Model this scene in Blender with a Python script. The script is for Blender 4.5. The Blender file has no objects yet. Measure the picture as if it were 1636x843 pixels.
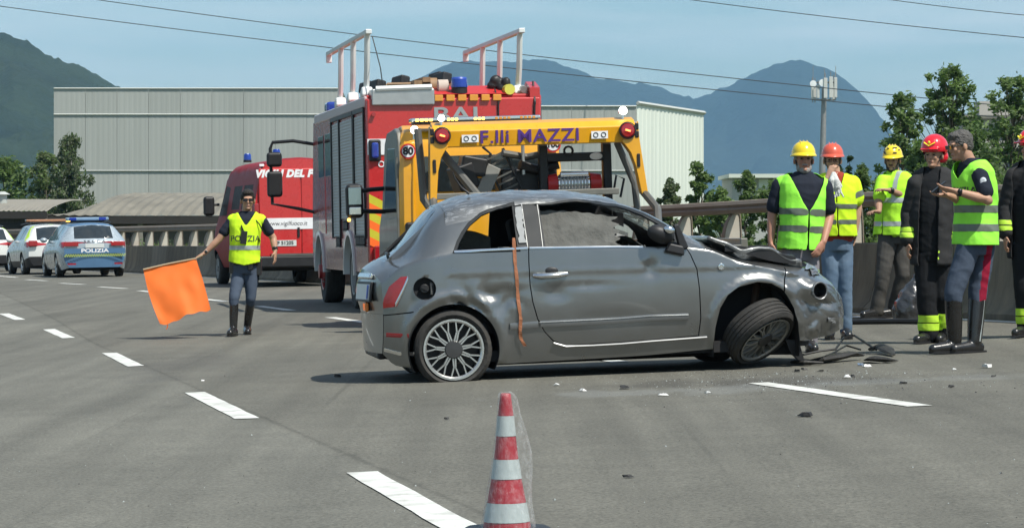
import bpy, bmesh, math, random
import numpy as np
from mathutils import Vector, Matrix, Euler, noise
from mathutils.geometry import delaunay_2d_cdt
random.seed(7)
R = math.radians
PI = math.pi
scn = bpy.context.scene
COL = scn.collection
H = 1.15                                   # camera height above the carriageway
F = 4600.0                                 # focal length in photo pixels (photo 1636 wide)
U0, V0 = 818.0, 363.0                      # vanishing point of the level view direction
# ---------------- camera ----------------
cam = bpy.data.cameras.new('camera')
cam.sensor_width = 36; cam.lens = 36 * F / 1636
cam.shift_y = -(421.5 - V0) / 1636
cam.clip_start = 0.5; cam.clip_end = 60000
camo = bpy.data.objects.new('camera', cam); COL.objects.link(camo)
camo.location = (0, 0, H); camo.rotation_euler = (R(90), 0, 0)
scn.camera = camo
# ---------------- sky and sun ----------------
SUN_AZ = Vector((0.74, -0.67)).normalized()     # horizontal direction towards the sun
SUN_EL = R(57)
world = bpy.data.worlds.new('World'); scn.world = world; world.use_nodes = True
wn = world.node_tree.nodes; wl = world.node_tree.links
wn.clear()
wo = wn.new('ShaderNodeOutputWorld'); bg = wn.new('ShaderNodeBackground')
sky = wn.new('ShaderNodeTexSky'); sky.sky_type = 'NISHITA'; sky.sun_disc = False
sky.sun_elevation = SUN_EL; sky.sun_rotation = math.atan2(SUN_AZ.x, SUN_AZ.y)
sky.air_density = 1.0; sky.dust_density = 1.2; sky.ozone_density = 2.0; sky.altitude = 300
tc = wn.new('ShaderNodeTexCoord')
mp = wn.new('ShaderNodeMapping'); mp.inputs['Scale'].default_value = (2.6, 2.6, 26.0)
mp.inputs['Rotation'].default_value = (0.0, R(4), 0.3)
nz = wn.new('ShaderNodeTexNoise'); nz.inputs['Scale'].default_value = 2.4; nz.inputs['Detail'].default_value = 7
nz.inputs['Roughness'].default_value = 0.55; nz.inputs['Distortion'].default_value = 0.3
cr = wn.new('ShaderNodeValToRGB'); cr.color_ramp.elements[0].position = 0.40; cr.color_ramp.elements[1].position = 0.72
cr.color_ramp.elements[0].color = (0, 0, 0, 1); cr.color_ramp.elements[1].color = (0.5, 0.5, 0.5, 1)
mix = wn.new('ShaderNodeMixRGB'); mix.inputs['Color2'].default_value = (7.2, 7.6, 7.6, 1)
tint = wn.new('ShaderNodeMixRGB'); tint.blend_type = 'MULTIPLY'; tint.inputs['Fac'].default_value = 1
tint.inputs['Color2'].default_value = (0.91, 1.0, 0.94, 1)
wl.new(tc.outputs['Generated'], mp.inputs['Vector']); wl.new(mp.outputs['Vector'], nz.inputs['Vector'])
wl.new(nz.outputs['Fac'], cr.inputs['Fac']); wl.new(cr.outputs['Color'], mix.inputs['Fac'])
wl.new(sky.outputs['Color'], tint.inputs['Color1']); wl.new(tint.outputs['Color'], mix.inputs['Color1'])
wl.new(mix.outputs['Color'], bg.inputs['Color']); wl.new(bg.outputs['Background'], wo.inputs['Surface'])
bg.inputs['Strength'].default_value = 0.102
sun = bpy.data.lights.new('sun', 'SUN'); sun.energy = 4.4; sun.angle = R(0.53); sun.color = (1, 0.96, 0.88)
suno = bpy.data.objects.new('sun', sun); COL.objects.link(suno)
d = Vector((SUN_AZ.x * math.cos(SUN_EL), SUN_AZ.y * math.cos(SUN_EL), math.sin(SUN_EL)))
suno.rotation_euler = d.to_track_quat('Z', 'Y').to_euler(); suno.location = (20, -20, 60)
vs = scn.view_settings; vs.view_transform = 'Standard'; vs.look = 'None'; vs.exposure = 0.4; vs.gamma = 1
scn.cycles.use_denoising = True
scn.cycles.max_bounces = 7; scn.cycles.diffuse_bounces = 3; scn.cycles.glossy_bounces = 3
scn.cycles.transmission_bounces = 5; scn.cycles.transparent_max_bounces = 10; scn.cycles.volume_bounces = 0
scn.cycles.caustics_reflective = False; scn.cycles.caustics_refractive = False

# ---------------- materials ----------------
MATS = {}
def _in(b, k, v):
    if k in b.inputs: b.inputs[k].default_value = v
def mat(name, col, rough=0.6, metal=0.0, var=0.08, scale=8.0, bump=0.0, bscale=60.0, coat=0.0, spec=0.5,
        dirt=0.0, dirtcol=(0.16, 0.13, 0.10), emit=None, estr=0.0, alpha=1.0, trans=0.0, ior=1.45, rvar=0.08, stretch=(1, 1, 1), sub=0.0, coords='Object', dscale=2.5):
    """procedural material: base colour with noise variation, dirt patches, bump"""
    if name in MATS: return MATS[name]
    m = bpy.data.materials.new(name); m.use_nodes = True
    n = m.node_tree.nodes; l = m.node_tree.links
    b = n['Principled BSDF']
    tcn = n.new('ShaderNodeTexCoord'); mpn = n.new('ShaderNodeMapping'); mpn.inputs['Scale'].default_value = stretch
    l.new(tcn.outputs[coords], mpn.inputs['Vector'])
    t = n.new('ShaderNodeTexNoise'); t.inputs['Scale'].default_value = scale; t.inputs['Detail'].default_value = 6
    l.new(mpn.outputs['Vector'], t.inputs['Vector'])
    r = n.new('ShaderNodeMapRange'); r.inputs['From Min'].default_value = 0.25; r.inputs['From Max'].default_value = 0.75
    r.inputs['To Min'].default_value = 1 - var; r.inputs['To Max'].default_value = 1 + var
    l.new(t.outputs['Fac'], r.inputs['Value'])
    mu = n.new('ShaderNodeVectorMath'); mu.operation = 'SCALE'; mu.inputs[0].default_value = col[:3]
    l.new(r.outputs['Result'], mu.inputs['Scale'])
    out = mu.outputs['Vector']
    if dirt > 0:
        t2 = n.new('ShaderNodeTexNoise'); t2.inputs['Scale'].default_value = dscale; t2.inputs['Detail'].default_value = 8; t2.inputs['Roughness'].default_value = 0.65
        l.new(mpn.outputs['Vector'], t2.inputs['Vector'])
        rr = n.new('ShaderNodeMapRange'); rr.inputs['From Min'].default_value = 0.42; rr.inputs['From Max'].default_value = 0.7
        rr.inputs['To Max'].default_value = dirt; l.new(t2.outputs['Fac'], rr.inputs['Value'])
        mx = n.new('ShaderNodeMixRGB'); mx.inputs['Color2'].default_value = (*dirtcol, 1)
        l.new(rr.outputs['Result'], mx.inputs['Fac']); l.new(out, mx.inputs['Color1']); out = mx.outputs['Color']
    l.new(out, b.inputs['Base Color'])
    b.inputs['Metallic'].default_value = metal
    rn = n.new('ShaderNodeMapRange'); rn.inputs['To Min'].default_value = max(0, rough - rvar); rn.inputs['To Max'].default_value = min(1, rough + rvar)
    l.new(t.outputs['Fac'], rn.inputs['Value']); l.new(rn.outputs['Result'], b.inputs['Roughness'])
    _in(b, 'Specular IOR Level', spec); _in(b, 'Coat Weight', coat); _in(b, 'Coat Roughness', 0.06)
    _in(b, 'Transmission Weight', trans); _in(b, 'IOR', ior); _in(b, 'Alpha', alpha)
    if sub: _in(b, 'Subsurface Weight', sub); _in(b, 'Subsurface Scale', 0.02)
    if emit: _in(b, 'Emission Color', (*emit, 1)); _in(b, 'Emission Strength', estr)
    if bump > 0:
        t3 = n.new('ShaderNodeTexNoise'); t3.inputs['Scale'].default_value = bscale; t3.inputs['Detail'].default_value = 4
        l.new(mpn.outputs['Vector'], t3.inputs['Vector'])
        bp = n.new('ShaderNodeBump'); bp.inputs['Strength'].default_value = bump; bp.inputs['Distance'].default_value = 0.02
        l.new(t3.outputs['Fac'], bp.inputs['Height']); l.new(bp.outputs['Normal'], b.inputs['Normal'])
    MATS[name] = m
    return m

# ---------------- mesh building ----------------
class MB:
    def __init__(s): s.v = []; s.f = []; s.mi = []; s.cur = 0
    def add(s, vs, fs, M=None):
        o = len(s.v)
        s.v += [tuple(M @ Vector(p)) if M is not None else tuple(p) for p in vs]
        s.f += [tuple(i + o for i in f) for f in fs]; s.mi += [s.cur] * len(fs); return s
    def box(s, c, sz, rot=None, taper=1.0):
        hx, hy, hz = sz[0] / 2, sz[1] / 2, sz[2] / 2
        vs = [(x * hx * (taper if z > 0 else 1), y * hy * (taper if z > 0 else 1), z * hz) for z in (-1, 1) for y in (-1, 1) for x in (-1, 1)]
        M = Matrix.Translation(c)
        if rot is not None: M = M @ Euler(rot).to_matrix().to_4x4()
        return s.add(vs, [(0, 2, 3, 1), (4, 5, 7, 6), (0, 1, 5, 4), (2, 6, 7, 3), (0, 4, 6, 2), (1, 3, 7, 5)], M)
    def tube(s, pts, r, n=8, cap=True, ry=None):
        pts = [Vector(p) for p in pts]; rs = r if isinstance(r, (list, tuple)) else [r] * len(pts)
        o = len(s.v); up = None
        for i, p in enumerate(pts):
            a = pts[max(0, i - 1)]; b = pts[min(len(pts) - 1, i + 1)]; t = (b - a)
            if t.length < 1e-9: t = Vector((0, 0, 1))
            t.normalize()
            if up is None:
                up = Vector((0, 0, 1)) if abs(t.z) < 0.9 else Vector((0, 1, 0))
            x = t.cross(up)
            if x.length < 1e-4: x = t.orthogonal()
            x.normalize(); y = x.cross(t).normalized(); up = y
            q = rs[i]; qy = q * (ry if ry else 1)
            for k in range(n):
                an = 2 * PI * k / n
                s.v.append(tuple(p + x * math.cos(an) * q + y * math.sin(an) * qy))
        for i in range(len(pts) - 1):
            for k in range(n):
                k2 = (k + 1) % n
                s.f.append((o + i * n + k, o + i * n + k2, o + (i + 1) * n + k2, o + (i + 1) * n + k)); s.mi.append(s.cur)
        if cap:
            s.f.append(tuple(o + k for k in reversed(range(n)))); s.mi.append(s.cur)
            s.f.append(tuple(o + (len(pts) - 1) * n + k for k in range(n))); s.mi.append(s.cur)
        return s
    def cyl(s, p0, p1, r0, r1=None, n=16): return s.tube([p0, p1], [r0, r0 if r1 is None else r1], n)
    def loft(s, rings, close=True, cap=True):
        o = len(s.v); n = len(rings[0])
        for rg in rings: s.v += [tuple(p) for p in rg]
        for i in range(len(rings) - 1):
            for k in range(n if close else n - 1):
                k2 = (k + 1) % n
                s.f.append((o + i * n + k, o + i * n + k2, o + (i + 1) * n + k2, o + (i + 1) * n + k)); s.mi.append(s.cur)
        if cap:
            s.f.append(tuple(o + k for k in reversed(range(n)))); s.mi.append(s.cur)
            s.f.append(tuple(o + (len(rings) - 1) * n + k for k in range(n))); s.mi.append(s.cur)
        return s
    def lathe(s, prof, n=24, M=None, axis='z'):
        """prof: (r, h) pairs; revolves about local z"""
        vs = []; fs = []
        for (r, h) in prof:
            for k in range(n):
                a = 2 * PI * k / n; vs.append((r * math.cos(a), r * math.sin(a), h))
        for i in range(len(prof) - 1):
            for k in range(n):
                k2 = (k + 1) % n; fs.append((i * n + k, i * n + k2, (i + 1) * n + k2, (i + 1) * n + k))
        if axis == 'y': M = (M or Matrix()) @ Matrix.Rotation(R(90), 4, 'X')
        if axis == 'x': M = (M or Matrix()) @ Matrix.Rotation(R(90), 4, 'Y')
        return s.add(vs, fs, M)
    def prism(s, poly, a, b, plane='xz', M=None):
        """extrude 2D polygon between a and b along the missing axis"""
        def P(p, t):
            return {'xz': (p[0], t, p[1]), 'xy': (p[0], p[1], t), 'yz': (t, p[0], p[1])}[plane]
        n = len(poly); vs = [P(p, a) for p in poly] + [P(p, b) for p in poly]
        fs = [tuple(range(n)), tuple(range(2 * n - 1, n - 1, -1))] + [(i, i + n, (i + 1) % n + n, (i + 1) % n) for i in range(n)]
        return s.add(vs, fs, M)
    def ellipsoid(s, c, r, n=12, m=8, rot=None):
        M = Matrix.Translation(c)
        if rot is not None: M = M @ Euler(rot).to_matrix().to_4x4()
        vs = [(0, 0, -r[2])]; fs = []
        for i in range(1, m):
            ph = -PI / 2 + PI * i / m
            for k in range(n):
                th = 2 * PI * k / n; vs.append((r[0] * math.cos(ph) * math.cos(th), r[1] * math.cos(ph) * math.sin(th), r[2] * math.sin(ph)))
        vs.append((0, 0, r[2])); top = len(vs) - 1
        for k in range(n):
            k2 = (k + 1) % n; fs.append((0, 1 + k2, 1 + k)); fs.append((top, top - n + k, top - n + k2))
            for i in range(m - 2): fs.append((1 + i * n + k, 1 + i * n + k2, 1 + (i + 1) * n + k2, 1 + (i + 1) * n + k))
        return s.add(vs, fs, M)
    def mesh(s, name):
        me = bpy.data.meshes.new(name); me.from_pydata(s.v, [], s.f)
        me.polygons.foreach_set('material_index', s.mi); me.update()
        bm = bmesh.new(); bm.from_mesh(me); bmesh.ops.recalc_face_normals(bm, faces=bm.faces); bm.to_mesh(me); bm.free()
        return me
    def build(s, name, mats, parent=None, smooth=40, bevel=0.0, seg=2, loc=None, rot=None):
        me = s.mesh(name); ms = mats if isinstance(mats, (list, tuple)) else [mats]
        for m in ms: me.materials.append(m)
        return link(name, me, parent, smooth, bevel, seg, loc, rot)
def link(name, me, parent=None, smooth=40, bevel=0.0, seg=2, loc=None, rot=None):
    o = bpy.data.objects.new(name, me); COL.objects.link(o)
    if parent is not None: o.parent = parent
    if loc is not None: o.location = loc
    if rot is not None: o.rotation_euler = rot
    if smooth is not None and len(me.polygons):
        me.polygons.foreach_set('use_smooth', [True] * len(me.polygons))
        if smooth < 180: me.set_sharp_from_angle(angle=R(smooth))
    if bevel > 0:
        b = o.modifiers.new('bevel', 'BEVEL'); b.width = bevel; b.segments = seg; b.limit_method = 'ANGLE'; b.angle_limit = R(35)
        b.harden_normals = True
    return o
def thing(name, label, cat, loc=(0, 0, 0), rz=0, group=None, rot=None):
    o = bpy.data.objects.new(name, None); COL.objects.link(o); o.empty_display_size = 0.2
    o.location = loc; o.rotation_euler = rot if rot else (0, 0, rz)
    o['label'] = label; o['category'] = cat
    if group: o['group'] = group
    return o
def tag(o, label=None, cat=None, group=None, kind=None):
    if label: o['label'] = label
    if cat: o['category'] = cat
    if group: o['group'] = group
    if kind: o['kind'] = kind
    return o
def copy_tree(o, parent=None):
    c = o.copy(); COL.objects.link(c); c.parent = parent
    for ch in o.children: copy_tree(ch, c)
    return c
def text(s, size, name, m, parent=None, M=None, depth=0.004, bold=0.0, shear=0.0, sx=1.0, align='CENTER', space=1.0):
    cu = bpy.data.curves.new(name, 'FONT'); cu.body = s; cu.size = size; cu.extrude = depth; cu.offset = bold
    cu.align_x = align; cu.align_y = 'CENTER'; cu.shear = shear; cu.space_character = space
    tmp = bpy.data.objects.new('tmp', cu); COL.objects.link(tmp)
    dg = bpy.context.evaluated_depsgraph_get(); me = bpy.data.meshes.new_from_object(tmp.evaluated_get(dg))
    bpy.data.objects.remove(tmp); me.name = name
    me.transform((M or Matrix()) @ Matrix.Scale(sx, 4, (1, 0, 0)))
    me.materials.clear(); me.materials.append(m)
    return link(name, me, parent, None)
# text lies in local xy, faces +z: FACE_REAR turns it to face -Y (towards the camera), reading along +X
FACE_REAR = Matrix.Rotation(R(90), 4, 'X')
# face -X (rear of a vehicle whose nose points to +X), reading along -Y
FACE_NX = Matrix.Rotation(R(-90), 4, 'Z') @ Matrix.Rotation(R(90), 4, 'X')
# ---------------- helpers for curves / interpolation ----------------
def interp(x, xs, ys):
    """monotone-ish cubic interpolation"""
    n = len(xs)
    if x <= xs[0]: return ys[0] + (x - xs[0]) * 0
    if x >= xs[-1]: return ys[-1]
    i = 0
    while x > xs[i + 1]: i += 1
    h = xs[i + 1] - xs[i]; d = (ys[i + 1] - ys[i]) / h
    def sl(j):
        if j == 0: return (ys[1] - ys[0]) / (xs[1] - xs[0])
        if j == n - 1: return (ys[-1] - ys[-2]) / (xs[-1] - xs[-2])
        a = (ys[j] - ys[j - 1]) / (xs[j] - xs[j - 1]); b = (ys[j + 1] - ys[j]) / (xs[j + 1] - xs[j])
        return 0 if a * b <= 0 else 2 * a * b / (a + b)
    m0, m1 = sl(i), sl(i + 1); t = (x - xs[i]) / h
    return (2*t**3 - 3*t**2 + 1) * ys[i] + (t**3 - 2*t**2 + t) * h * m0 + (-2*t**3 + 3*t**2) * ys[i + 1] + (t**3 - t**2) * h * m1
WY = [-30, 14, 21.5, 29.3, 32.6, 37, 46, 59, 66.5, 82, 95, 120, 155, 200, 300]
WX = [19.8, 8.9, 7.0, 5.0, 4.05, 2.8, 0.55, -2.7, -5.1, -10.1, -14.8, -25, -43, -70, -140]
def wallx(y): return interp(y, WY, WX) if -30 < y < 300 else (WX[0] if y < 0 else WX[-1] - (y - 300) * 0.7)
def kbank(y):
    return interp(y, [-50, 32, 34.5, 40, 50, 400], [0.034, 0.034, 0.030, 0.019, 0.016, 0.016])
def ground(x, y):
    z = kbank(y) * max(x, -45 - y * 0.3)
    d = wallx(y) - x
    if y < 60: z += 0.06 * max(0.0, min(1.0, (1.9 - d) / 1.2)) * max(0, min(1, (60 - y) / 20))
    return z
def hit(u, v):
    """point of the carriageway that the photo shows at pixel (u, v)"""
    lo, hi = 8.0, 400.0
    for _ in range(60):
        y = (lo + hi) / 2; x = (u - U0) * y / F
        if V0 + (H - ground(x, y)) * F / y > v: lo = y
        else: hi = y
    x = (u - U0) * y / F
    return Vector((x, y, ground(x, y)))
def at(u, v, y): return Vector(((u - U0) * y / F, y, H + (V0 - v) * y / F))
# =============================== SETTING ===============================
def asphalt():
    m = bpy.data.materials.new('asphalt'); m.use_nodes = True; n = m.node_tree.nodes; l = m.node_tree.links; b = n['Principled BSDF']
    t = n.new('ShaderNodeTexCoord')
    def noise_(scale, detail=4, st=(1, 1, 1), rot=0.0, rough=0.5):
        mp = n.new('ShaderNodeMapping'); mp.inputs['Scale'].default_value = st; mp.inputs['Rotation'].default_value = (0, 0, rot)
        q = n.new('ShaderNodeTexNoise'); q.inputs['Scale'].default_value = scale; q.inputs['Detail'].default_value = detail; q.inputs['Roughness'].default_value = rough
        l.new(t.outputs['Object'], mp.inputs['Vector']); l.new(mp.outputs['Vector'], q.inputs['Vector']); return q.outputs['Fac']
    def rng(s, a, b_, c, d_):
        r = n.new('ShaderNodeMapRange'); r.inputs['From Min'].default_value = a; r.inputs['From Max'].default_value = b_
        r.inputs['To Min'].default_value = c; r.inputs['To Max'].default_value = d_; l.new(s, r.inputs['Value']); return r.outputs['Result']
    def mul(a, b_):
        r = n.new('ShaderNodeMath'); r.operation = 'MULTIPLY'
        for i, s in enumerate((a, b_)):
            if isinstance(s, float): r.inputs[i].default_value = s
            else: l.new(s, r.inputs[i])
        return r.outputs[0]
    big = rng(noise_(0.22, 5), .3, .7, .86, 1.13)
    med = rng(noise_(1.7, 6, rough=.68), .3, .7, .90, 1.10)
    ROT = -0.22
    streak = rng(noise_(1.0, 3, (3.2, .12, 1), ROT), .35, .7, 1.09, .82)
    fine = rng(noise_(55, 4, rough=.75), .33, .67, .56, 1.46)
    grit = rng(noise_(260, 2), .64, .74, 1.0, 1.5)
    dark = rng(noise_(210, 2), .26, .38, .62, 1.0)
    v = mul(mul(mul(big, med), mul(streak, fine)), mul(grit, dark))
    # thin tyre marks along the carriageway
    tm = rng(noise_(1.0, 2, (9.0, .05, 1), ROT), .66, .74, 1.0, .80)
    v = mul(v, tm)
    c1 = n.new('ShaderNodeMixRGB'); c1.inputs['Color1'].default_value = (0.126, 0.122, 0.101, 1); c1.inputs['Color2'].default_value = (0.140, 0.137, 0.115, 1)
    # resurfaced lane left of the dashed line is a little greyer and lighter
    sx = n.new('ShaderNodeSeparateXYZ'); l.new(t.outputs['Object'], sx.inputs[0])
    lane = n.new('ShaderNodeMath'); lane.operation = 'MULTIPLY_ADD'; lane.inputs[1].default_value = 0.22
    l.new(sx.outputs['Y'], lane.inputs[0]); l.new(sx.outputs['X'], lane.inputs[2])
    l.new(rng(lane.outputs[0], 2.36, 2.44, 1.0, 0.0), c1.inputs['Fac'])
    pk = n.new('ShaderNodeMath'); pk.operation = 'PINGPONG'; pk.inputs[1].default_value = 50; sb = n.new('ShaderNodeMath'); sb.operation = 'SUBTRACT'; l.new(lane.outputs[0], sb.inputs[0]); sb.inputs[1].default_value = 2.44
    ab = n.new('ShaderNodeMath'); ab.operation = 'ABSOLUTE'; l.new(sb.outputs[0], ab.inputs[0]); ad2 = n.new('ShaderNodeMath'); ad2.operation = 'ADD'; l.new(ab.outputs[0], ad2.inputs[0]); l.new(rng(noise_(7.0, 4), .3, .7, -.015, .02), ad2.inputs[1])
    v = mul(v, rng(ad2.outputs[0], .008, .028, .78, 1.0))
    mu = n.new('ShaderNodeVectorMath'); mu.operation = 'SCALE'; l.new(c1.outputs['Color'], mu.inputs[0]); l.new(v, mu.inputs['Scale'])
    # oil and coolant stains near the wreck
    def stain(cx, cy, sx_, sy_, amt, prev, col):
        mp = n.new('ShaderNodeMapping'); mp.vector_type = 'POINT'
        mp.inputs['Location'].default_value = (-cx / sx_, -cy / sy_, 0); mp.inputs['Scale'].default_value = (1 / sx_, 1 / sy_, 0)
        l.new(t.outputs['Object'], mp.inputs['Vector'])
        le = n.new('ShaderNodeVectorMath'); le.operation = 'LENGTH'; l.new(mp.outputs['Vector'], le.inputs[0])
        ad = n.new('ShaderNodeMath'); ad.operation = 'ADD'; l.new(le.outputs['Value'], ad.inputs[0]); l.new(rng(noise_(2.6, 5, (1, .4, 1)), .2, .8, -.9, .9), ad.inputs[1])
        fa = rng(ad.outputs[0], .45, 1.0, amt, 0.0)
        mx = n.new('ShaderNodeMixRGB'); l.new(fa, mx.inputs['Fac']); l.new(prev, mx.inputs['Color1']); mx.inputs['Color2'].default_value = (*col, 1); return mx.outputs['Color']
    o = stain(1.9, 20.3, 1.4, .7, .45, mu.outputs['Vector'], (0.05, 0.047, 0.042))
    o = stain(1.2, 19.6, 1.3, .5, .30, o, (0.24, 0.25, 0.24))
    o = stain(2.9, 19.9, 1.0, .5, .25, o, (0.22, 0.23, 0.22))
    o = stain(-3.0, 26.0, .5, 3.0, .30, o, (0.07, 0.067, 0.062))
    l.new(o, b.inputs['Base Color'])
    b.inputs['Roughness'].default_value = 0.82; _in(b, 'Specular IOR Level', 0.35)
    bp = n.new('ShaderNodeBump'); bp.inputs['Strength'].default_value = 0.45; bp.inputs['Distance'].default_value = 0.006
    l.new(noise_(130, 3, rough=.7), bp.inputs['Height']); l.new(bp.outputs['Normal'], b.inputs['Normal'])
    return m
M_ASPH = asphalt()
# road sheet: follows the banked curve, right edge under the barrier
mb = MB(); rows = []
ys = [-30 + i * 1.5 for i in range(100)] + [120 + i * 8 for i in range(36)]
NX = 44
for y in ys:
    xr = wallx(y) + 0.35; xl = xr - 26 - max(0, y) * 0.06
    for j in range(NX + 1):
        t = j / NX; x = xr - (xr - xl) * (t ** 1.25); mb.v.append((x, y, ground(x, y)))
for i in range(len(ys) - 1):
    for j in range(NX):
        a = i * (NX + 1) + j; mb.f.append((a, a + 1, a + NX + 2, a + NX + 1)); mb.mi.append(0)
road = mb.build('road', M_ASPH, smooth=180); tag(road, kind='structure', label='grey asphalt motorway carriageway curving to the left')
# land
M_LAND = mat('land_grass', (0.075, 0.10, 0.035), 0.9, var=0.35, scale=0.06, dirt=0.5, dirtcol=(0.12, 0.12, 0.06), dscale=0.02)
mb = MB(); N = 40
xs_ = [-9000 + i * 500 for i in range(37)]; ysl = [-3000 + i * 500 for i in range(30)]
for y in ysl:
    for x in xs_: mb.v.append((x, y, -2.6))
for i in range(len(ysl) - 1):
    for j in range(len(xs_) - 1):
        a = i * len(xs_) + j; mb.f.append((a, a + 1, a + len(xs_) + 1, a + len(xs_))); mb.mi.append(0)
tag(mb.build('ground', M_LAND, smooth=180), kind='structure', label='flat grassy valley land beyond the motorway')
# embankment that carries the road
mb = MB(); pr = []
for y in ys:
    xr = wallx(y); pr.append([(xr + 0.36, y, ground(xr, y) - 0.02), (xr + 2.2, y, ground(xr, y) - 0.25), (xr + 9.5, y, -2.75)])
mb.loft(pr, close=False, cap=False)
tag(mb.build('embankment', M_LAND, smooth=180), kind='structure', label='grassy embankment falling away behind the barrier')
mb = MB(); pr = []
for y in ys:
    xl = wallx(y) + 0.35 - 26 - max(0, y) * 0.06; pr.append([(xl - 7, y, -2.75), (xl, y, ground(xl, y) - 0.02)])
mb.loft(pr, close=False, cap=False)
tag(mb.build('verge', M_LAND, smooth=180), kind='structure', label='grass verge on the left of the road')

# lane markings
M_PAINT = mat('road_paint', (0.72, 0.73, 0.68), 0.6, var=0.07, scale=14, dirt=0.8, dirtcol=(0.30, 0.29, 0.26), dscale=7, bump=0.25, bscale=150)
def strip(name, path, w, dz=0.005, grp=None, label=None):
    """paint strip of width w along a path of ground points, with slightly worn ends"""
    mb = MB(); L = len(path); rnd = random.Random(int(abs(path[0].x * 1000)) + 5)
    for i, p in enumerate(path):
        t = (path[min(i + 1, L - 1)] - path[max(i - 1, 0)]); t.z = 0; t.normalize(); nn = Vector((-t.y, t.x, 0))
        for s in (1, -1):
            q = p + nn * s * (w / 2 + rnd.uniform(-.004, .004)); 
            if i in (0, L - 1): q = q + t * rnd.uniform(-.02, .02)
            mb.v.append((q.x, q.y, ground(q.x, q.y) + dz))
    for i in range(L - 1): mb.f.append((2*i, 2*i+1, 2*i+3, 2*i+2)); mb.mi.append(0)
    o = mb.build(name, M_PAINT, smooth=None); tag(o, kind='structure', label=label)
    return o
def seg(a, b, n=10): return [a.lerp(b, i / n) for i in range(n + 1)]
# near dashed line (pixel end points of each dash in the photograph, dropped to the ground)
D1 = [((578, 755), (745, 849)), ((311, 627), (395, 669)), ((175, 564), (217, 585)), ((78, 526), (110, 540)), ((6, 501), (32, 511)), ((-48, 483), (-28, 490))]
k0 = hit(*D1[0][0]); k1 = hit(*D1[1][0]); dv = (k0 - k1)
extra = [(k0 + dv * k, k0 + dv * k + (hit(*D1[0][1]) - k0)) for k in (1, 2)]
for (a, b) in D1: strip('lane_dash', seg(hit(*a), hit(*b)), 0.15)
for (a, b) in extra: strip('lane_dash', seg(a, b), 0.15)
D2 = [((1212, 612), (1470, 649)), ((527, 507), (592, 516)), ((413, 489), (466, 496)), ((328, 478), (362, 482)), ((223, 464.5), (256, 468)),
      ((158, 458.3), (201, 461)), ((97, 452.5), (134, 454.5)), ((42, 446.8), (74, 448.6)), ((-3, 440.8), (27, 443.2))]
for (a, b) in D2: strip('lane_dash', seg(hit(*a), hit(*b)), 0.15)
e0 = hit(*D2[0][1]); ed = hit(*D2[0][1]) - hit(*D2[0][0]); ed.normalize()
strip('lane_dash', seg(e0 + ed * 4.5, e0 + ed * 7.5), 0.15)
# dashes hidden under the wreck
g0 = hit(*D2[0][0]); g1 = hit(*D2[1][1])
for t in (0.33, 0.67):
    c = g0.lerp(g1, t); dd = (g1 - g0).normalized(); strip('lane_dash', seg(c - dd * 1.5, c + dd * 1.5), 0.15)
strip('edge_line', [Vector((wallx(y) - 0.47, y, 0)) for y in [6 + i * 1.2 for i in range(110)]], 0.17, label='solid white edge line along the barrier')

# ---------------- concrete barrier with steel handrail ----------------
M_CONC = mat('barrier_concrete', (0.205, 0.172, 0.125), 0.85, var=0.22, scale=2.2, dirt=0.75, dirtcol=(0.075, 0.068, 0.055), bump=0.35, bscale=26, stretch=(1, 1, .22), dscale=3.0)
M_POST = mat('rail_post_steel', (0.50, 0.47, 0.40), 0.6, 0.0, var=0.12, scale=8, dirt=0.5, dirtcol=(0.22, 0.15, 0.10), dscale=4)
M_RAIL = mat('rail_steel', (0.23, 0.19, 0.145), 0.62, 0.0, var=0.18, scale=3, dirt=0.7, dirtcol=(0.13, 0.085, 0.055), stretch=(1, .3, 1), dscale=3, bump=.1)
def wall_frame(y):
    p = Vector((wallx(y), y, 0)); q = Vector((wallx(y + 0.5), y + 0.5, 0)); t = (q - p).normalized()
    p.z = ground(p.x - .3, y); return p, t, Vector((-t.y, t.x, 0))     # nn points to the road (left)
barrier = thing('concrete_barrier', 'dark stained concrete motorway barrier topped by a brown steel handrail', 'barrier')
M_CONCS = [M_CONC, mat('barrier_concrete_pale', (0.24, 0.205, 0.155), 0.85, var=0.2, scale=2.0, dirt=0.65, dirtcol=(0.10, 0.09, 0.07), bump=0.35, bscale=26, stretch=(1, 1, .22), dscale=2.4),
           mat('barrier_concrete_dark', (0.165, 0.138, 0.098), 0.85, var=0.25, scale=2.6, dirt=0.7, dirtcol=(0.06, 0.055, 0.045), bump=0.35, bscale=26, stretch=(1, 1, .22), dscale=3.5)]
HB = 0.79
y = 1.1; pi_ = 0; rnd = random.Random(3)
prof = [(-.30, -.1), (-.30, .06), (-.22, .14), (-.16, .34), (-.125, HB - .02), (-.11, HB), (.11, HB), (.125, HB - .02), (.16, .3), (.2, .05), (.2, -.1)]
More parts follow.
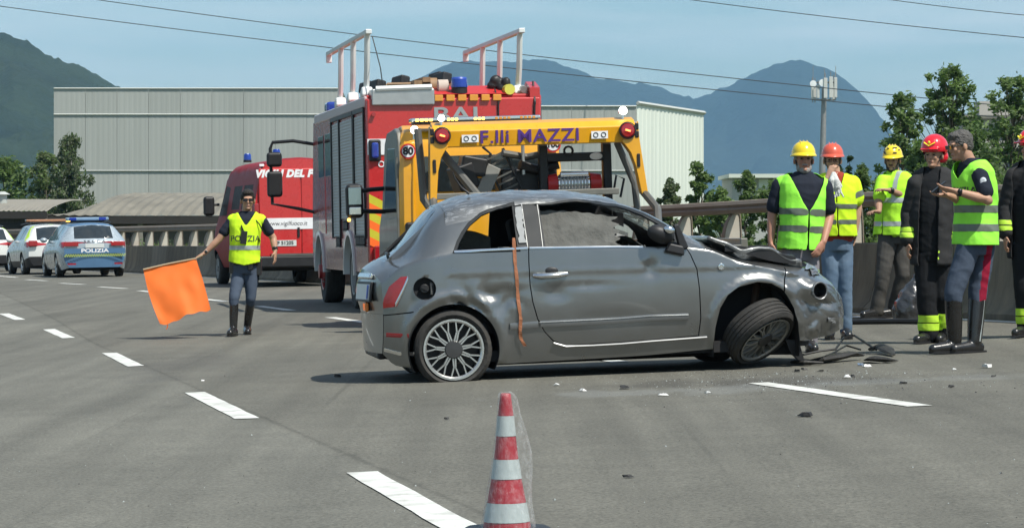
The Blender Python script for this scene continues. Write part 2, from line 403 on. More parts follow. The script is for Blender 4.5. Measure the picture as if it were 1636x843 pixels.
while y < 230:
    L = 2.0 if y < 130 else 6.0
    p0, t0, n0 = wall_frame(y); y1 = y + L * t0.y; p1, t1, n1 = wall_frame(y1)
    a = p0 + t0 * 0.008; b = p1 - t1 * 0.008
    mb = MB(); mb.loft([[tuple(a - n0 * o + Vector((0, 0, h))) for o, h in prof], [tuple(b - n1 * o + Vector((0, 0, h))) for o, h in prof]])
    mb.build('barrier_panel', M_CONCS[rnd.choice([0, 0, 1, 2])], barrier, smooth=30)
    if y < 150:
        # post: vertical back, curved gothic front, thin plate with a rolled rim
        c, t, n_ = wall_frame((y + y1) / 2)
        c = c + Vector((0, 0, HB)); mb = MB()
        hp = 0.42
        arc = [(-.115, 0), (-.112, .12), (-.095, .22), (-.065, .31), (-.02, .39), (.03, hp), (.075, hp), (.09, .38), (.1, .2), (.105, 0)]
        def P(o, h, s): return tuple(c - n_ * o + Vector((0, 0, h)) + t * s)
        mb.loft([[P(o, h, -.035) for o, h in arc], [P(o, h, .035) for o, h in arc]])
        po = mb.build('post', M_POST, barrier, smooth=30)
        mb = MB(); arc2 = [(o * 1.14, h * 1.03 - .004) for o, h in arc]
        mb.loft([[P(o, h, -.05) for o, h in arc], [P(o, h, -.05) for o, h in arc2], [P(o, h, .05) for o, h in arc2], [P(o, h, .05) for o, h in arc]], close=True, cap=False)
        mb.build('post_rim', M_RAIL, po, smooth=30)
    y = y1; pi_ += 1
# handrail: rounded W-like tube in 6 m lengths
y = 2.0
rp = [(-.06, -.075), (-.085, -.03), (-.06, 0), (-.085, .03), (-.06, .075), (.0, .085), (.055, .06), (.06, 0), (.055, -.06), (0, -.085)]
while y < 200:
    rings = []; yy = y
    for k in range(5):
        p, t, n_ = wall_frame(yy); rings.append([tuple(p + Vector((0, 0, HB + .49 + h)) - n_ * o * 1.05) for o, h in rp]); yy += 1.45 if k < 4 else 0
    mb = MB(); mb.loft(rings); mb.build('handrail', M_RAIL, barrier, smooth=35)
    y = yy - 0.0 + 0.01

# ---------------- mountains ----------------
M_FOREST1 = mat('forest_mountain', (0.020, 0.032, 0.016), 0.95, var=0.45, scale=0.012, dirt=0.5, dirtcol=(0.035, 0.045, 0.022), dscale=0.006, bump=1.0, bscale=0.05, spec=0.1)
M_FOREST1.node_tree.nodes['Bump'].inputs['Distance'].default_value = 12
M_FOREST2 = mat('far_mountain', (0.018, 0.030, 0.022), 0.95, var=0.25, scale=0.004, dirt=0.35, dirtcol=(0.045, 0.05, 0.045), dscale=0.0012, bump=0.7, bscale=0.012, spec=0.1)
M_FOREST2.node_tree.nodes['Bump'].inputs['Distance'].default_value = 30
def mountain(name, prof, D, depth, m, rough, label, seed, nu=260, nv=46):
    us = [p[0] for p in prof]; vs_ = [p[1] for p in prof]; mb = MB()
    for j in range(nv + 1):
        s = (j - 17) / nv * 2                      # <0 in front of the crest, >0 behind it
        for i in range(nu + 1):
            u = us[0] + (us[-1] - us[0]) * i / nu
            hc = (V0 - float(np.interp(u, us, vs_))) * D / F
            yy = D + s * depth; x = (u - U0) * yy / F
            fall = max(0.0, 1 - abs(s) ** (1.12) / (0.8 if s < 0 else 1.25))
            sp = noise.noise(Vector((x / (rough * 14), yy / (rough * 30), seed)))
            fall = fall * (1 + 0.30 * sp * min(1, abs(s) * 4))
            nzv = noise.fractal(Vector((x / (rough * 4), yy / (rough * 4), seed)), 1.0, 2.0, 5) * rough * min(1, .12 + abs(s) * 2) 
            jag = noise.fractal(Vector((x / (rough * .22), yy / (rough * .22), seed + 3)), 1.0, 2.0, 3) * rough * 0.085
            mb.v.append((x, yy, max(-3.2, hc * fall + nzv * min(1, fall * 3) + jag * min(1, hc / 60) - 3)))
    for j in range(nv):
        for i in range(nu):
            a = j * (nu + 1) + i; mb.f.append((a, a + 1, a + nu + 2, a + nu + 1)); mb.mi.append(0)
    o = mb.build(name, m, smooth=180); tag(o, kind='structure', label=label); return o
mountain('hillside', [(-900, -190), (-420, -95), (-150, 10), (0, 42), (30, 52), (60, 66), (85, 80), (100, 85), (140, 101), (165, 116), (190, 131), (215, 145), (260, 190), (330, 260), (420, 340), (520, 372), (600, 380)], 2600, 900, M_FOREST1, 34, 'dark forested mountainside at the left', 1.3, nu=420)
mountain('mountains', [(-700, 380), (-300, 330), (200, 250), (520, 170), (660, 128), (700, 110), (722, 100), (745, 97), (800, 98), (850, 93), (868, 91), (885, 94), (920, 106), (955, 122), (1000, 126), (1050, 134), (1085, 148), (1110, 154), (1135, 147), (1165, 134), (1200, 114), (1235, 97), (1260, 93), (1284, 92), (1300, 100), (1330, 112), (1360, 134), (1385, 158), (1412, 192), (1450, 250), (1490, 290), (1560, 310), (1700, 300), (2000, 260), (2500, 290), (3000, 380)], 7600, 1700, M_FOREST2, 70, 'far blue mountains with a pointed peak at right', 7.7, nu=520)
# =============================== BUILDINGS BEHIND ===============================
M_CLAD = mat('grey_cladding', (0.37, 0.385, 0.36), 0.55, 0.0, var=0.05, scale=0.5, dirt=0.25, dirtcol=(0.31, 0.32, 0.295), stretch=(1, 1, .08), dscale=1.5)
M_CLAD2 = mat('grey_cladding_weathered', (0.355, 0.37, 0.345), 0.55, 0.0, var=0.06, scale=0.5, dirt=0.3, dirtcol=(0.29, 0.30, 0.275), stretch=(1, 1, .08), dscale=1.2)
M_WHITE = mat('white_cladding', (0.62, 0.66, 0.58), 0.5, var=0.04, scale=0.6, stretch=(1, 1, .1))
M_TRIM = mat('pale_trim', (0.44, 0.46, 0.43), 0.5, var=0.05)
M_DARK = mat('dark_void', (0.02, 0.02, 0.02), 0.8)
def ribbed(a, b, z0, z1, pitch=0.4, d=0.006, nrm=None):
    """ribbed sheet between plan points a, b (real trapezoid ribs)"""
    a = Vector(a); b = Vector(b); L = (b - a).length; t = (b - a).normalized(); nn = Vector((t.y, -t.x)) if nrm is None else nrm
    n = max(1, int(L / pitch)); mb = MB(); pts = []
    for i in range(n):
        s0 = i / n * L; w = L / n
        for q, o in ((0, 0), (.35, 0), (.45, d), (.9, d), (1.0, 0)):
            pts.append(a + t * (s0 + w * q) + nn * o)
    for p in pts: mb.v += [(p.x, p.y, z0), (p.x, p.y, z1)]
    for i in range(len(pts) - 1): mb.f.append((2*i, 2*i+2, 2*i+3, 2*i+1)); mb.mi.append(0)
    return mb
def warehouse(name, label, a, b, depth, z0, tiers, ncol, m, end=None, endm=None, hend=None):
    """a, b: plan points of the long front; back wall `depth` behind; end wall cladding on the right"""
    t = thing(name, label, 'warehouse', (0, 0, 0))
    A = Vector(a); B = Vector(b); tt = (B - A).normalized(); nn = Vector((-tt.y, tt.x))
    ztop = tiers[-1]; rr = random.Random(len(label))
    C_ = B + nn * depth if end is None else Vector(end); D_ = A + nn * depth
    he = hend or ztop
    mb = MB()       # solid body set behind the cladding
    e = 0.15
    a2 = A + nn * e + tt * e; b2 = B + nn * e - tt * e; c2 = C_ - tt * e; d2 = D_ + tt * e
    mb.add([(p.x, p.y, z) for z in (z0, ztop - .1) for p in (a2, b2, c2, d2)], [(0, 1, 5, 4), (1, 2, 6, 5), (2, 3, 7, 6), (3, 0, 4, 7), (4, 5, 6, 7)])
    mb.build('wall', M_TRIM, t, smooth=None)
    zz = [z0] + list(tiers)
    for k in range(len(zz) - 1):
        for c in range(ncol):
            p = A.lerp(B, c / ncol); q = A.lerp(B, (c + 1) / ncol) - tt * 0.03
            ribbed(p, q, zz[k] + .03, zz[k + 1] - .03).build('wall_panel', m[rr.randrange(2)], t, smooth=None)
        mb = MB(); c0 = A - nn * .06; c1 = B - nn * .06
        mb.tube([(c0.x, c0.y, zz[k + 1]), (c1.x, c1.y, zz[k + 1])], .07, 4); mb.build('trim_band', M_TRIM if k else M_CLAD2, t, smooth=None)
    if endm:
        nE = 9; te = (C_ - B).normalized()
        for c in range(nE):
            p = B.lerp(C_, c / nE); q = B.lerp(C_, (c + 1) / nE) - te * 0.03
            ribbed(p, q, z0, he - .05, pitch=0.9, d=.05).build('wall_panel', endm, t, smooth=None)
        mb = MB(); n2 = Vector((te.y, -te.x))
        mb.tube([(B.x + n2.x * .1, B.y + n2.y * .1, he), (C_.x + n2.x * .1, C_.y + n2.y * .1, he)], .16, 4); mb.build('roof_edge', M_TRIM, t, smooth=None)
    return t
def px(u, y): return ((u - U0) * y / F, y)
def zof(v, y): return H + (V0 - v) * y / F
YA, YB = 250, 250
a = px(86, YA); b = px(541, YB)
warehouse('warehouse', 'tall grey ribbed warehouse block with a pale band, left of the fire engine', a, b, 40, -2.7,
          [zof(273, 250), zof(183, 250), zof(141.5, 250)], 9, [M_CLAD, M_CLAD2], end=px(549, YB + 22), endm=M_WHITE)
a = px(552, 219); b = px(1017, 219)
warehouse('warehouse', 'lower grey warehouse with a bright white end wall, right of the tow truck', a, b, 40, -2.7,
          [zof(273, 219), zof(196, 219), zof(170, 219)], 9, [M_CLAD, M_CLAD2], end=px(1124, 238), endm=M_WHITE, hend=zof(170, 219) + .25)

# low sheds with corrugated fibre cement roofs
M_ETER = mat('fibre_cement_roof', (0.19, 0.175, 0.14), 0.85, var=0.3, scale=1.1, dirt=0.75, dirtcol=(0.16, 0.15, 0.12), dscale=1.3, bump=.4, bscale=8, stretch=(1, .35, 1))
M_ETER2 = mat('fibre_cement_roof_old', (0.24, 0.225, 0.19), 0.85, var=0.3, scale=1.0, dirt=0.7, dirtcol=(0.13, 0.12, 0.10), dscale=1.0, bump=.4, bscale=8, stretch=(1, .35, 1))
M_WOOD = mat('dark_board_wall', (0.075, 0.066, 0.052), 0.85, var=0.3, scale=4, stretch=(4, 4, .3))
M_FASC = mat('dark_fascia', (0.028, 0.025, 0.022), 0.8, var=0.2)
def shed(name, label, u0, u1, y, depth, zeave, zridge, m, hip=0.0, pitchw=0.7):
    t = thing(name, label, 'shed')
    x0, x1 = (u0 - U0) * y / F, (u1 - U0) * y / F
    nst = max(1, int((x1 - x0) / 6)); rr = random.Random(int(y))
    # roof sheets in strips, each a real wave
    for k in range(nst):
        mb = MB(); n = int(6 / 0.35); w = (x1 - x0) / nst
        for i in range(n * 2 + 1):
            x = x0 + w * k + w * i / (n * 2) - (0 if i < n * 2 else .02)
            wv = 0.05 * (i % 2) ; hf = min(1.0, max(0.0, (x - x0) / hip)) if hip else 1.0
            for s in range(7):
                f = s / 6; zz = zeave + (zridge - zeave) * math.sin(f * PI / 2) ** 0.8 * hf
                mb.v.append((x, y - .4 + depth / 2 * f, zz + wv + rr.uniform(-.01, .01)))
        for i in range(n * 2):
            for s in range(6): a_ = i * 7 + s; mb.f.append((a_, a_ + 7, a_ + 8, a_ + 1)); mb.mi.append(0)
        mb.build('roof_sheet', m, t, smooth=None)
    mb = MB(); mb.box(((x0 + x1) / 2, y - .34, zeave - .16), (x1 - x0, .08, .34)); mb.build('fascia', M_FASC, t, smooth=None)
    mb = MB(); mb.box(((x0 + x1) / 2, y + depth / 2, (zeave - 2.8) / 2), (x1 - x0, depth, zeave + 2.6)); mb.build('wall', M_WOOD, t, smooth=None)
    nb = int((x1 - x0) / 3)
    for i in range(nb + 1):
        x = x0 + (x1 - x0) * i / nb; mb = MB(); mb.box((x, y - .12, zeave / 2 - 1.5), (.22, .2, zeave + 2.6)); mb.build('pillar', M_ETER2, t, smooth=None)
    for i in range(nb):
        if i % 2 == 0:
            xa = x0 + (x1 - x0) * (i + .12) / nb; xb = x0 + (x1 - x0) * (i + .88) / nb
            mb = MB(); mb.box(((xa + xb) / 2, y - .05, zeave - 1.05), (xb - xa, .12, 1.0)); mb.build('opening', M_FASC, t, smooth=None)
    return t
shed('shed', 'long low shed with a grey corrugated roof in front of the tall warehouse', 78, 372, 122, 30, zof(345, 122), zof(305, 126), M_ETER, hip=1.7)
shed('shed', 'smaller low shed with a darker roof at the left edge', -60, 77, 134, 22, zof(338, 134), zof(317.5, 137), M_ETER2)
# roof vent on the small shed
c = at(4, 318, 138); mb = MB(); mb.cyl((0, 0, -.4), (0, 0, .22), .22, n=10); mb.cyl((0, 0, .22), (0, 0, .36), .38, .12, n=10)
v = mb.build('roof_vent', M_TRIM, loc=c); tag(v, 'small pale metal cowl vent on the roof of the smaller shed', 'vent')
# low white building on the right
t = thing('low_building', 'low white building with a flat roof behind the worker in the yellow helmet', 'building')
y0 = 210; xA = (1163 - U0) * y0 / F; xB = (1262 - U0) * y0 / F; zt = zof(279, y0); 
mb = MB(); mb.box(((xA + xB) / 2, y0 + 5, (zt - 3) / 2 - .2), (xB - xA - .6, 10, zt + 3)); mb.build('wall', mat('pale_grey_wall', (.40, .41, .38), .8, var=.06), t, smooth=None)
mb = MB(); mb.box(((xA + xB) / 2, y0 + 4.6, zt - .1), (xB - xA, 11, .28)); mb.build('roof', M_WHITE, t, smooth=None)
for (ua, ub, va, vb, m) in ((1212, 1228, 286, 300, M_WHITE), (1229, 1234, 287, 300, M_FASC), (1235, 1243, 284, 297, M_WHITE), (1180, 1200, 289, 296, M_FASC)):
    xa = (ua - U0) * y0 / F; xb = (ub - U0) * y0 / F; za, zb = zof(va, y0), zof(vb, y0)
    mb = MB(); mb.box(((xa + xb) / 2, y0 - .05, (za + zb) / 2), (xb - xa, .12, za - zb)); mb.build('door' if m is M_WHITE else 'window', m, t, smooth=None)
# pale apartment block behind the right-hand trees
t = thing('apartment_block', 'pale apartment block glimpsed through the trees at the right', 'building')
y0 = 330; xA = (1540 - U0) * y0 / F; xB = (1720 - U0) * y0 / F; zt = zof(190, y0); MW = mat('pale_plaster', (.42, .40, .36), .8, var=.06)
mb = MB(); mb.box(((xA + xB) / 2, y0 + 6, zt / 2 - 1.5), (xB - xA, 12, zt + 3)); mb.build('wall', MW, t, smooth=None)
mb = MB(); mb.box(((xA + xB) / 2, y0 + 5.8, zt + .2), (xB - xA + 1, 13.4, .4)); mb.build('roof', M_ETER, t, smooth=None)
mb = MB(); mb.box((xB - 8, y0 + 6, zt + 1.2), (5, 4, 2)); mb.build('stair_head', MW, t, smooth=None)
wmb = MB(); wmb.box((0, 0, 0), (1.5, .2, 1.5)); wme = wmb.mesh('window'); wme.materials.append(mat('far_window', (.05, .06, .07), .2))
for k in range(5):
    for j in range(6):
        x = xA + 1.6 + j * (xB - xA - 3) / 5; z = zt - 1.9 - k * 3.1
        if z > -1: link('window', wme, t, None, loc=(x, y0 - .06, z))
    mb = MB(); mb.box(((xA + xB) / 2, y0 - .6, zt - 3.0 - k * 3.1), (xB - xA - 2, 1.2, .9)); mb.build('balcony', MW, t, smooth=None)

# telecom mast
M_GALV = mat('galvanised_steel', (0.30, 0.30, 0.29), 0.5, 0.4, var=0.08, dirt=.3, dirtcol=(.15, .14, .13))
M_ANT = mat('antenna_white', (0.55, 0.56, 0.53), 0.45, var=0.05)
yM = 330; c = at(1312, 363, yM); t = thing('telecom_mast', 'tall slim mobile phone mast carrying pale panel antennas near the top', 'mast', (c.x, yM, -2.6))
zt = zof(118, yM) + 2.6; s = F / yM
mb = MB(); mb.cyl((-.12, 0, 0), (.35, 0, zt - 1.6), .50, .27, n=14); mb.build('pole', M_GALV, t)
mb = MB()
for zz in (zt - 3.0, zt - 1.0):
    for i in range(4): a = PI / 2 * i; mb.tube([(.35 + 1.3 * math.cos(a), 1.3 * math.sin(a), zz), (.35 + 1.3 * math.cos(a + PI / 2), 1.3 * math.sin(a + PI / 2), zz)], .06, 6)
    mb.tube([(-.95, 0, zz), (1.65, 0, zz)], .07, 6)
mb.build('platform', M_GALV, t)
for (x, yy, w, h, z) in ((-1.0, -.2, .34, 2.0, zt - 2.0), (-.45, -1.0, .3, 1.5, zt - 2.1), (.35, -1.3, .42, 2.3, zt - 1.7), (1.0, -1.0, .42, 2.4, zt - 1.6), (1.6, -.4, .36, 2.3, zt - 1.6), (1.5, .6, .3, 2.2, zt - 1.8), (-.6, .9, .3, 2, zt - 2)):
    mb = MB(); mb.box((x, yy, z), (w, .22, h)); mb.build('antenna', M_ANT, t, bevel=.04)
    mb = MB(); mb.cyl((x, yy + .2, z - h / 2 - .3), (x, yy + .2, z + h / 2 + .6), .05, n=6); mb.build('antenna_pipe', M_GALV, t)
for (x, z, r) in ((-1.05, zt - 1.2, .38), (.02, zt - 1.1, .42)):
    mb = MB(); mb.lathe([(0.0, -.1), (r * .7, -.06), (r, .05), (r, .09), (0, .1)], 16, Matrix.Translation((x, -1.2, z)), axis='y'); mb.build('dish', mat('dish_white', (.8, .82, .82), .3), t)
for i in range(3):
    mb = MB(); mb.cyl((-.9 + i * 1.3, .3, zt - 1), (-.9 + i * 1.3, .3, zt + .9 - .3 * (i == 1)), .035, n=5); mb.build('rod', M_GALV, t)

# overhead wires: sagging conductors crossing the valley
M_WIRE = mat('wire_steel', (0.10, 0.11, 0.12), 0.5, 0.3)
def wire(p0, p1, y0, y1, sag, label, r=0.028):
    a = at(*p0, y0); b = at(*p1, y1); ext = (b - a); a2 = a - ext * .5; b2 = b + ext * .5; pts = []
    for i in range(41):
        t = i / 40; p = a2.lerp(b2, t); p.z -= sag * (1 - (2 * t - 1) ** 2) * 1.0; pts.append(p)
    mb = MB(); mb.tube(pts, r, 6); o = mb.build('overhead_wire', M_WIRE); tag(o, label, 'wire', group='power line wires across the sky'); return o
wire((70, 0), (1560, 160), 230, 185, 1.3, 'overhead wire crossing lowest, from the top left corner down behind the trees', .036)
wire((285, 0), (1610, 148), 230, 190, 1.2, 'overhead wire just above the lowest one, starting left of centre', .036)
wire((1140, -1), (1636, 54), 210, 190, .35, 'overhead wire across the upper right corner, lower of two', .032)
wire((1425, -3), (1636, 21), 210, 200, .2, 'short overhead wire at the very top right corner', .030)

# =============================== VEGETATION ===============================
M_BARK = mat('bark', (0.11, 0.09, 0.065), 0.9, var=.3, scale=6)
M_BIRCH = mat('birch_bark', (0.38, 0.36, 0.31), 0.8, var=.35, scale=5)
def leafmat(name, col):
    m = mat(name, col, .55, var=.35, scale=1.3, spec=.35)
    n = m.node_tree.nodes; l = m.node_tree.links; b = n['Principled BSDF']
    tr = n.new('ShaderNodeBsdfTranslucent'); tr.inputs['Color'].default_value = (col[0] * 1.5, col[1] * 1.7, col[2], 1)
    mx = n.new('ShaderNodeMixShader'); mx.inputs['Fac'].default_value = .35; out = n['Material Output']
    l.new(b.outputs[0], mx.inputs[1]); l.new(tr.outputs[0], mx.inputs[2]); l.new(mx.outputs[0], out.inputs['Surface']); return m
LEAF = {k: leafmat('leaf_' + k, c) for k, c in dict(dark=(.095, .14, .055), mid=(.13, .19, .065), pale=(.14, .165, .085), grey=(.12, .14, .085), conifer=(.022, .042, .022), dry=(.16, .15, .07)).items()}
def crown_leaves(mb, clumps, rnd, leaf, per, droop=0.0, narrow=1.0):
    for (c, r) in clumps:
        for _ in range(per):
            while True:
                d = Vector((rnd.uniform(-1, 1), rnd.uniform(-1, 1), rnd.uniform(-1, 1)))
                if d.length < 1: break
            d *= (0.55 + .45 * rnd.random()) 
            p = Vector(c) + Vector((d.x * r[0], d.y * r[1], d.z * r[2]))
            a = leaf * rnd.uniform(.6, 1.4); u = Vector((rnd.gauss(0, 1), rnd.gauss(0, 1), rnd.gauss(0, .6) - droop)).normalized()
            w = u.orthogonal().normalized(); w.rotate(Matrix.Rotation(rnd.uniform(0, 6.28), 3, u))
            o = len(mb.v); mb.v += [tuple(p - u * a), tuple(p + w * a * .45 * narrow), tuple(p + u * a), tuple(p - w * a * .45 * narrow)]
            mb.f.append((o, o + 1, o + 2, o + 3)); mb.mi.append(rnd.choice((0, 0, 1)))
def tree(name, label, u, y, vtop, hw, kind, seed, shape='round', leaf=.14, n=46, per=120, cr_=(.20, .42), zbase=-2.6, bark=None, droop=0, group=None, dens=1.0, lean=0, crown0=.22):
    rnd = random.Random(seed); x = (u - U0) * y / F; zt = zof(vtop, y); hgt = zt - zbase; W = hw * y / F
    t = thing(name, label, 'tree' if 'tree' in name or 'birch' in name or 'poplar' in name or 'cypress' in name else 'shrub', (x, y, zbase), group=group)
    mb = MB(); limbs = []; tr_pts = [(lean * W * f * f + .1 * math.sin(f * 7 + seed), .1 * math.cos(f * 5), hgt * .93 * f) for f in (0, .2, .4, .6, .8, 1)]
    r0 = max(.05, hgt * .018); mb.tube(tr_pts, [r0, r0 * .85, r0 * .65, r0 * .45, r0 * .28, r0 * .1], 8)
    clumps = []
    for i in range(n):
        f = crown0 + (1 - crown0) * ((i + rnd.random()) / n)
        g = (f - crown0) / (1 - crown0)
        if shape == 'round': wr = math.sin(min(1, g * .9 + .12) * PI) ** .6
        elif shape == 'column': wr = .75 * (1 - g ** 3) + .1
        elif shape == 'cone': wr = 1.0 * (1 - g) + .05
        elif shape == 'plume': wr = (.55 + .55 * math.sin(g * PI * .85)) * (1 - .7 * g ** 3)
        else: wr = 1
        a = rnd.uniform(0, 6.28); rr = W * wr * rnd.uniform(.35, .92)
        b = Vector((lean * W * f * f, 0, hgt * f * .88)); e = Vector((rr * math.cos(a) + lean * W * f * f, rr * math.sin(a), hgt * f + rnd.uniform(-.3, .3)))
        if shape in ('plume', 'round'): e.z = b.z + (e.z - b.z) + rr * .25
        e.z = min(e.z, hgt * (.99 - .02 * rnd.random())); b.z = min(b.z, hgt * .9)
        b.z = max(b.z - rr * .5, hgt * .08)
        md = b.lerp(e, .5) + Vector((0, 0, -.05 * rr)); rb = r0 * .34 * (1 - f * .6)
        mb.tube([b, md, e], [rb, rb * .6, rb * .2], 5, cap=False)
        cs = W * rnd.uniform(*cr_) * (1 if shape != 'column' else .8); 
        vz = cs * rnd.uniform(.7, 1.5) * (1.6 if droop else 1)
        clumps.append((e - Vector((0, 0, droop * cs * .6)), (cs, cs, vz)))
        if rnd.random() < .6: clumps.append((md, (cs * .7, cs * .7, vz * .6)))
    mb.build('trunk', bark or M_BARK, t, smooth=60)
    lb = MB(); crown_leaves(lb, clumps, rnd, leaf, int(per * dens), droop)
    lm = {'dark': ('dark', 'mid'), 'mid': ('mid', 'dark'), 'pale': ('pale', 'mid'), 'grey': ('grey', 'dark'), 'conifer': ('conifer', 'dark'), 'dry': ('dry', 'pale')}[kind]
    me = bpy.data.meshes.new('crown'); me.from_pydata(lb.v, [], lb.f); me.polygons.foreach_set('material_index', lb.mi)
    for k in lm: me.materials.append(LEAF[k])
    link('crown', me, t, None); return t
GT = 'trees behind the barrier on the right'
tree('poplar_tree', 'leafy dark poplar with an open crown, tallest of the trees above the red helmets', 1520, 118, 108, 84, 'mid', 11, 'plume', .11, 150, 52, cr_=(.08, .20), group=GT, crown0=.2)
tree('poplar_tree', 'dark slender poplar left of the tallest tree, nearest the phone mast', 1445, 112, 152, 60, 'mid', 12, 'plume', .11, 120, 50, cr_=(.09, .22), group=GT, crown0=.12)
tree('broadleaf_tree', 'fine-leaved tree filling the right edge of the photograph', 1618, 110, 122, 80, 'mid', 13, 'plume', .10, 140, 52, cr_=(.08, .19), group=GT, crown0=.15)
tree('broadleaf_tree', 'low bushy tree under the tallest poplar', 1548, 104, 205, 84, 'dark', 14, 'round', .11, 90, 80, cr_=(.12, .28), group=GT, crown0=.1)
tree('broadleaf_tree', 'small dense tree behind the two helmets at the foot of the poplars', 1472, 100, 232, 66, 'mid', 15, 'round', .11, 80, 70, cr_=(.12, .28), group=GT, crown0=.08)
tree('cypress_tree', 'small pointed dark conifer between the orange and yellow helmets', 1357, 130, 247, 14, 'conifer', 16, 'cone', .12, 34, 90, crown0=.05)
tree('cypress_tree', 'smaller dark conifer just left of the pointed one, behind the mast foot', 1340, 138, 262, 12, 'conifer', 26, 'cone', .12, 26, 80, crown0=.05)
GS = 'bushes above the right-hand barrier'
for k, (u, y, v, hw, kd, lb) in enumerate([
    (1117, 84, 262, 34, 'mid', 'upright green bush against the corner of the white end wall'),
    (1072, 82, 288, 34, 'grey', 'thin grey-green bush in front of the white end wall'),
    (1152, 80, 302, 50, 'mid', 'low rounded bush right of the upright one'),
    (1192, 92, 276, 40, 'dark', 'dark spreading bush in front of the low white building'),
    (1236, 84, 292, 44, 'mid', 'green bush just left of the worker in the green vest'),
    (1290, 86, 288, 50, 'dark', 'dark bush behind the worker in the green vest'),
    (1378, 74, 268, 42, 'dark', 'dark bush between the two yellow-green vests'),
    (1424, 88, 280, 54, 'mid', 'bush behind the bearded worker'),
    (1496, 70, 286, 70, 'dark', 'dark bush behind the firefighter in the black coat'),
    (1560, 74, 262, 66, 'mid', 'leafy bush behind the police officer with the phone'),
    (1612, 66, 290, 70, 'dark', 'bush at the right edge above the handrail')]):
    tree('bush', lb, u, y, v, hw, kd, 40 + k, 'round', .07, 80, 90, cr_=(.12, .30), zbase=-1.9, group=GS, crown0=.02)
GL = 'trees at the left edge by the sheds'
tree('birch_tree', 'tall drooping silver birch standing before the corner of the tall warehouse', 112, 168, 214, 44, 'grey', 21, 'plume', .12, 110, 70, cr_=(.12, .28), bark=M_BIRCH, droop=1.2, group=GL, crown0=.12)
tree('broadleaf_tree', 'round grey-green tree just left of the silver birch', 72, 176, 246, 44, 'pale', 22, 'round', .13, 80, 80, cr_=(.14, .3), group=GL, crown0=.08)
tree('broadleaf_tree', 'green tree at the left edge above the small shed', 8, 165, 258, 56, 'mid', 23, 'round', .16, 50, 110, group=GL, crown0=.05)
tree('broadleaf_tree', 'taller tree cut off by the left edge of the photograph', -32, 190, 226, 34, 'dark', 24, 'round', .16, 50, 110, group=GL, crown0=.05)
# understorey behind the barrier: grass and brambles nobody could count
rnd = random.Random(5); mb = MB()
for i in range(150000):
    y = 20 + 85 * rnd.random() ** 1.3; e = .55 + 6.0 * rnd.random() ** 1.4; x = wallx(y) + e
    zb = ground(wallx(y), y) - .1 - max(0, (e - 1)) * .3
    bush = noise.noise(Vector((x * .55, y * .25, 2))) + .5 * noise.noise(Vector((x * 1.7, y * .8, 5)))
    top = (.95 + .75 * bush) * min(1, .55 + e * .3) + .25 * max(0, e - 2)
    if top < .1: continue
    p = Vector((x, y, zb + top * rnd.random() ** .7)); a = rnd.uniform(.018, .045)
    if rnd.random() < .25: u = Vector((rnd.gauss(0, .25), rnd.gauss(0, .25), 1)).normalized() * a * 2.6; k = .12
    else: u = Vector((rnd.gauss(0, 1), rnd.gauss(0, 1), rnd.gauss(0, .7))).normalized() * a; k = .5
    w = u.orthogonal(); w.rotate(Matrix.Rotation(rnd.uniform(0, 6.28), 3, u.normalized())); w = w.normalized() * u.length * k
    o = len(mb.v); mb.v += [tuple(p - u), tuple(p + w), tuple(p + u), tuple(p - w)]
    mb.f.append((o, o + 1, o + 2, o + 3)); mb.mi.append(rnd.choice((0, 0, 3, 3, 1, 2)) if bush < .3 else rnd.choice((0, 3, 3)))
me = bpy.data.meshes.new('undergrowth'); me.from_pydata(mb.v, [], mb.f); me.polygons.foreach_set('material_index', mb.mi)
for k in ('mid', 'pale', 'dry', 'dark'): me.materials.append(LEAF[k])
tag(link('undergrowth', me, None, None), 'tall grass and brambles growing behind the barrier', kind='stuff')
# =============================== VEHICLE BODY SHELL ===============================
def poly_in(p, poly):
    x, y = p; c = False; n = len(poly); j = n - 1
    for i in range(n):
        xi, yi = poly[i]; xj, yj = poly[j]
        if (yi > y) != (yj > y) and x < (xj - xi) * (y - yi) / (yj - yi) + xi: c = not c
        j = i
    return c
def poly_off(poly, d):
    """offset closed polygon outward by d (negative: inward)"""
    n = len(poly); A = sum(poly[i][0] * poly[(i + 1) % n][1] - poly[(i + 1) % n][0] * poly[i][1] for i in range(n))
    sg = 1 if A > 0 else -1; out = []
    for i in range(n):
        p = Vector(poly[i]); a = Vector(poly[i - 1]); b = Vector(poly[(i + 1) % n])
        e1 = (p - a); e2 = (b - p)
        if e1.length < 1e-6 or e2.length < 1e-6: out.append(tuple(p)); continue
        e1.normalize(); e2.normalize(); n1 = Vector((e1.y, -e1.x)) * sg; n2 = Vector((e2.y, -e2.x)) * sg
        m = (n1 + n2); 
        if m.length < 1e-4: m = n1
        m.normalize(); out.append(tuple(p + m * d / max(.4, m.dot(n1))))
    return out
def dense(poly, step, closed=True):
    out = []; n = len(poly)
    for i in range(n if closed else n - 1):
        a = Vector(poly[i]); b = Vector(poly[(i + 1) % n]); k = max(1, int((b - a).length / step))
        out += [tuple(a.lerp(b, j / k)) for j in range(k)]
    if not closed: out.append(tuple(poly[-1]))
    return out
TS = 2.0
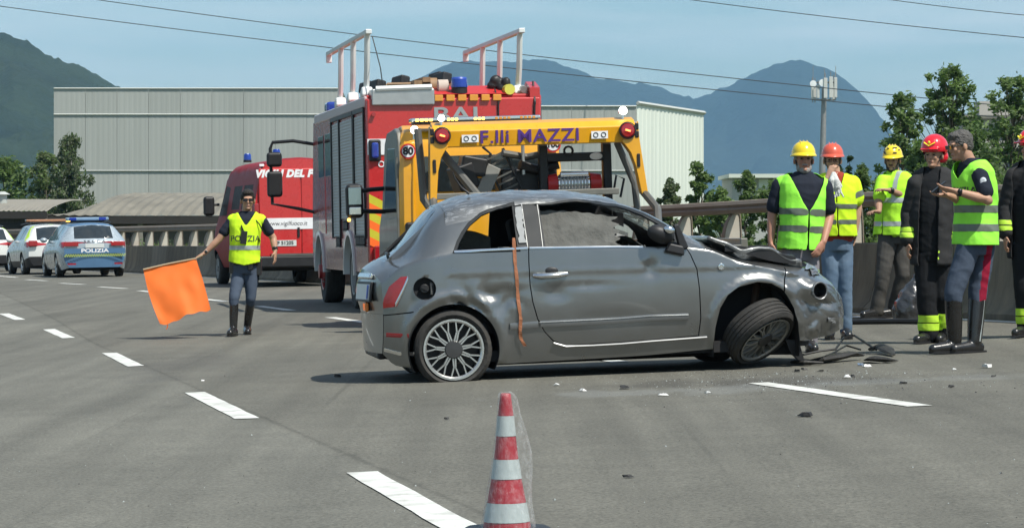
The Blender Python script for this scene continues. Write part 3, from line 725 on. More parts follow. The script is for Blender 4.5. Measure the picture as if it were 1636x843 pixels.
class Shell:
    """half body surface S(x,t): t 0..0.55 side, 0.55..0.8 greenhouse, 0.8..1 roof or bonnet to the centre line"""
    def __init__(s, x0, x1, zb, zbelt, zt, ws, wm, wr, crown, bow0, bow1, dent=None, top_pow=2.2, bulge=.55, nose=0.5):
        s.x0, s.x1 = x0, x1
        s.tb = dict(zb=zb, zbelt=zbelt, zt=zt, ws=ws, wm=wm, wr=wr, crown=crown)
        s.bow0, s.bow1, s.dent, s.tp, s.bulge, s.nose = bow0, bow1, dent, top_pow, bulge, nose; s.cache = {}
    def g(s, x):
        k = round(x, 5)
        if k not in s.cache:
            d = {n: interp(x, [p[0] for p in t], [p[1] for p in t]) for n, t in s.tb.items()}
            d['ze'] = max(d['zt'] - d['crown'], d['zb'] + .05); d['zl'] = min(d['zbelt'], d['ze'] - .012)
            s.cache[k] = d
        return s.cache[k]
    def warp(s, x, y, w):
        q = 1 - min(1, abs(y) / max(w, .05)) ** 2
        L0, A0 = s.bow0; L1, A1 = s.bow1
        if x < s.x0 + L0: x -= A0 * q * (1 - (x - s.x0) / L0)
        if x > s.x1 - L1: x += A1 * q * (1 - (s.x1 - x) / L1)
        return x
    def raw(s, x, t):
        d = s.g(x); wb = d['wm'] * (1 - .03)
        if t <= .55:
            q = t / .55; z = d['zb'] + (d['zl'] - d['zb']) * q
            y = d['wm'] - (d['wm'] - d['ws']) * (max(0, 1 - q / s.bulge)) ** 2 - (d['wm'] * .03) * max(0, (q - s.bulge) / (1 - s.bulge)) ** 2
        elif t <= .8:
            q = (t - .55) / .25; z = d['zl'] + (d['ze'] - d['zl']) * q
            y = wb + (d['wr'] - wb) * (q * .82 + .18 * q * q)
        else:
            q = (t - .8) / .2; y = d['wr'] * (1 - q); z = d['ze'] + d['crown'] * (1 - (1 - q) ** s.tp)
        return y, z, d
    def P(s, x, t, side=-1, off=0.0):
        y, z, d = s.raw(x, t); xx = s.warp(x, y, d['wm'])
        if s.dent: 
            dy, dz, dx = s.dent(x, y, z, side); y += dy; z += dz; xx += dx
        if off:
            e = 2e-3; a = s.P(x + e, t, side); b = s.P(x - e, t, side); c = s.P(x, min(1, t + e), side); d2 = s.P(x, max(0, t - e), side)
            n = (a - b).cross(c - d2)
            if n.length > 0:
                n.normalize()
                if n.y * side < 0 and t < .8 or (t >= .8 and n.z < 0): n = -n
                return Vector((xx, y * side, z)) + n * off
        return Vector((xx, y * side, z))
    def t_of(s, x, z):
        d = s.g(x)
        if z <= d['zl']: return .55 * max(0, (z - d['zb']) / (d['zl'] - d['zb']))
        if z <= d['ze']: return .55 + .25 * (z - d['zl']) / (d['ze'] - d['zl'])
        return .8 + .2 * (1 - max(0, 1 - (z - d['ze']) / max(d['crown'], 1e-4)) ** (1 / s.tp)) if z < d['zt'] else 1.0
    def S(s, x, z, side=-1, off=0.0): 
        x = min(max(x, s.x0), s.x1); return s.P(x, s.t_of(x, z), side, off)
    def regions(s, feats, step=.035, tstep=.02):
        """feats: (name, polygon in (x, t*TS), detail). Earlier feats win. Returns name -> (verts (x,t), faces)"""
        pts = []; edges = []
        def addpoly(poly, closed=True):
            o = len(pts); k = len(poly); pts.extend(poly)
            for i in range(k if closed else k - 1): edges.append((o + i, o + (i + 1) % k))
        out = [(s.x0 + (s.x1 - s.x0) * i / 120, 0.0) for i in range(121)] + [(s.x1, TS * i / 50) for i in range(1, 50)] + \
              [(s.x1 - (s.x1 - s.x0) * i / 120, TS) for i in range(121)] + [(s.x0, TS - TS * i / 50) for i in range(1, 50)]
        addpoly(out)
        for nm, poly in feats: addpoly([(min(max(p[0], s.x0), s.x1), min(max(p[1], 0), TS)) for p in poly])
        x = s.x0 + step * .5; r = random.Random(1)
        while x < s.x1:
            t = tstep * TS * .5
            while t < TS:
                pts.append((x + r.uniform(-.2, .2) * step, t + r.uniform(-.2, .2) * tstep * TS)); t += tstep * TS
            x += step if s.x0 + .3 < x < s.x1 - .3 else step * .6
        V, E, Fc, _, _, _ = delaunay_2d_cdt([Vector(p) for p in pts], edges, [], 1, 1e-5)
        res = {}
        for f in Fc:
            c = (sum(V[i].x for i in f) / len(f), sum(V[i].y for i in f) / len(f))
            nm = 'body'
            for n_, poly in feats:
                if poly_in(c, poly): nm = n_; break
            res.setdefault(nm, []).append(tuple(f))
        s.V = [(v.x, v.y / TS) for v in V]; return res
    def build(s, faces, name, mats, parent, side=-1, off=0.0, thick=0.014, smooth=180, both=False):
        used = {}; mb = MB()
        for sd in ((-1, 1) if both else (side,)):
            used = {}
            for f in faces:
                idx = []
                for i in f:
                    if i not in used:
                        used[i] = len(mb.v); x, t = s.V[i]; mb.v.append(tuple(s.P(x, t, sd, off)))
                    idx.append(used[i])
                mb.f.append(tuple(idx)); mb.mi.append(0)
        me = bpy.data.meshes.new(name); me.from_pydata(mb.v, [], mb.f)
        bm = bmesh.new(); bm.from_mesh(me); bmesh.ops.remove_doubles(bm, verts=bm.verts, dist=2e-4); bmesh.ops.recalc_face_normals(bm, faces=bm.faces)
        # outward: compare with the centre of the car
        c = Vector(((s.x0 + s.x1) / 2, 0, .6)); sm = sum((f.normal.dot(f.calc_center_median() - c)) * f.calc_area() for f in bm.faces)
        if sm < 0: bmesh.ops.reverse_faces(bm, faces=bm.faces)
        bm.to_mesh(me); bm.free()
        for m in (mats if isinstance(mats, (list, tuple)) else [mats]): me.materials.append(m)
        o = link(name, me, parent, smooth)
        if thick:
            so = o.modifiers.new('thickness', 'SOLIDIFY'); so.thickness = thick; so.offset = -1
            if len(me.materials) > 1: so.material_offset = 1; so.material_offset_rim = 1
            es = o.modifiers.new('split', 'EDGE_SPLIT'); es.split_angle = R(48); es.use_edge_sharp = False
        return o
    def cap(s, end, name, mats, parent, z0=None, z1=None, feats=None, thick=.012, nz=26, ny=24, off=0.0, yspan=1.0):
        """closing surface at the rear (end=0) or front (end=1)"""
        x = s.x0 if end == 0 else s.x1; mb = MB(); sg = -1 if end == 0 else 1
        zs = []
        for i in range(nz + 1):
            t = i / nz; y, z, d = s.raw(x, t); 
            if (z0 is not None and z < z0 - 1e-6) or (z1 is not None and z > z1 + 1e-6): continue
            zs.append((y, z, d))
        for (y, z, d) in zs:
            for j in range(ny + 1):
                yy = y * (2 * j / ny - 1) * yspan; bulge = .018 * math.sin(PI * min(1, max(0, (z - d['zb']) / (d['zt'] - d['zb']))))
                dd = s.dent(x, abs(yy), z, 1 if yy > 0 else -1) if s.dent else (0, 0, 0)
                mb.v.append((s.warp(x, yy, d['wm']) + sg * (bulge * (1 - abs(2 * j / ny - 1)) + off) + dd[2], yy + dd[0] * (1 if yy > 0 else -1), z + dd[1]))
        for i in range(len(zs) - 1):
            for j in range(ny): a = i * (ny + 1) + j; mb.f.append((a, a + 1, a + ny + 2, a + ny + 1)); mb.mi.append(0)
        me = bpy.data.meshes.new(name); me.from_pydata(mb.v, [], mb.f); bm = bmesh.new(); bm.from_mesh(me)
        bmesh.ops.recalc_face_normals(bm, faces=bm.faces)
        if sum(f.normal.x * sg for f in bm.faces) < 0: bmesh.ops.reverse_faces(bm, faces=bm.faces)
        bm.to_mesh(me); bm.free()
        for m in (mats if isinstance(mats, (list, tuple)) else [mats]): me.materials.append(m)
        return link(name, me, parent, 180)
    def tz(s, poly):        # side polygon (x,z) -> (x, t*TS)
        return [(x, s.t_of(min(max(x, s.x0), s.x1), z) * TS) for x, z in poly]
    def strip(s, pts, w, name, m, parent, side=-1, off=.012, bevel=0, wz=True, cap=True):
        """raised moulding following the side surface through (x,z) points"""
        mb = MB(); rings = []
        for (x, z) in dense(pts, .06, False):
            a = s.S(x, z - w / 2, side, -.004); b = s.S(x, z - w / 2, side, off); c = s.S(x, z + w / 2, side, off); d = s.S(x, z + w / 2, side, -.004)
            m_ = s.S(x, z, side, off * 1.35); rings.append([a, b, m_, c, d])
        mb.loft(rings); return mb.build(name, m, parent, smooth=50)
def ring_poly(cx, cz, r, n=28, a0=0, a1=2 * PI): return [(cx + r * math.cos(a0 + (a1 - a0) * i / n), cz + r * math.sin(a0 + (a1 - a0) * i / n)) for i in range(n + (0 if a1 - a0 > 6.28 else 1))]

# shared vehicle materials
M_TYRE = mat('tyre_rubber', (0.030, 0.029, 0.027), 0.85, var=.25, scale=9, dirt=.6, dirtcol=(.075, .068, .058), bump=.3, bscale=40)
M_ALLOY = mat('alloy_rim', (0.72, 0.72, 0.70), 0.28, 0.9, var=.06, dirt=.3, dirtcol=(.2, .18, .15))
M_RIMDARK = mat('rim_inside', (0.035, 0.035, 0.035), 0.5, .3)
M_BLACKP = mat('black_plastic', (0.022, 0.022, 0.023), 0.45, var=.15, spec=.4)
M_INT = mat('interior_dark', (0.018, 0.018, 0.019), 0.8, var=.2)
M_CHROME = mat('chrome', (0.75, 0.76, 0.76), 0.12, 1.0, var=.03)
M_CAP = mat('hub_cap_grey', (.075, .075, .075), .35, .5)
M_GLASSD = mat('tinted_glass', (0.018, 0.024, 0.026), 0.06, 0.0, var=.1, spec=.9, coat=.6)
M_LENSR = mat('red_lens', (0.33, 0.012, 0.018), 0.12, 0.0, var=.12, scale=30, coat=1)
M_LENSO = mat('orange_lens', (0.75, 0.20, 0.02), 0.15, coat=1)
M_LENSW = mat('clear_lens', (0.62, 0.66, 0.68), 0.1, .3, coat=1)
M_PLATE = mat('number_plate', (0.62, 0.64, 0.62), .4, var=.05)
M_BLUEB = mat('plate_blue', (0.03, 0.08, 0.40), .4)
M_INK = mat('black_ink', (0.015, 0.015, 0.018), .5)
def tyre_mb(r, w, rim, flat=None):
    mb = MB(); h = w / 2
    prof = [(rim, -h * .80), (rim + .012, -h * .96), (rim + (r - rim) * .5, -h * 1.06), (r - .022, -h * .98), (r - .006, -h * .80)]
    ng = 4
    for i in range(ng):
        a = -h * .72 + i * h * 1.44 / ng; b = a + h * 1.44 / ng
        prof += [(r, a + .004), (r, b - .008), (r - .007, b - .006), (r - .007, b)]
    prof += [(r - .006, h * .80), (r - .022, h * .98), (rim + (r - rim) * .5, h * 1.06), (rim + .012, h * .96), (rim, h * .80), (rim - .012, 0)]
    prof += [prof[0]]
    mb.lathe(prof, 40, axis='y')
    if flat is not None:
        v2 = []
        for (x, y, z) in mb.v:
            if z < -flat: 
                ex = (-flat - z); y = y * (1 + ex * 6 * .25) ; x = x * (1 + ex * 1.2); z = -flat - (.0 if abs(y) < h else 0)
            v2.append((x, y, z))
        mb.v = v2
    return mb
def make_wheel(parent, loc, r, w, rim, rot=(0, 0, 0), style='y', flat=None, rimm=None, side=-1, nsp=9, name='wheel', detail=True):
    """wheel whose outer face looks to local -y (side=-1)"""
    e = bpy.data.objects.new(name, None); COL.objects.link(e); e.parent = parent; e.location = loc; e.rotation_euler = rot
    rimm = rimm or M_ALLOY
    tyre_mb(r, w, rim, flat).build('tyre', M_TYRE, e, smooth=35)
    o = -w / 2 * side * -1 if side == 1 else -w / 2          # outer face y
    o = -w / 2 if side == -1 else w / 2
    sg = -1 if side == -1 else 1
    mb = MB(); mb.lathe([(rim * .99, o + .0 * sg), (rim * .93, o - .002 * sg), (rim * .90, o - .02 * sg), (rim * .88, o - .12 * sg), (rim * .1, o - .13 * sg)], 36, axis=None) if False else None
    def lat(prof): 
        m2 = MB(); m2.lathe([(a, -b) for a, b in prof], 40, axis='y'); return m2      # axis y: h -> -y
    # lathe about y: height h maps to -y for Rot(90,X): (x,y,h) -> (x,-h,y)
    ring = lat([(rim * 1.0, o + sg * .000), (rim * 1.015, o + sg * .004), (rim * .95, o + sg * .004), (rim * .905, o - sg * .006), (rim * .895, o - sg * .05), (rim * .99, o - sg * .05)])
    ring.build('rim', rimm, e, smooth=40)
    lat([(rim * .93, o - sg * .05), (rim * .88, o - sg * .10), (.03, o - sg * .105), (.0, o - sg * .105)]).build('brake_disc', M_RIMDARK, e, smooth=40)
    mb = MB(); yo = o - sg * .004; yi = o - sg * .03
    def bar(p, q, w0, w1):
        a = Vector((p[0], 0, p[1])); b = Vector((q[0], 0, q[1])); t = (b - a).normalized(); n_ = Vector((-t.z, 0, t.x))
        rg = []
        for c, ww in ((a, w0), (b, w1)):
            rg.append([c + n_ * ww / 2 + Vector((0, yi, 0)), c + n_ * ww * .36 + Vector((0, yo, 0)), c - n_ * ww * .36 + Vector((0, yo, 0)), c - n_ * ww / 2 + Vector((0, yi, 0))])
        mb.loft(rg)
    for i in range(nsp):
        a = 2 * PI * i / nsp + .17; da = PI / nsp
        def pol(rr, an): return (rr * math.cos(an), rr * math.sin(an))
        if style == 'y':
            for s2 in (-1, 1):
                bar(pol(rim * .26, a + s2 * .16), pol(rim * .60, a + s2 * .05), .017, .015)
                bar(pol(rim * .58, a + s2 * .04), pol(rim * .93, a + s2 * da * .52), .0145, .013)
            bar(pol(rim * .36, a + da), pol(rim * .93, a + da), .012, .009) if False else None
        elif style == '5':
            for s2 in (-1, 1): bar(pol(rim * .15, a + s2 * .25), pol(rim * .93, a + s2 * .16), .03, .035)
        else:
            bar(pol(rim * .15, a), pol(rim * .93, a), .06, .09)
    mb.build('spokes', rimm, e, smooth=30)
    lat([(rim * .30, o - sg * .02), (rim * .30, o + sg * .0), (rim * .27, o + sg * .008), (0.001, o + sg * .010)]).build('hub_cap', M_CAP, e, smooth=40)
    return e
# =============================== THE WRECKED SMALL CAR ===============================
def paintmat(name, col, metal, rough, scuff=0.0, dirt=.2, scufcol=(.55, .56, .56)):
    m = mat(name, col, rough, metal, var=.04, scale=5, coat=.7, dirt=dirt, dirtcol=(col[0] * .75 + .02, col[1] * .72 + .02, col[2] * .68 + .015), dscale=3.2, bump=.04, bscale=3.5)
    if scuff:
        n = m.node_tree.nodes; l = m.node_tree.links; b = n['Principled BSDF']
        src = b.inputs['Base Color'].links[0].from_socket
        t = n.new('ShaderNodeTexCoord'); mp = n.new('ShaderNodeMapping'); mp.inputs['Scale'].default_value = (1.6, 4, 7)
        q = n.new('ShaderNodeTexNoise'); q.inputs['Scale'].default_value = 5; q.inputs['Detail'].default_value = 9; q.inputs['Roughness'].default_value = .72; q.inputs['Distortion'].default_value = .6
        r = n.new('ShaderNodeMapRange'); r.inputs['From Min'].default_value = .53; r.inputs['From Max'].default_value = .60; r.inputs['To Max'].default_value = scuff
        mx = n.new('ShaderNodeMixRGB'); mx.inputs['Color2'].default_value = (*scufcol, 1)
        l.new(t.outputs['Object'], mp.inputs['Vector']); l.new(mp.outputs['Vector'], q.inputs['Vector']); l.new(q.outputs['Fac'], r.inputs['Value']); l.new(r.outputs['Result'], mx.inputs['Fac'])
        l.new(src, mx.inputs['Color1']); l.new(mx.outputs['Color'], b.inputs['Base Color'])
    return m
M_GREY = paintmat('wreck_grey_paint', (0.225, 0.23, 0.226), .80, .30)
M_GREYS = paintmat('wreck_grey_paint_scraped', (0.20, 0.205, 0.205), .7, .42, scuff=.6)
M_GREYF = paintmat('wreck_grey_paint_scuffed', (0.18, 0.185, 0.185), .6, .5, scuff=.45, dirt=.5)
M_BPIL = mat('window_frame_black', (0.022, 0.025, 0.027), .5, var=.1, spec=.25)
M_BARE = mat('bare_filler', (0.27, 0.28, 0.28), .6, var=.15, scale=20)
M_SHATTER = mat('shattered_glass', (0.42, 0.55, 0.54), .25, 0, var=.5, scale=22, alpha=.62, bump=1.0, bscale=40)
M_CURT = mat('deployed_curtain_airbag', (0.11, 0.11, 0.10), .85, var=.35, scale=6, dirt=.7, dirtcol=(.09, .088, .08), bump=1.0, bscale=14)
M_STRAP = mat('orange_brown_strap', (0.34, 0.13, 0.06), .7, var=.2)
def z1(zx, zy): return (570 + zx / 2.555, 290 + zy / 2.555)
def z2(zx, zy): return (960 + zx / 2.555, 290 + zy / 2.555)
def side(p):                # photo pixel on the near flank -> car x,z (metres)
    u, v = p; return ((u - 727) / 211 + .53, (608 - .037 * (u - 727) - v) / 215)
def sz1(*pts): return [side(z1(*p)) for p in pts]
def sz2(*pts): return [side(z2(*p)) for p in pts]
rc = hit(727, 609); HEAD = R(8.5)
car_rot = Matrix.Rotation(HEAD, 3, 'Z') @ Matrix.Rotation(-math.atan(.036 * math.cos(HEAD)), 3, 'Y')
off_local = Vector((.53, -.76, 0))
KS = 1.027; cl = rc - car_rot @ (off_local * KS)
wreck = thing('wrecked_car', 'crashed grey three-door hatchback with a buckled bonnet and splayed front wheel', 'car', cl, rot=car_rot.to_euler()); wreck.scale = (KS, KS, KS)
def gauss(x, z, cx, cz, sx, sz): return math.exp(-((x - cx) / sx) ** 2 - ((z - cz) / sz) ** 2)
def dent(x, y, z, sd):
    dy = dz = dx = 0.0
    n1 = noise.noise(Vector((x * 4.2, z * 4.2, sd * 3 + 1))); n2 = noise.noise(Vector((x * 11, z * 11, sd * 5 + 4)))
    # general gentle waviness
    dy += .0015 * n1
    rdg = lambda a, b, c: abs(noise.noise(Vector((a, b, c)))) * 2 - .5
    # crumple above the rear wheel
    g = gauss(x, z, .80, .60, .22, .10) + .8 * gauss(x, z, .55, .56, .2, .06)
    dy += g * (-.016 + .042 * rdg(x * 6.5, z * 6, 2) + .004 * rdg(x * 21, z * 15, 4))
    # dents in the door
    dy -= .016 * gauss(x, z, 1.30, .62, .09, .05); dy -= .010 * gauss(x, z, 1.50, .67, .22, .02)
    dy -= .020 * gauss(x, z, 2.02, .78, .045, .06); dy += .010 * gauss(x, z, 1.98, .84, .03, .03)
    dy -= .006 * gauss(x, z, 1.72, .42, .3, .06)
    # waist crease line running from the fuel flap to the headlamp
    zc = .80 - .012 * x + .0; dy += (.0045 * math.exp(-((z - zc) / .015) ** 2) - .003 * math.exp(-((z - zc + .04) / .03) ** 2)) * (1 if .5 < x < 2.95 else 0)
    # front wing and nose crushed
    f = max(0.0, min(1.0, (x - 2.55) / .55)); f2 = max(0.0, min(1.0, (x - 2.95) / .3))
    dy += f * (.003 * n1 + .012 * f * rdg(x * 6, z * 5, 7)) + f2 * (.060 * rdg(x * 3.6, z * 4.5, 6) + .012 * rdg(x * 11, z * 9, 3))
    dz += f2 * .022 * noise.noise(Vector((x * 7, z * 5, 8))); dx += f2 * .03 * noise.noise(Vector((y * 5, z * 6, 9)))
    # arch lips flare
    for (cx, cz) in ((.53, .27), (2.83, .30)):
        rr = math.hypot(x - cx, z - cz); dy += .022 * math.exp(-((rr - .36) / .035) ** 2) * (1 if z > .12 else 0) * (1 if cx < 1 or rr < .4 else 0)
    if x < .45:
        q2 = max(0, 1 - (y / .66) ** 2) * (1 - x / .45); dx -= .050 * q2 * math.exp(-((z - .68) / .12) ** 2)
    # roof beaten in
    if z > 1.18:
        q = min(1, (z - 1.18) / .1); dz += q * (.014 * noise.noise(Vector((x * 5, y * 5, 3))) + .006 * noise.noise(Vector((x * 15, y * 15, 5)))) - .018 * q * gauss(x, y, 1.5, .1, .4, .4)
    return dy, dz, dx
W = Shell(.03, 3.50,
    zb=[(.03, .22), (.12, .13), (.3, .10), (.9, .115), (1.9, .13), (2.4, .155), (3.15, .19), (3.35, .2), (3.5, .25)],
    zbelt=[(.03, .74), (.2, .87), (.45, .93), (.9, .965), (1.3, .955), (2.2, .925), (2.45, .90), (2.7, .80), (3.1, .70), (3.35, .60), (3.5, .44)],
    zt=[(.03, .84), (.07, .875), (.13, .915), (.22, .965), (.30, 1.05), (.38, 1.17), (.45, 1.255), (.53, 1.315), (.72, 1.37), (.95, 1.39), (1.27, 1.405), (1.5, 1.395), (1.7, 1.36), (1.9, 1.305), (2.05, 1.245), (2.2, 1.155), (2.35, 1.06), (2.47, .99), (2.6, .93), (2.75, .865), (2.95, .83), (3.12, .79), (3.26, .75), (3.35, .69), (3.43, .61), (3.50, .48)],
    ws=[(.03, .60), (.3, .74), (.8, .755), (2.6, .755), (3.1, .70), (3.5, .52)],
    wm=[(.03, .655), (.10, .71), (.2, .755), (.4, .80), (.9, .813), (2.4, .813), (2.8, .80), (3.0, .775), (3.15, .745), (3.32, .70), (3.42, .65), (3.50, .585)],
    wr=[(.03, .54), (.2, .54), (.45, .53), (.8, .56), (1.8, .565), (2.1, .60), (2.4, .66), (2.6, .69), (2.9, .66), (3.2, .60), (3.5, .46)],
    crown=[(.03, .05), (.3, .06), (.8, .085), (1.8, .085), (2.3, .07), (2.6, .07), (3.0, .06), (3.5, .04)],
    bow0=(.5, .075), bow1=(.75, .14), dent=dent)
qwin = sz1((425, 283), (440, 250), (462, 215), (490, 180), (540, 140), (610, 112), (668, 99), (668, 276))
peel = sz1((672, 99), (706, 97), (708, 272), (672, 276))
bpil = sz1((709, 96), (770, 92), (770, 268), (711, 271))
dwin = sz1((776, 92), (900, 84), (1000, 84)) + sz2((20, 86), (100, 100), (200, 137), (270, 178), (300, 205), (318, 240), (300, 262), (180, 264), (0, 264)) + sz1((782, 266))
dwin_o = sz1((712, 94), (768, 88), (900, 76), (1000, 75)) + sz2((20, 77), (105, 90), (210, 127), (290, 172), (330, 215), (350, 265))
door = sz1((713, 274), (711, 330), (712, 420), (720, 490), (738, 560), (765, 612), (800, 650), (850, 668), (1073, 657)) + sz2((200, 648), (395, 632), (404, 560), (402, 440), (395, 360), (372, 300), (350, 262), (180, 266), (0, 266))
arch_r = [p for p in ring_poly(.53, .235, .335, 40, -.5, PI + .5)]
arch_f = sz2((452, 720), (455, 660), (462, 600), (482, 520), (515, 465), (560, 432), (640, 412), (700, 418), (742, 440), (775, 480), (800, 520), (812, 580), (815, 650), (812, 720))
fuel = ring_poly(*side(z1(292, 437)), .083, 20)
tail = [(p[0] + .03, p[1]) for p in sz1((187, 390), (216, 388), (198, 440), (166, 510), (112, 518), (120, 480), (142, 430))]
hlx, hlz = side(z2(905, 450)); headl = ring_poly(hlx + .01, hlz, .062, 20)
D = lambda p, s=.03: dense(p, s)
def T(poly): return W.tz(D(poly))
seam_b = [(.03, .50), (.10, .505), (.22, .515), (.24, .52), (.24, .527), (.2, .523), (.1, .513), (.03, .508)]
wing = D(sz2((378, 262), (420, 262), (520, 300), (640, 318), (640, 322), (520, 305), (420, 268), (382, 268)), .03)
feats = [
    ('arch', W.tz(arch_r)), ('arch', T(arch_f)), ('quarter_hole', T(qwin)), ('peel', T(peel)), ('pillar_trim', T(bpil)), ('door_hole', T(dwin)),
    ('fuel', T(fuel)), ('tail', T(tail)), ('headhole', T(headl)),
    ('gap', T(seam_b)),
    ('door', T(poly_off(door, -.004))), ('gap', T(poly_off(door, .004))),
    ('frame', T(poly_off(qwin, .022))), ('frame', T([p for p in dwin_o] + sz2((345, 264)) + sz1((772, 272), (772, 92)))),
    ('screen', [(1.86, .86 * TS), (2.05, .835 * TS), (2.42, .825 * TS), (2.50, .87 * TS), (2.52, 1.0 * TS), (1.82, 1.0 * TS)]),
    ('rear_glass', [(.13, .865 * TS), (.42, .84 * TS), (.49, .87 * TS), (.50, 1 * TS), (.11, 1 * TS)]),
    ('bay', [(2.56, .84 * TS), (3.28, .84 * TS), (3.31, 1 * TS), (2.55, 1 * TS)]),
    ('front_gap', T([(3.02, .40), (3.03, .62), (3.06, .745), (3.068, .745), (3.04, .62), (3.03, .40)])),
    ('roof', [(.52, .725 * TS), (1.0, .715 * TS), (1.8, .70 * TS), (2.3, .68 * TS), (2.5, .68 * TS), (2.5, 1 * TS), (.52, 1 * TS)]),
]
rg = W.regions(feats, step=.026, tstep=.015)
W.build(rg['body'], 'body', [M_GREY, M_INT], wreck, both=True)
W.build(rg['roof'], 'roof', [M_GREYS, M_INT], wreck, both=True)
dr = W.build(rg['door'], 'door', [M_GREY, M_INT], wreck)
W.build(rg['door'], 'door', [M_GREY, M_INT], wreck, side=1)
for sd in (-1, 1): W.build(rg['frame'], 'window_frame', [M_BPIL, M_BPIL], wreck, side=sd, off=-.002)
for sd in (-1, 1): W.build(rg['pillar_trim'], 'pillar_trim', [M_BPIL, M_INT], wreck, side=sd, off=-.004)
for sd in (-1, 1): W.build(rg['peel'], 'torn_trim', [M_BPIL, M_INT], wreck, side=sd, off=-.006)
# torn pale strip hanging in the quarter window edge
mb = MB(); rr_ = random.Random(8); L_ = []; Rr = []
for i in range(17):
    z = 1.00 + i * .0165; x0_ = side(z1(678, 0))[0] ; L_.append((x0_ + rr_.uniform(-.006, .008), z)); Rr.append((x0_ + .052 + rr_.uniform(-.016, .006), z))
for (a, b) in zip(L_, Rr): mb.v += [tuple(W.S(a[0], a[1], -1, .004)), tuple(W.S(b[0], b[1], -1, .004))]
for i in range(16): mb.f.append((2*i, 2*i+1, 2*i+3, 2*i+2)); mb.mi.append(0)
mb.build('torn_strip', M_BARE, wreck, smooth=None)
for sd in (-1, 1): W.build(rg['tail'], 'tail_light', M_LENSR, wreck, side=sd, off=.004)
c = [p for p in rg['tail']]
tl = [p for p in tail]; cx = sum(p[0] for p in tl) / len(tl); cz = sum(p[1] for p in tl) / len(tl)
W.strip([(tail[1][0] - .002, tail[1][1] - .01), (tail[2][0] - .006, tail[2][1]), (tail[3][0] - .006, tail[3][1] + .01)], .035, 'light_trim', M_CHROME, wreck, off=.010)
# fuel flap recess: dark pot with the black cap
fx, fz = side(z1(292, 437)); fp = W.S(fx, fz); 
mb = MB(); mb.lathe([(.083, -.002), (.078, -.05), (.001, -.055)], 20, Matrix.Translation(fp), axis='y'); mb.build('filler_pot', M_INT, wreck)
mb = MB(); mb.lathe([(.034, -.04), (.034, -.012), (.028, -.006), (.001, -.006)], 14, Matrix.Translation(fp), axis='y'); mb.box((fp.x, fp.y + .004, fp.z), (.055, .012, .012), (0, .5, 0)); mb.build('filler_cap', M_BLACKP, wreck)
mb = MB(); mb.box((fp.x + .055, fp.y + .02, fp.z), (.03, .01, .09), (0, 0, .7)); mb.build('filler_hinge', M_GREYF, wreck)
# closed ends
W.cap(0, 'tailgate', [M_GREY], wreck, z0=.50)
W.cap(0, 'rear_bumper', [M_GREY], wreck, z1=.52, off=.004)
W.cap(1, 'front_bumper', [M_GREYF], wreck)
# tailgate fittings: chrome handle bar, plate, emblem
def rearp(y, z, o=.0): return (W.warp(W.x0, y, .66) + dent(W.x0, abs(y), z, 1)[2] - .012 - o * .6, y, z)
mb = MB(); mb.box(rearp(-.28, .79, -.01), (.035, .40, .045), (0, .5, .12)); mb.build('tailgate_handle', M_CHROME, wreck, bevel=.012)
mb = MB(); mb.box(rearp(-.30, .675, -.012), (.02, .42, .15), (0, .12, .15)); pl = mb.build('plate_holder', M_BLACKP, wreck, bevel=.006)
mb = MB(); mb.box(rearp(-.30, .675, .006), (.008, .38, .115), (0, .12, .15)); p2 = mb.build('number_plate', M_PLATE, wreck)
mb = MB(); mb.box(Vector(rearp(-.30, .675, .014)) + Vector((.02, -.16, 0)), (.004, .03, .105), (0, .12, .15)); mb.build('plate_band', M_BLUEB, p2, smooth=None)
mb = MB(); mb.box(rearp(0, .22, -.14), (.07, .95, .10)); mb.build('diffuser', M_BLACKP, wreck, bevel=.02)
W.strip([(.05, .36), (.12, .355), (.2, .35)], .03, 'reflector', M_LENSR, wreck, off=.006)
W.strip([(.04, .25), (.14, .22), (.24, .215)], .025, 'bumper_trim', M_CHROME, wreck, off=.006)
mb = MB(); mb.box(rearp(-.3, .56, .015), (.03, .16, .07)); mb.build('fog_light', M_LENSO, wreck, bevel=.01)
# rear wiper
mb = MB(); mb.tube([(.13, -.05, .95), (.10, -.3, .955), (.10, -.5, .95)], .012, 6); mb.build('rear_wiper', M_BLACKP, wreck)
# rear glass, shattered windscreen
W.build(rg['rear_glass'], 'rear_window', M_GLASSD, wreck, both=True, off=-.003, thick=0)
def crush(o, amt, seed, zf=-.03):
    for v in o.data.vertices:
        n_ = noise.noise(v.co * 6 + Vector((seed, 0, 0))); m_ = noise.noise(v.co * 17 + Vector((0, seed, 0)))
        v.co += Vector((n_ * amt * .5, 0, n_ * amt + m_ * amt * .4 + zf * max(0, 1 - (v.co.y / .6) ** 2)))
ws_ = W.build(rg['screen'], 'windscreen', M_SHATTER, wreck, both=True, off=-.006, thick=0, smooth=None); crush(ws_, .02, 3, -.05)
# chrome waist strip, rub strips, sill highlight
W.strip(sz1((415, 289), (560, 281), (709, 274)), .016, 'waist_strip', M_CHROME, wreck, off=.006)
W.strip(sz1((716, 273), (900, 270), (1073, 268)) + sz2((180, 269)), .012, 'waist_strip', M_CHROME, wreck, off=.005)
M_RUB = mat('rub_strip', (.22, .225, .225), .35, .6)
W.strip(sz1((625, 590), (738, 581)), .045, 'rub_strip', M_RUB, wreck, off=.016)
W.strip(sz1((747, 580), (1073, 566)) + sz2((200, 556), (352, 551)), .045, 'rub_strip', M_RUB, wreck, off=.016)
W.strip(sz1((742, 574), (1073, 559)) + sz2((200, 549), (352, 545)), .010, 'rub_strip_chrome', M_CHROME, wreck, off=.019)
W.strip(sz1((800, 657), (850, 671), (960, 668), (1073, 662)) + sz2((200, 652), (428, 636)), .014, 'sill_highlight', M_RUB, wreck, off=.016)  # raised pale strip shaped to stand in for the glint along the sill
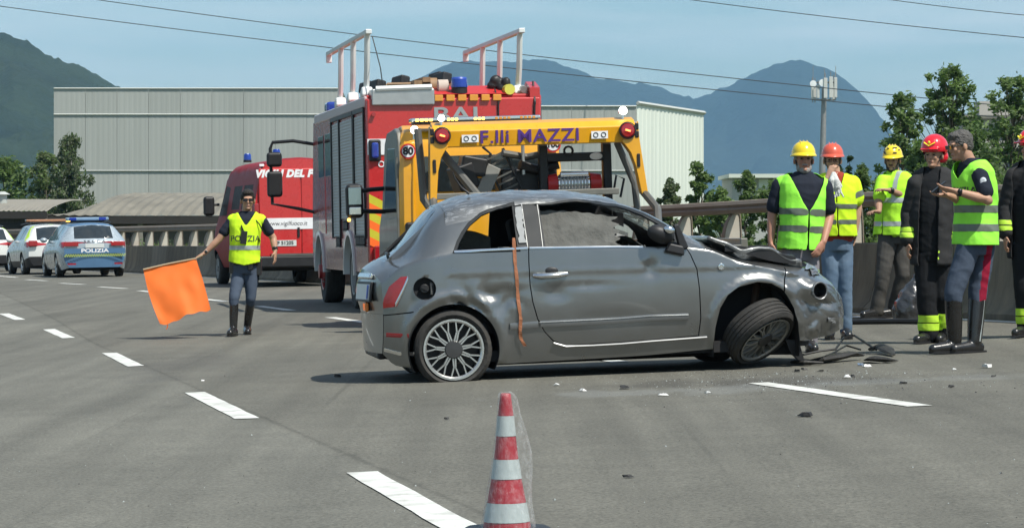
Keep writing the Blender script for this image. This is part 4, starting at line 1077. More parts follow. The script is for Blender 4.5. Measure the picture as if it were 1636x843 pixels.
# door handle
hx, hz_ = side(z1(795, 384))
mb = MB(); a = W.S(hx - .125, hz_ + .004, -1, .006); b = W.S(hx - .07, hz_, -1, .035); c = W.S(hx + .05, hz_ + .004, -1, .038); d = W.S(hx + .125, hz_ + .008, -1, .006)
mb.tube([a, b, c, d], [.02, .027, .027, .018], 10, ry=.8); mb.build('door_handle', M_CHROME, dr)
mb = MB(); p = W.S(hx + .01, hz_ + .035, -1, -.006); mb.ellipsoid(p, (.055, .012, .028)); mb.build('handle_recess', M_BLACKP, dr)
sx_, szz = side(z2(495, 350)); p = W.S(sx_, szz, -1, .002); mb = MB(); mb.lathe([(.026, 0), (.024, .007), (.016, .008), (.014, .003), (.001, .003)], 16, Matrix.Translation(p), axis='y'); mb.build('side_repeater', M_CHROME, wreck)
# roof aerial leaning back
mb = MB(); mb.tube([(.76, -.2, 1.38), (.70, -.2, 1.43), (.655, -.2, 1.50), (.64, -.2, 1.55)], [.012, .008, .006, .005], 6); mb.build('roof_aerial', M_BLACKP, wreck)
# wrecked front: hollow lamp, crumpled bonnet lid, bay, torn liner
hp = W.S(hlx + .01, hlz); 
mb = MB(); mb.lathe([(.066, .004), (.060, .006), (.060, -.10), (.001, -.11)], 22, Matrix.Translation(hp) @ Matrix.Rotation(.35, 4, 'Z'), axis='y'); mb.build('headlight_socket', M_INT, wreck)
mb = MB(); mb.lathe([(.058, .004), (.064, .008), (.070, .002), (.072, -.01)], 22, Matrix.Translation(hp) @ Matrix.Rotation(.35, 4, 'Z'), axis='y'); mb.build('headlight_rim', M_GREYF, wreck)
rows = 26; cols = 22; mb = MB()
top = [(2.50, 1.00), (2.60, .985), (2.72, .985), (2.82, .972), (2.95, .945), (3.08, .91), (3.2, .875), (3.34, .845)]
for i in range(rows + 1):
    x = 2.50 + .80 * i / rows; zc = interp(x, [p[0] for p in top], [p[1] for p in top])
    for j in range(cols + 1):
        y = (2 * j / cols - 1) * (.66 - .10 * (i / rows) ** 2); f = i / rows
        n_ = noise.noise(Vector((x * 5, y * 4, 1))) * .035 * f + noise.noise(Vector((x * 13, y * 9, 4))) * .018 * f
        pk = .03 * math.exp(-((x - 2.86) / .07) ** 2) * f
        bowx = -.10 * f * (y / .66) ** 2
        zc -= .075 * abs(y / .62) ** 2.2 * min(1, f * 3) * (.8 + .3 * math.sin(x * 14))
        mb.v.append((x + bowx + .02 * noise.noise(Vector((y * 6, 0, 3))) * f, y, zc - .03 * (y / .6) ** 2 * 0 + n_ + pk + .0 * f))
for i in range(rows):
    for j in range(cols): a = i * (cols + 1) + j; mb.f.append((a, a + 1, a + cols + 2, a + cols + 1)); mb.mi.append(0)
bo = mb.build('bonnet', [M_GREYS, M_GREYF], wreck, smooth=180)
if sum(p_.normal.z for p_ in bo.data.polygons) < 0: bo.data.flip_normals()
so = bo.modifiers.new('t', 'SOLIDIFY'); so.thickness = .022; so.offset = -1; so.material_offset = 1; so.material_offset_rim = 0
mb = MB(); rb = random.Random(4)
for i in range(0):     # bonnet underside frame ribs, bent
    y = -.58 + i * .145; mb.tube([(2.72, y * .9, .925), (2.8, y + rb.uniform(-.03, .03), .915), (3.05, y + rb.uniform(-.04, .04), .865), (3.22 - .1 * abs(y), y, .82)], .028, 6)
mb.tube([(2.72, -.50, .885), (2.8, -.50, .87), (2.98, -.48, .84), (3.12, -.46, .81), (3.22, -.3, .80), (3.26, 0, .80), (3.22, .3, .80), (3.1, .46, .80), (2.7, .5, .88)], .030, 8)
for sy in (-1, 1): mb.loft([[(x, sy * (.655 - .10 * ((x - 2.5) / .8) ** 2 - o), z) for o, z in ((0, interp(x, [p[0] for p in top], [p[1] for p in top]) - .07), (.0, interp(x, [p[0] for p in top], [p[1] for p in top]) - .125 - .02 * math.sin(x * 9)), (.03, interp(x, [p[0] for p in top], [p[1] for p in top]) - .12), (.03, interp(x, [p[0] for p in top], [p[1] for p in top]) - .07))] for x in [2.62 + .07 * q for q in range(9)]])
mb.build('bonnet_frame', M_BLACKP, wreck)
mb = MB()
for (c, s_) in (((2.85, 0, .58), (.5, .9, .3)), ((2.75, -.3, .70), (.25, .3, .18)), ((2.95, .2, .70), (.3, .35, .14)), ((3.1, -.1, .6), (.12, .9, .3)), ((3.02, -.42, .66), (.18, .2, .12))): mb.box(c, s_, (rb.uniform(-.1, .1), rb.uniform(-.1, .1), rb.uniform(-.2, .2)))
for i in range(7): mb.tube([(2.7 + rb.random() * .4, rb.uniform(-.5, .5), .72 + rb.random() * .06) for _ in range(4)], .018, 6)
mb.build('engine', M_INT, wreck, bevel=.02)
# crumple folds of bare metal at the wing tip
rb = random.Random(12)
for k, (x, z, s_) in enumerate([(3.30, .70, .035), (3.42, .33, .03), (3.26, .735, .03)]):
    mb = MB(); pts = []
    for i in range(5):
        for j in range(4):
            p = W.S(min(3.49, x + (i - 2) * s_ * .55), z + (j - 1.5) * s_ * .5, -1, .004 + .018 * rb.random()); pts.append(p)
    mb.v = [tuple(p) for p in pts]
    for i in range(4):
        for j in range(3): a = i * 4 + j; mb.f.append((a, a + 1, a + 5, a + 4)); mb.mi.append(0)
    mb.build('torn_metal', [M_GREYS, M_GREYF, M_ALLOY][k], wreck, smooth=60)
# arch liners, floor pan, inner dark tub
for (poly, nm) in ((arch_r, 'wheel_well'), (arch_f, 'wheel_well')):
    for sgn in (-1, 1):
        mb = MB(); n_ = len(poly); y0_ = sgn * .795; y1_ = sgn * .45
        for (x, z) in poly: mb.v += [(x, y0_ if x < 2.95 else sgn * .745, z), (x, y1_, z)]
        for i in range(n_ - 1): mb.f.append((2*i, 2*i+1, 2*i+3, 2*i+2)); mb.mi.append(0)
        mb.f.append(tuple(2*i+1 for i in range(n_))); mb.mi.append(0)
        mb.build(nm, M_INT, wreck, smooth=30)
mb = MB(); mb.box((1.7, 0, .17), (2.0, 1.44, .08)); mb.box((1.7, 0, .12), (1.6, .5, .08)); mb.box((.5, 0, .26), (.75, .9, .12)); mb.box((2.95, 0, .25), (.5, .86, .14))
mb.tube([(.2, .25, .16), (.9, .2, .13), (1.8, .1, .13), (2.6, .05, .14)], .035, 8); mb.build('floor_pan', M_INT, wreck)
# seats, dashboard, steering wheel
M_SEAT = mat('seat_fabric', (.045, .045, .045), .85, var=.2, bump=.3); M_SEATL = mat('seat_light', (.30, .29, .27), .8, var=.15)
for (x, y) in ((1.45, -.34), (1.45, .34)):
    e = bpy.data.objects.new('front_seat', None); COL.objects.link(e); e.parent = wreck; e.location = (x, y, .3)
    mb = MB(); mb.box((.15, 0, .14), (.5, .46, .2), (0, -.1, 0)); mb.box((-.17, 0, .42), (.14, .44, .56), (0, -.25, 0)); mb.build('seat', M_SEAT, e, bevel=.05)
    mb = MB(); mb.box((-.27, 0, .78), (.10, .26, .2), (0, -.2, 0)); mb.build('headrest', M_SEAT, e, bevel=.04)
for y in (-.3, .3):
    mb = MB(); mb.box((.62, y, .93), (.10, .24, .15), (0, -.25, 0)); mb.build('rear_headrest', M_SEAT, wreck, bevel=.045)
mb = MB(); mb.box((.62, 0, .66), (.16, 1.1, .55), (0, -.25, 0)); mb.box((.85, 0, .42), (.45, 1.15, .2)); mb.build('rear_bench', M_SEAT, wreck, bevel=.04)
mb = MB(); mb.box((2.25, 0, .80), (.36, 1.38, .22)); mb.build('dashboard', M_SEAT, wreck, bevel=.05)
mb = MB(); pts = [(1.98 + .06 * math.cos(a) * 0, .34 + .18 * math.cos(a), .88 + .18 * math.sin(a)) for a in [i * PI / 8 for i in range(17)]]; mb.tube([(p[0] - .09 * (p[2] - .88), p[1], p[2]) for p in pts], .016, 8, cap=False); mb.box((2.02, .34, .88), (.04, .2, .07)); mb.build('steering_wheel', M_BLACKP, wreck)
mb = MB()
for i in range(25):
    x = 1.16 + .86 * i / 24; zt_ = W.g(x)['ze'] + .03
    for k in range(5): mb.v.append((x, .22 + .05 * noise.noise(Vector((x * 5, k, 1))), zt_ - (.125 + .02 * noise.noise(Vector((x * 6, 0, 4)))) * k / 4))
for i in range(24):
    for k in range(4): a = i * 5 + k; mb.f.append((a, a + 1, a + 6, a + 5)); mb.mi.append(0)
mb.build('sagging_headliner', M_INT, wreck)
# curtain airbag hanging inside the near door window
mb = MB(); nx_, nz2 = 30, 16
for i in range(nx_ + 1):
    for j in range(nz2 + 1):
        x = 1.20 + .60 * i / nx_; z0_ = .94; z1_ = 1.235 - .07 * (i / nx_) ** 2 + .004 * math.sin(i * 1.3); z = z0_ + (z1_ - z0_) * j / nz2
        if i == nx_ : x += .03 * math.sin(j * 1.7)
        y = -.70 + .17 * (z - .94) / .3 + .028 * noise.noise(Vector((x * 6, z * 7, 2))) + .008 * noise.noise(Vector((x * 22, z * 22, 5))); mb.v.append((x, y, z))
for i in range(nx_):
    for j in range(nz2): a = i * (nz2 + 1) + j; mb.f.append((a, a + 1, a + nz2 + 2, a + nz2 + 1)); mb.mi.append(0)
mb.build('curtain_airbag', M_CURT, wreck, smooth=180)
# deflated airbag cloth over the dash and white trim seen through the far windows
mb = MB(); 
for i in range(13):
    for j in range(9):
        x = 1.80 + .42 * i / 12; y = .1 + .5 * j / 8; z = 1.02 - .12 * (i / 12 - .4) ** 2 * 4 + .05 * noise.noise(Vector((x * 7, y * 7, 1))); mb.v.append((x, y, z))
for i in range(12):
    for j in range(8): a = i * 9 + j; mb.f.append((a, a + 1, a + 10, a + 9)); mb.mi.append(0)
mb.build('spent_airbag', mat('airbag_white', (.6, .6, .57), .8, bump=.5), wreck, smooth=180)
M_WAIR = mat('airbag_white', (.6, .6, .57), .8, bump=.5)
for (xa, xb_, za, zb_) in ((.62, 1.02, .93, 1.10), (1.66, 2.12, .93, 1.09)):
    mb = MB()
    for i in range(15):
        for k in range(7):
            x = xa + (xb_ - xa) * i / 14; z = za + (zb_ - za) * k / 6 * (.65 + .35 * math.sin(i / 14 * PI)); mb.v.append((x, .60 + .05 * noise.noise(Vector((x * 7, z * 8, 3))) - .03 * k / 6, z))
    for i in range(14):
        for k in range(6): a = i * 7 + k; mb.f.append((a, a + 1, a + 8, a + 7)); mb.mi.append(0)
    mb.build('spent_airbag', M_WAIR, wreck, smooth=180)
# interior mirror hanging from the cracked screen
mx_, mz_ = side(z2(80, 200)); mb = MB(); mb.box((mx_ + .05, -.25, mz_ - .0), (.055, .04, .10), (0, -.25, 0)); mb.tube([(mx_ + .07, -.25, mz_ + .05), (mx_ + .06, -.24, mz_ + .15)], .006, 6); mb.build('interior_mirror', M_BLACKP, wreck, bevel=.012)
mb = MB(); mb.tube([(1.52, -.45, 1.22), (1.58, -.46, 1.16), (1.68, -.45, 1.14), (1.80, -.42, 1.13)], .008, 5); mb.tube([(1.60, -.46, 1.15), (1.64, -.47, 1.09), (1.62, -.47, 1.03)], .007, 5); mb.build('loose_trim', M_BLACKP, wreck)
# broken door mirror hanging on the door
c1 = W.S(*side(z2(245, 250)), -1, .10); c2 = W.S(*side(z2(322, 258)), -1, .05)
mb = MB(); mb.ellipsoid(c1, (.108, .07, .068), 16, 10, (0, .35, .2)); hm_ = mb.build('mirror_housing', M_BLACKP, wreck)
mb = MB(); mb.box(c2 + Vector((.01, 0, .02)), (.075, .05, .20), (0, -.3, .1), .6); mb.box(c2 + Vector((-.03, -.02, -.07)), (.15, .07, .07), (0, .25, 0), .75); mb.build('mirror_base', M_BLACKP, wreck, bevel=.018)
mb = MB(); mb.ellipsoid(c1 + Vector((.055, -.060, .03)), (.045, .03, .030), 10, 6, (0, .3, 0)); mb.build('mirror_glass_glint', M_CHROME, hm_)  # chrome bead on the black housing, standing in for its silver highlight
# strap hanging out of the quarter window
mb = MB(); sp = [(655, 240, .03), (655, 330, .012), (659, 400, .012), (664, 480, .015), (668, 560, .03), (664, 610, .025), (668, 640, .02), (684, 668, .02)]
pts = []
for (zx, zy, o) in sp: pts.append(W.S(*side(z1(zx, zy)), -1, o))
sm = []
for i in range(len(pts) - 1):
    for k in range(4): sm.append(pts[i].lerp(pts[i + 1], k / 4))
sm.append(pts[-1])
for i, p in enumerate(sm):
    w_ = .013 * (1 if i % 5 else .75); mb.v += [tuple(p + Vector((-w_, 0, 0))), tuple(p + Vector((w_, -.004 * math.sin(i), 0)))]
for i in range(len(sm) - 1): mb.f.append((2*i, 2*i+1, 2*i+3, 2*i+2)); mb.mi.append(0)
so_ = mb.build('hanging_strap', M_STRAP, wreck, smooth=None); so2 = so_.modifiers.new('t', 'SOLIDIFY'); so2.thickness = .003
# wheels
make_wheel(wreck, (.525, -.70, .236), .290, .185, .222, flat=.236, nsp=11)
make_wheel(wreck, (.525, .70, .236), .290, .185, .222, flat=.236, side=1, nsp=9)
nv = Vector((.42, -.58, -.72)).normalized()
q = Vector((0, -1, 0)).rotation_difference(nv)
cw = Vector((2.890, -.70, .185)) - nv * .085
M_ALLOYD = mat('dull_alloy', (0.36, 0.36, 0.34), .45, .6, var=.15, dirt=.5, dirtcol=(.08, .075, .07))
fw = make_wheel(wreck, cw + Vector((0, 0, .025)), .285, .185, .218, nsp=11, rimm=M_ALLOYD, rot=(q.to_matrix() @ Matrix.Rotation(.35, 3, 'Y')).to_euler())
make_wheel(wreck, (2.80, .68, .27), .285, .185, .218, rot=(0, 0, .5), side=1, nsp=9)
# broken suspension and hanging bumper liner
M_RUST = mat('rusty_steel', (.09, .06, .045), .8, .2, var=.3)
mb = MB(); mb.tube([(2.83, -.55, .35), (2.9, -.45, .6), (2.88, -.42, .7)], .03, 8); mb.tube([(2.9, -.6, .22), (3.0, -.35, .2)], .025, 8); mb.build('suspension_strut', M_RUST, wreck)
mb = MB()
pts0 = sz2((780, 670), (870, 655)); 
mb.prism([side(z2(*p)) for p in ((775, 655), (872, 652), (870, 678), (835, 680), (850, 740), (825, 738), (790, 700))], -.62, -.56); mb.build('hanging_liner', M_BLACKP, wreck, smooth=20)
# =============================== PEOPLE ===============================
from mathutils.bvhtree import BVHTree
def limb(mb, pts, rads, n=12, ry=None):
    mb.tube(pts, rads, n, ry=ry)
    for p, r in ((pts[0], rads[0]), (pts[-1], rads[-1])): mb.ellipsoid(p, (r, r, r), n, 8)
    for p, r in zip(pts[1:-1], rads[1:-1]): mb.ellipsoid(p, (r * .99,) * 3, n, 8)
def blob(name, mb, voxel, m, parent, it=3, wr=0.0, wf=9.0, cut=None, seed=0, wz=1.0, mats=None, pick=None):
    me = mb.mesh(name); o = bpy.data.objects.new('tmp', me); COL.objects.link(o)
    r = o.modifiers.new('r', 'REMESH'); r.mode = 'VOXEL'; r.voxel_size = voxel; r.use_smooth_shade = True
    if it: sm = o.modifiers.new('s', 'SMOOTH'); sm.iterations = it; sm.factor = .5
    dg = bpy.context.evaluated_depsgraph_get(); me2 = bpy.data.meshes.new_from_object(o.evaluated_get(dg)); bpy.data.objects.remove(o)
    me2.name = name; bm = bmesh.new(); bm.from_mesh(me2); bm.normal_update()
    if wr:
        mv = []
        for v in bm.verts:
            c = v.co; q = Vector((c.x * wf, c.y * wf, c.z * wf * wz + seed))
            q = Vector((c.x * wf * .6, c.y * wf * .6, c.z * wf * 1.5 * wz + c.x * wf * .5 + seed)); w = noise.noise(q) + .25 * noise.noise(q * 2.1); w2 = 1 - abs(noise.noise(q * 1.1 + Vector((5, 2, seed)))) * 2.2
            mv.append(v.normal * wr * (w * .8 + w2 * .45))
        for v, d in zip(bm.verts, mv): v.co += d
    if cut: bmesh.ops.delete(bm, geom=[f for f in bm.faces if cut(f.calc_center_median())], context='FACES')
    if cut:
        bv = [v for v in bm.verts if any(e.is_boundary for e in v.link_edges)]
        for _ in range(6):
            np_ = {}
            for v in bv:
                nb = [e.other_vert(v).co for e in v.link_edges if e.is_boundary]
                if len(nb) == 2: np_[v] = v.co * .4 + (nb[0] + nb[1]) * .3
            for v, c_ in np_.items(): v.co = c_
    bm.to_mesh(me2); bm.free(); me2.materials.clear()
    for k in (mats or [m]): me2.materials.append(k)
    if pick:
        for p in me2.polygons: p.material_index = pick(p.center)
    return link(name, me2, parent, 180)
def extract(src, name, m, parent, sel, off=.004, thick=0):
    bm = bmesh.new(); bm.from_mesh(src.data); bm.normal_update()
    bmesh.ops.delete(bm, geom=[f for f in bm.faces if not sel(f.calc_center_median())], context='FACES')
    bv = [v for v in bm.verts if any(e.is_boundary for e in v.link_edges)]
    for _ in range(5):
        np_ = {}
        for v in bv:
            nb = [e.other_vert(v).co for e in v.link_edges if e.is_boundary]
            if len(nb) == 2: np_[v] = v.co * .4 + (nb[0] + nb[1]) * .3
        for v, c_ in np_.items(): v.co = c_
    for v in bm.verts: v.co += v.normal * off
    me = bpy.data.meshes.new(name); bm.to_mesh(me); bm.free(); me.materials.clear(); me.materials.append(m)
    if not len(me.polygons): return None
    return link(name, me, parent, 180)
def skinm(name, col): return mat(name, col, .5, var=.10, scale=18, sub=.06, spec=.35)
def cloth(name, col, **k): 
    a = dict(rough=.85, var=.10, scale=7, bump=.10, bscale=45, spec=.2, dirt=.15, dirtcol=(col[0] * .6, col[1] * .6, col[2] * .6)); a.update(k); return mat(name, col, **a)
SK = {'tan': skinm('skin_tan', (.42, .24, .16)), 'fair': skinm('skin_fair', (.48, .29, .20)), 'red': skinm('skin_sunburnt', (.44, .22, .15)), 'olive': skinm('skin_olive', (.36, .21, .14))}
C_HIVG = cloth('hivis_green_cloth', (.34, .92, .08), emit=None)
C_HIVY = cloth('hivis_yellow_cloth', (.62, .92, .03))
C_HIVP = cloth('hivis_lime_cloth', (.46, .90, .05))
C_BAND = mat('reflective_tape', (.14, .165, .13), .45, .1, var=.15, scale=12)
C_BANDS = mat('reflective_tape_bright', (.42, .46, .44), .35, .3, var=.15, scale=12)
C_BLACK = cloth('black_cloth', (.014, .015, .017)); C_NAVY = cloth('navy_cloth', (.018, .022, .034)); C_COAT = cloth('charcoal_turnout_cloth', (.034, .034, .035))
C_JEANS = cloth('jeans_cloth', (.10, .155, .23), dirt=.5, dirtcol=(.26, .34, .42)); C_GREYT = cloth('dark_grey_cloth', (.075, .072, .066)); C_TROU = cloth('blue_grey_trousers', (.065, .085, .12))
M_VTXT = mat('vest_print', (.06, .07, .05), .7)
C_STRIPE = cloth('crimson_stripe', (.26, .012, .035)); M_BOOT = mat('boot_leather', (.018, .018, .018), .28, var=.2, coat=.3, spec=.6); M_HAIR = mat('dark_hair', (.022, .018, .015), .6, var=.3, scale=40, bump=.8, bscale=90)
M_HAIRG = mat('greying_hair', (.09, .085, .08), .7, var=.4, scale=60, bump=.8, bscale=90)
M_BEARDG = mat('grey_beard', (.30, .28, .26), .8, var=.3, scale=60, bump=.6, bscale=90)
M_EYE = mat('eye_dark', (.02, .015, .012), .3); M_LIP = mat('lips', (.24, .10, .085), .5)
M_HELY = mat('yellow_helmet_plastic', (.85, .62, .015), .25, coat=.5, var=.05, dirt=.15, dirtcol=(.4, .3, .05)); M_HELO = mat('orange_helmet_plastic', (.68, .10, .05), .3, coat=.4, var=.08, dirt=.2); M_HELR = mat('red_helmet_plastic', (.72, .015, .03), .25, coat=.6)
M_LENSES = mat('dark_glasses', (.01, .01, .012), .08, coat=1)
M_WRISTW = mat('watch_black', (.015, .015, .015), .35)
class Person:
    def __init__(s, label, u, v, y, sc, face=0.0, skin='tan', cat='person', headyaw=None, headpitch=0.0, group=None):
        s.y = y; s.s = F / y; s.uc = u; x = (u - U0) / s.s; s.g = ground(x, y); s.vf = V0 + (H - s.g) * s.s
        s.dv = s.vf - v                     # difference between the photo's foot line and ours
        s.root = thing('person', label, cat, (x, y, s.g), group=group)
        s.face = R(face); s.hy = R(face if headyaw is None else headyaw); s.hp = R(headpitch); s.skin = SK[skin]; s.j = {}
        s.v0 = v
    def J(s, u, v, d=0.0): return Vector(((u - s.uc) / s.s, d, (s.v0 - v) / s.s))
    def fwd(s): return Vector((math.sin(s.face), -math.cos(s.face), 0))
    def torso(s, mb, grow=0.0, z0=None, z1=None, rows=None, depth=1.0, hem=1.0):
        """lofted ribcage and hips between the joints; grow inflates it"""
        P, Cc, N = s.j['pelvis'], s.j['chest'], s.j['neck']; w = s.j['w']       # w: half shoulder width
        ax = Vector((math.cos(s.face), math.sin(s.face), 0)); fw = s.fwd(); rings = []
        prof = rows or [(-.12, .80, .115), (-.06, .90, .13), (0, .92, .135), (.25, .84, .125), (.5, .90, .13), (.75, 1.0, .128), (.9, .98, .115), (1.0, .80, .09), (1.08, .42, .068)]
        for (q, wr, dr) in prof:
            c = P.lerp(N, q) + fw * (.018 * math.sin(max(0, min(1, q)) * PI)) + (Cc - P.lerp(N, .6)) * math.sin(max(0, min(1, q)) * PI)
            rx = w * wr * .80 + grow; ry = dr * depth + grow
            rings.append([c + ax * (math.copysign(abs(math.cos(a)) ** .85, math.cos(a)) * rx) + fw * (math.copysign(abs(math.sin(a)) ** .9, math.sin(a)) * ry) for a in [2 * PI * k / 20 for k in range(20)]])
        mb.loft(rings)
    def hand(s, mb, wrist, direction, palmn, curl=.5, size=1.0, thumb=1, spread=.5):
        """palm plus five separate bent fingers"""
        d = direction.normalized(); n = (palmn - d * palmn.dot(d)).normalized(); b = d.cross(n).normalized()
        L = .175 * size; pc = wrist + d * .045 * size
        o = len(mb.v); rg = []
        for q, wx, th in ((0, .028, .022), (.03, .036, .020), (.07, .042, .017), (.092, .040, .014)):
            c = wrist + d * q * size; rg.append([c + b * math.cos(a) * wx * size + n * math.sin(a) * th * size for a in [2 * PI * k / 12 for k in range(12)]])
        mb.loft(rg)
        for k, (of, ln) in enumerate(((-.030, .070), (-.010, .080), (.010, .075), (.029, .058))):
            p = wrist + d * .088 * size + b * of * size; a1 = curl * (.8 + .15 * k); pts = [p - d * .015 * size]; dd = d.copy(); seg_ = ln * size / 3
            dd = (dd + b * of * spread * 6).normalized()
            for i in range(3):
                p = p + dd * seg_ * (1.2 - .15 * i); pts.append(p.copy()); rot_ = Matrix.Rotation(a1 * .7, 3, b); dd = rot_ @ dd if (rot_ @ dd).dot(n) > dd.dot(n) else Matrix.Rotation(-a1 * .7, 3, b) @ dd
            limb(mb, pts, [.0095 * size, .009 * size, .0085 * size, .007 * size], 7)
        t0 = wrist + d * .028 * size - b * .028 * size * thumb; t1 = t0 + (d * .6 - b * .75 * thumb + n * .3) * .038 * size; t2 = t1 + (d * .85 - b * .2 * thumb + n * .45) * .033 * size
        limb(mb, [t0, t1, t2], [.013 * size, .011 * size, .0085 * size], 7)
    def head(s, mb, jaw=1.0):
        h = s.j['head']; Rm = Matrix.Rotation(s.hy, 4, 'Z') @ Matrix.Rotation(s.hp, 4, 'X'); M = Matrix.Translation(h) @ Rm; s.HM = M
        def E(c, r, rot=None): 
            m2 = MB(); m2.ellipsoid(c, r, 14, 10, rot); mb.add(m2.v, m2.f, M)
        E((0, .012, .03), (.074, .094, .088)); E((0, -.018, -.03), (.060, .068, .075)); E((0, -.035, -.082), (.042, .045, .036)); E((0, -.01, -.055), (.056, .055, .05))
        E((0, -.092, -.018), (.013, .018, .020)); E((0, -.085, .008), (.009, .014, .03)); E((0, -.078, .028), (.055, .018, .012))           # nose, bridge, brow
        E((0, -.082, -.056), (.026, .012, .012)); E((0, -.078, -.088), (.022, .016, .016)); E((-.030, -.066, -.02), (.022, .018, .022)); E((.030, -.066, -.02), (.022, .018, .022))
        for sx in (-1, 1): E((sx * .078, .008, -.008), (.012, .022, .033), (0, 0, sx * .3))
        n = s.j['neck']; limb(mb, [n - Vector((0, 0, .03)), n.lerp(h, .5), h + Vector((0, 0, -.03)) + (Rm @ Vector((0, .03, 0)))], [.062, .056, .055], 12)
    def face_bits(s, glasses=None, beard=None, eyes=True, mouth=True):
        M = s.HM; r = s.root
        def part(name, boxes, m, bev=.003):
            b = MB()
            for (c, sz, rot) in boxes: b2 = MB(); b2.ellipsoid(c, (sz[0] / 2, sz[1] / 2, sz[2] / 2), 10, 6, rot); b.add(b2.v, b2.f, M)
            return b.build(name, m, r, smooth=60)
        if eyes and glasses != 'sun':
            for sx in (-1, 1): part('eye', [((sx * .030, -.083, .006), (.026, .012, .012), None)], M_EYE); part('eyebrow', [((sx * .030, -.089, .030), (.040, .012, .009), (0, sx * .12, 0))], M_HAIR)
        if mouth: part('mouth', [((0, -.092, -.057), (.044, .008, .010), None)], M_LIP)
        if glasses:
            b = MB()
            for sx in (-1, 1):
                b2 = MB(); b2.box((sx * .034, -.099, .008), (.052, .008, .034), (0, 0, -sx * .15)); b.add(b2.v, b2.f, M)
                b2 = MB(); b2.box((sx * .074, -.04, .014), (.004, .115, .008)); b.add(b2.v, b2.f, M)
            b2 = MB(); b2.box((0, -.102, .016), (.02, .006, .007)); b.add(b2.v, b2.f, M)
            if glasses == 'sun': b.build('sunglasses', M_LENSES, r, bevel=.004)
            else:
                g = MB()
                for sx in (-1, 1):
                    for (cx, cz, w_, h_) in ((0, .017, .052, .005), (0, -.017, .052, .004), (-.025, 0, .004, .036), (.025, 0, .004, .036)):
                        b2 = MB(); b2.box((sx * .034 + cx, -.101, .008 + cz), (w_, .006, h_)); g.add(b2.v, b2.f, M)
                    b2 = MB(); b2.box((sx * .074, -.04, .014), (.004, .115, .006)); g.add(b2.v, b2.f, M)
                g.build('spectacles', M_LENSES, r, smooth=None)
        if beard:
            b = MB()
            for c, rr in (((0, -.046, -.092), (.045, .044, .034)), ((-.045, -.018, -.062), (.022, .036, .045)), ((.045, -.018, -.062), (.022, .036, .045)), ((0, -.086, -.046), (.030, .010, .007))):
                b2 = MB(); b2.ellipsoid(c, rr, 12, 8); b.add(b2.v, b2.f, M)
            bo = blob('beard', b, .005, beard, r, 1, wr=.002, wf=70)
    def hair(s, m, full=True, vol=1.0):
        b = MB(); M = s.HM
        for c, rr in (((0, .022, .048), (.079 * vol, .096 * vol, .084 * vol)), ((0, .05, .0), (.074, .062, .07)), ((0, -.035, .09), (.062, .055, .035)), ((-.066, .01, .03), (.016, .045, .035)), ((.066, .01, .03), (.016, .045, .035))):
            b2 = MB(); b2.ellipsoid(c, rr, 14, 10); b.add(b2.v, b2.f, M)
        Mi = M.inverted()
        blob('hair', b, .006, m, s.root, 1, wr=.006, wf=45, cut=lambda c: (Mi @ c).y < -.055 and (Mi @ c).z < .055)
    def helmet(s, m, kind='site', tilt=0.0, stickers=False):
        M = s.HM @ Matrix.Translation((0, .008, .045)) @ Matrix.Rotation(tilt, 4, 'X'); e = bpy.data.objects.new('helmet', None); COL.objects.link(e); e.parent = s.root
        e.matrix_local = M
        if kind == 'site':
            mb = MB(); rg = []
            for i in range(11):
                a = i / 10 * PI / 2; r = math.cos(a) ** .8 if i < 10 else .02; rg.append([(.103 * r * math.cos(t), .128 * r * math.sin(t), .005 + .112 * math.sin(a)) for t in [2 * PI * k / 28 for k in range(28)]])
            mb.loft(rg); mb.build('helmet_shell', m, e, smooth=60)
            mb = MB(); rg = []
            for (q, z) in ((1.0, .012), (1.05, .004), (1.10, -.004), (1.10, -.008), (1.0, -.004)):
                rg.append([((.103 * q) * math.cos(t), .128 * q * math.sin(t) - (.030 * max(0, -math.sin(t)) ** 1.5 if q > 1.02 else 0), z - (.012 * max(0, -math.sin(t)) if q > 1.02 else 0)) for t in [2 * PI * k / 28 for k in range(28)]])
            mb.loft(rg, cap=False); mb.build('helmet_brim', m, e, smooth=60)
            mb = MB()
            for x in (-.03, 0, .03): mb.tube([(x, -.105, .055), (x, -.07, .10), (x, 0, .122), (x, .07, .10), (x, .105, .055)], .006, 6)
            mb.build('helmet_rib', m, e)
            if stickers:
                rr = random.Random(3)
                for k in range(9):
                    mb = MB(); a = rr.uniform(PI, 2 * PI); h = rr.uniform(.25, .9); r = math.cos(h) ** .8 * 1.02; mb.box((.103 * r * math.cos(a), .128 * r * math.sin(a), .005 + .115 * math.sin(h)), (rr.uniform(.015, .035), .006, rr.uniform(.01, .02)), (h, 0, a + PI / 2))
                    mb.build('sticker', mat('sticker_dark', (.10, .10, .09), .6, var=.5, scale=60), e, smooth=None)
        else:               # fire helmet with ear protection down to the neck
            mb = MB()
            mb.ellipsoid((0, .012, .03), (.118, .142, .118), 20, 14); mb.ellipsoid((0, .06, -.055), (.108, .09, .085), 16, 10); mb.box((0, -.118, .02), (.16, .06, .012), (.25, 0, 0))
            blob('helmet_shell', mb, .006, m, e, 2, cut=lambda c: c.z < -.01 and c.y < -.01 or c.z < -.11)
            mb = MB(); mb.tube([(-.052, -.115, .075), (0, -.136, .045), (.052, -.115, .075)], .009, 6, ry=.6); mb.ellipsoid((0, -.13, .075), (.012, .008, .014)); mb.build('helmet_badge', mat('yellow_badge', (.85, .75, .05), .4), e)
            mb = MB(); mb.tube([(-.108, .0, .045), (0, -.148, .012), (.108, .0, .045)], .007, 6); mb.build('visor_edge', M_BLACKP, e)
        mb = MB(); mb.tube([(-.078, 0, -.01), (-.062, -.045, -.09), (0, -.075, -.135), (.062, -.045, -.09), (.078, 0, -.01)], .0055, 5); mb.build('chin_strap', M_BLACKP, e)
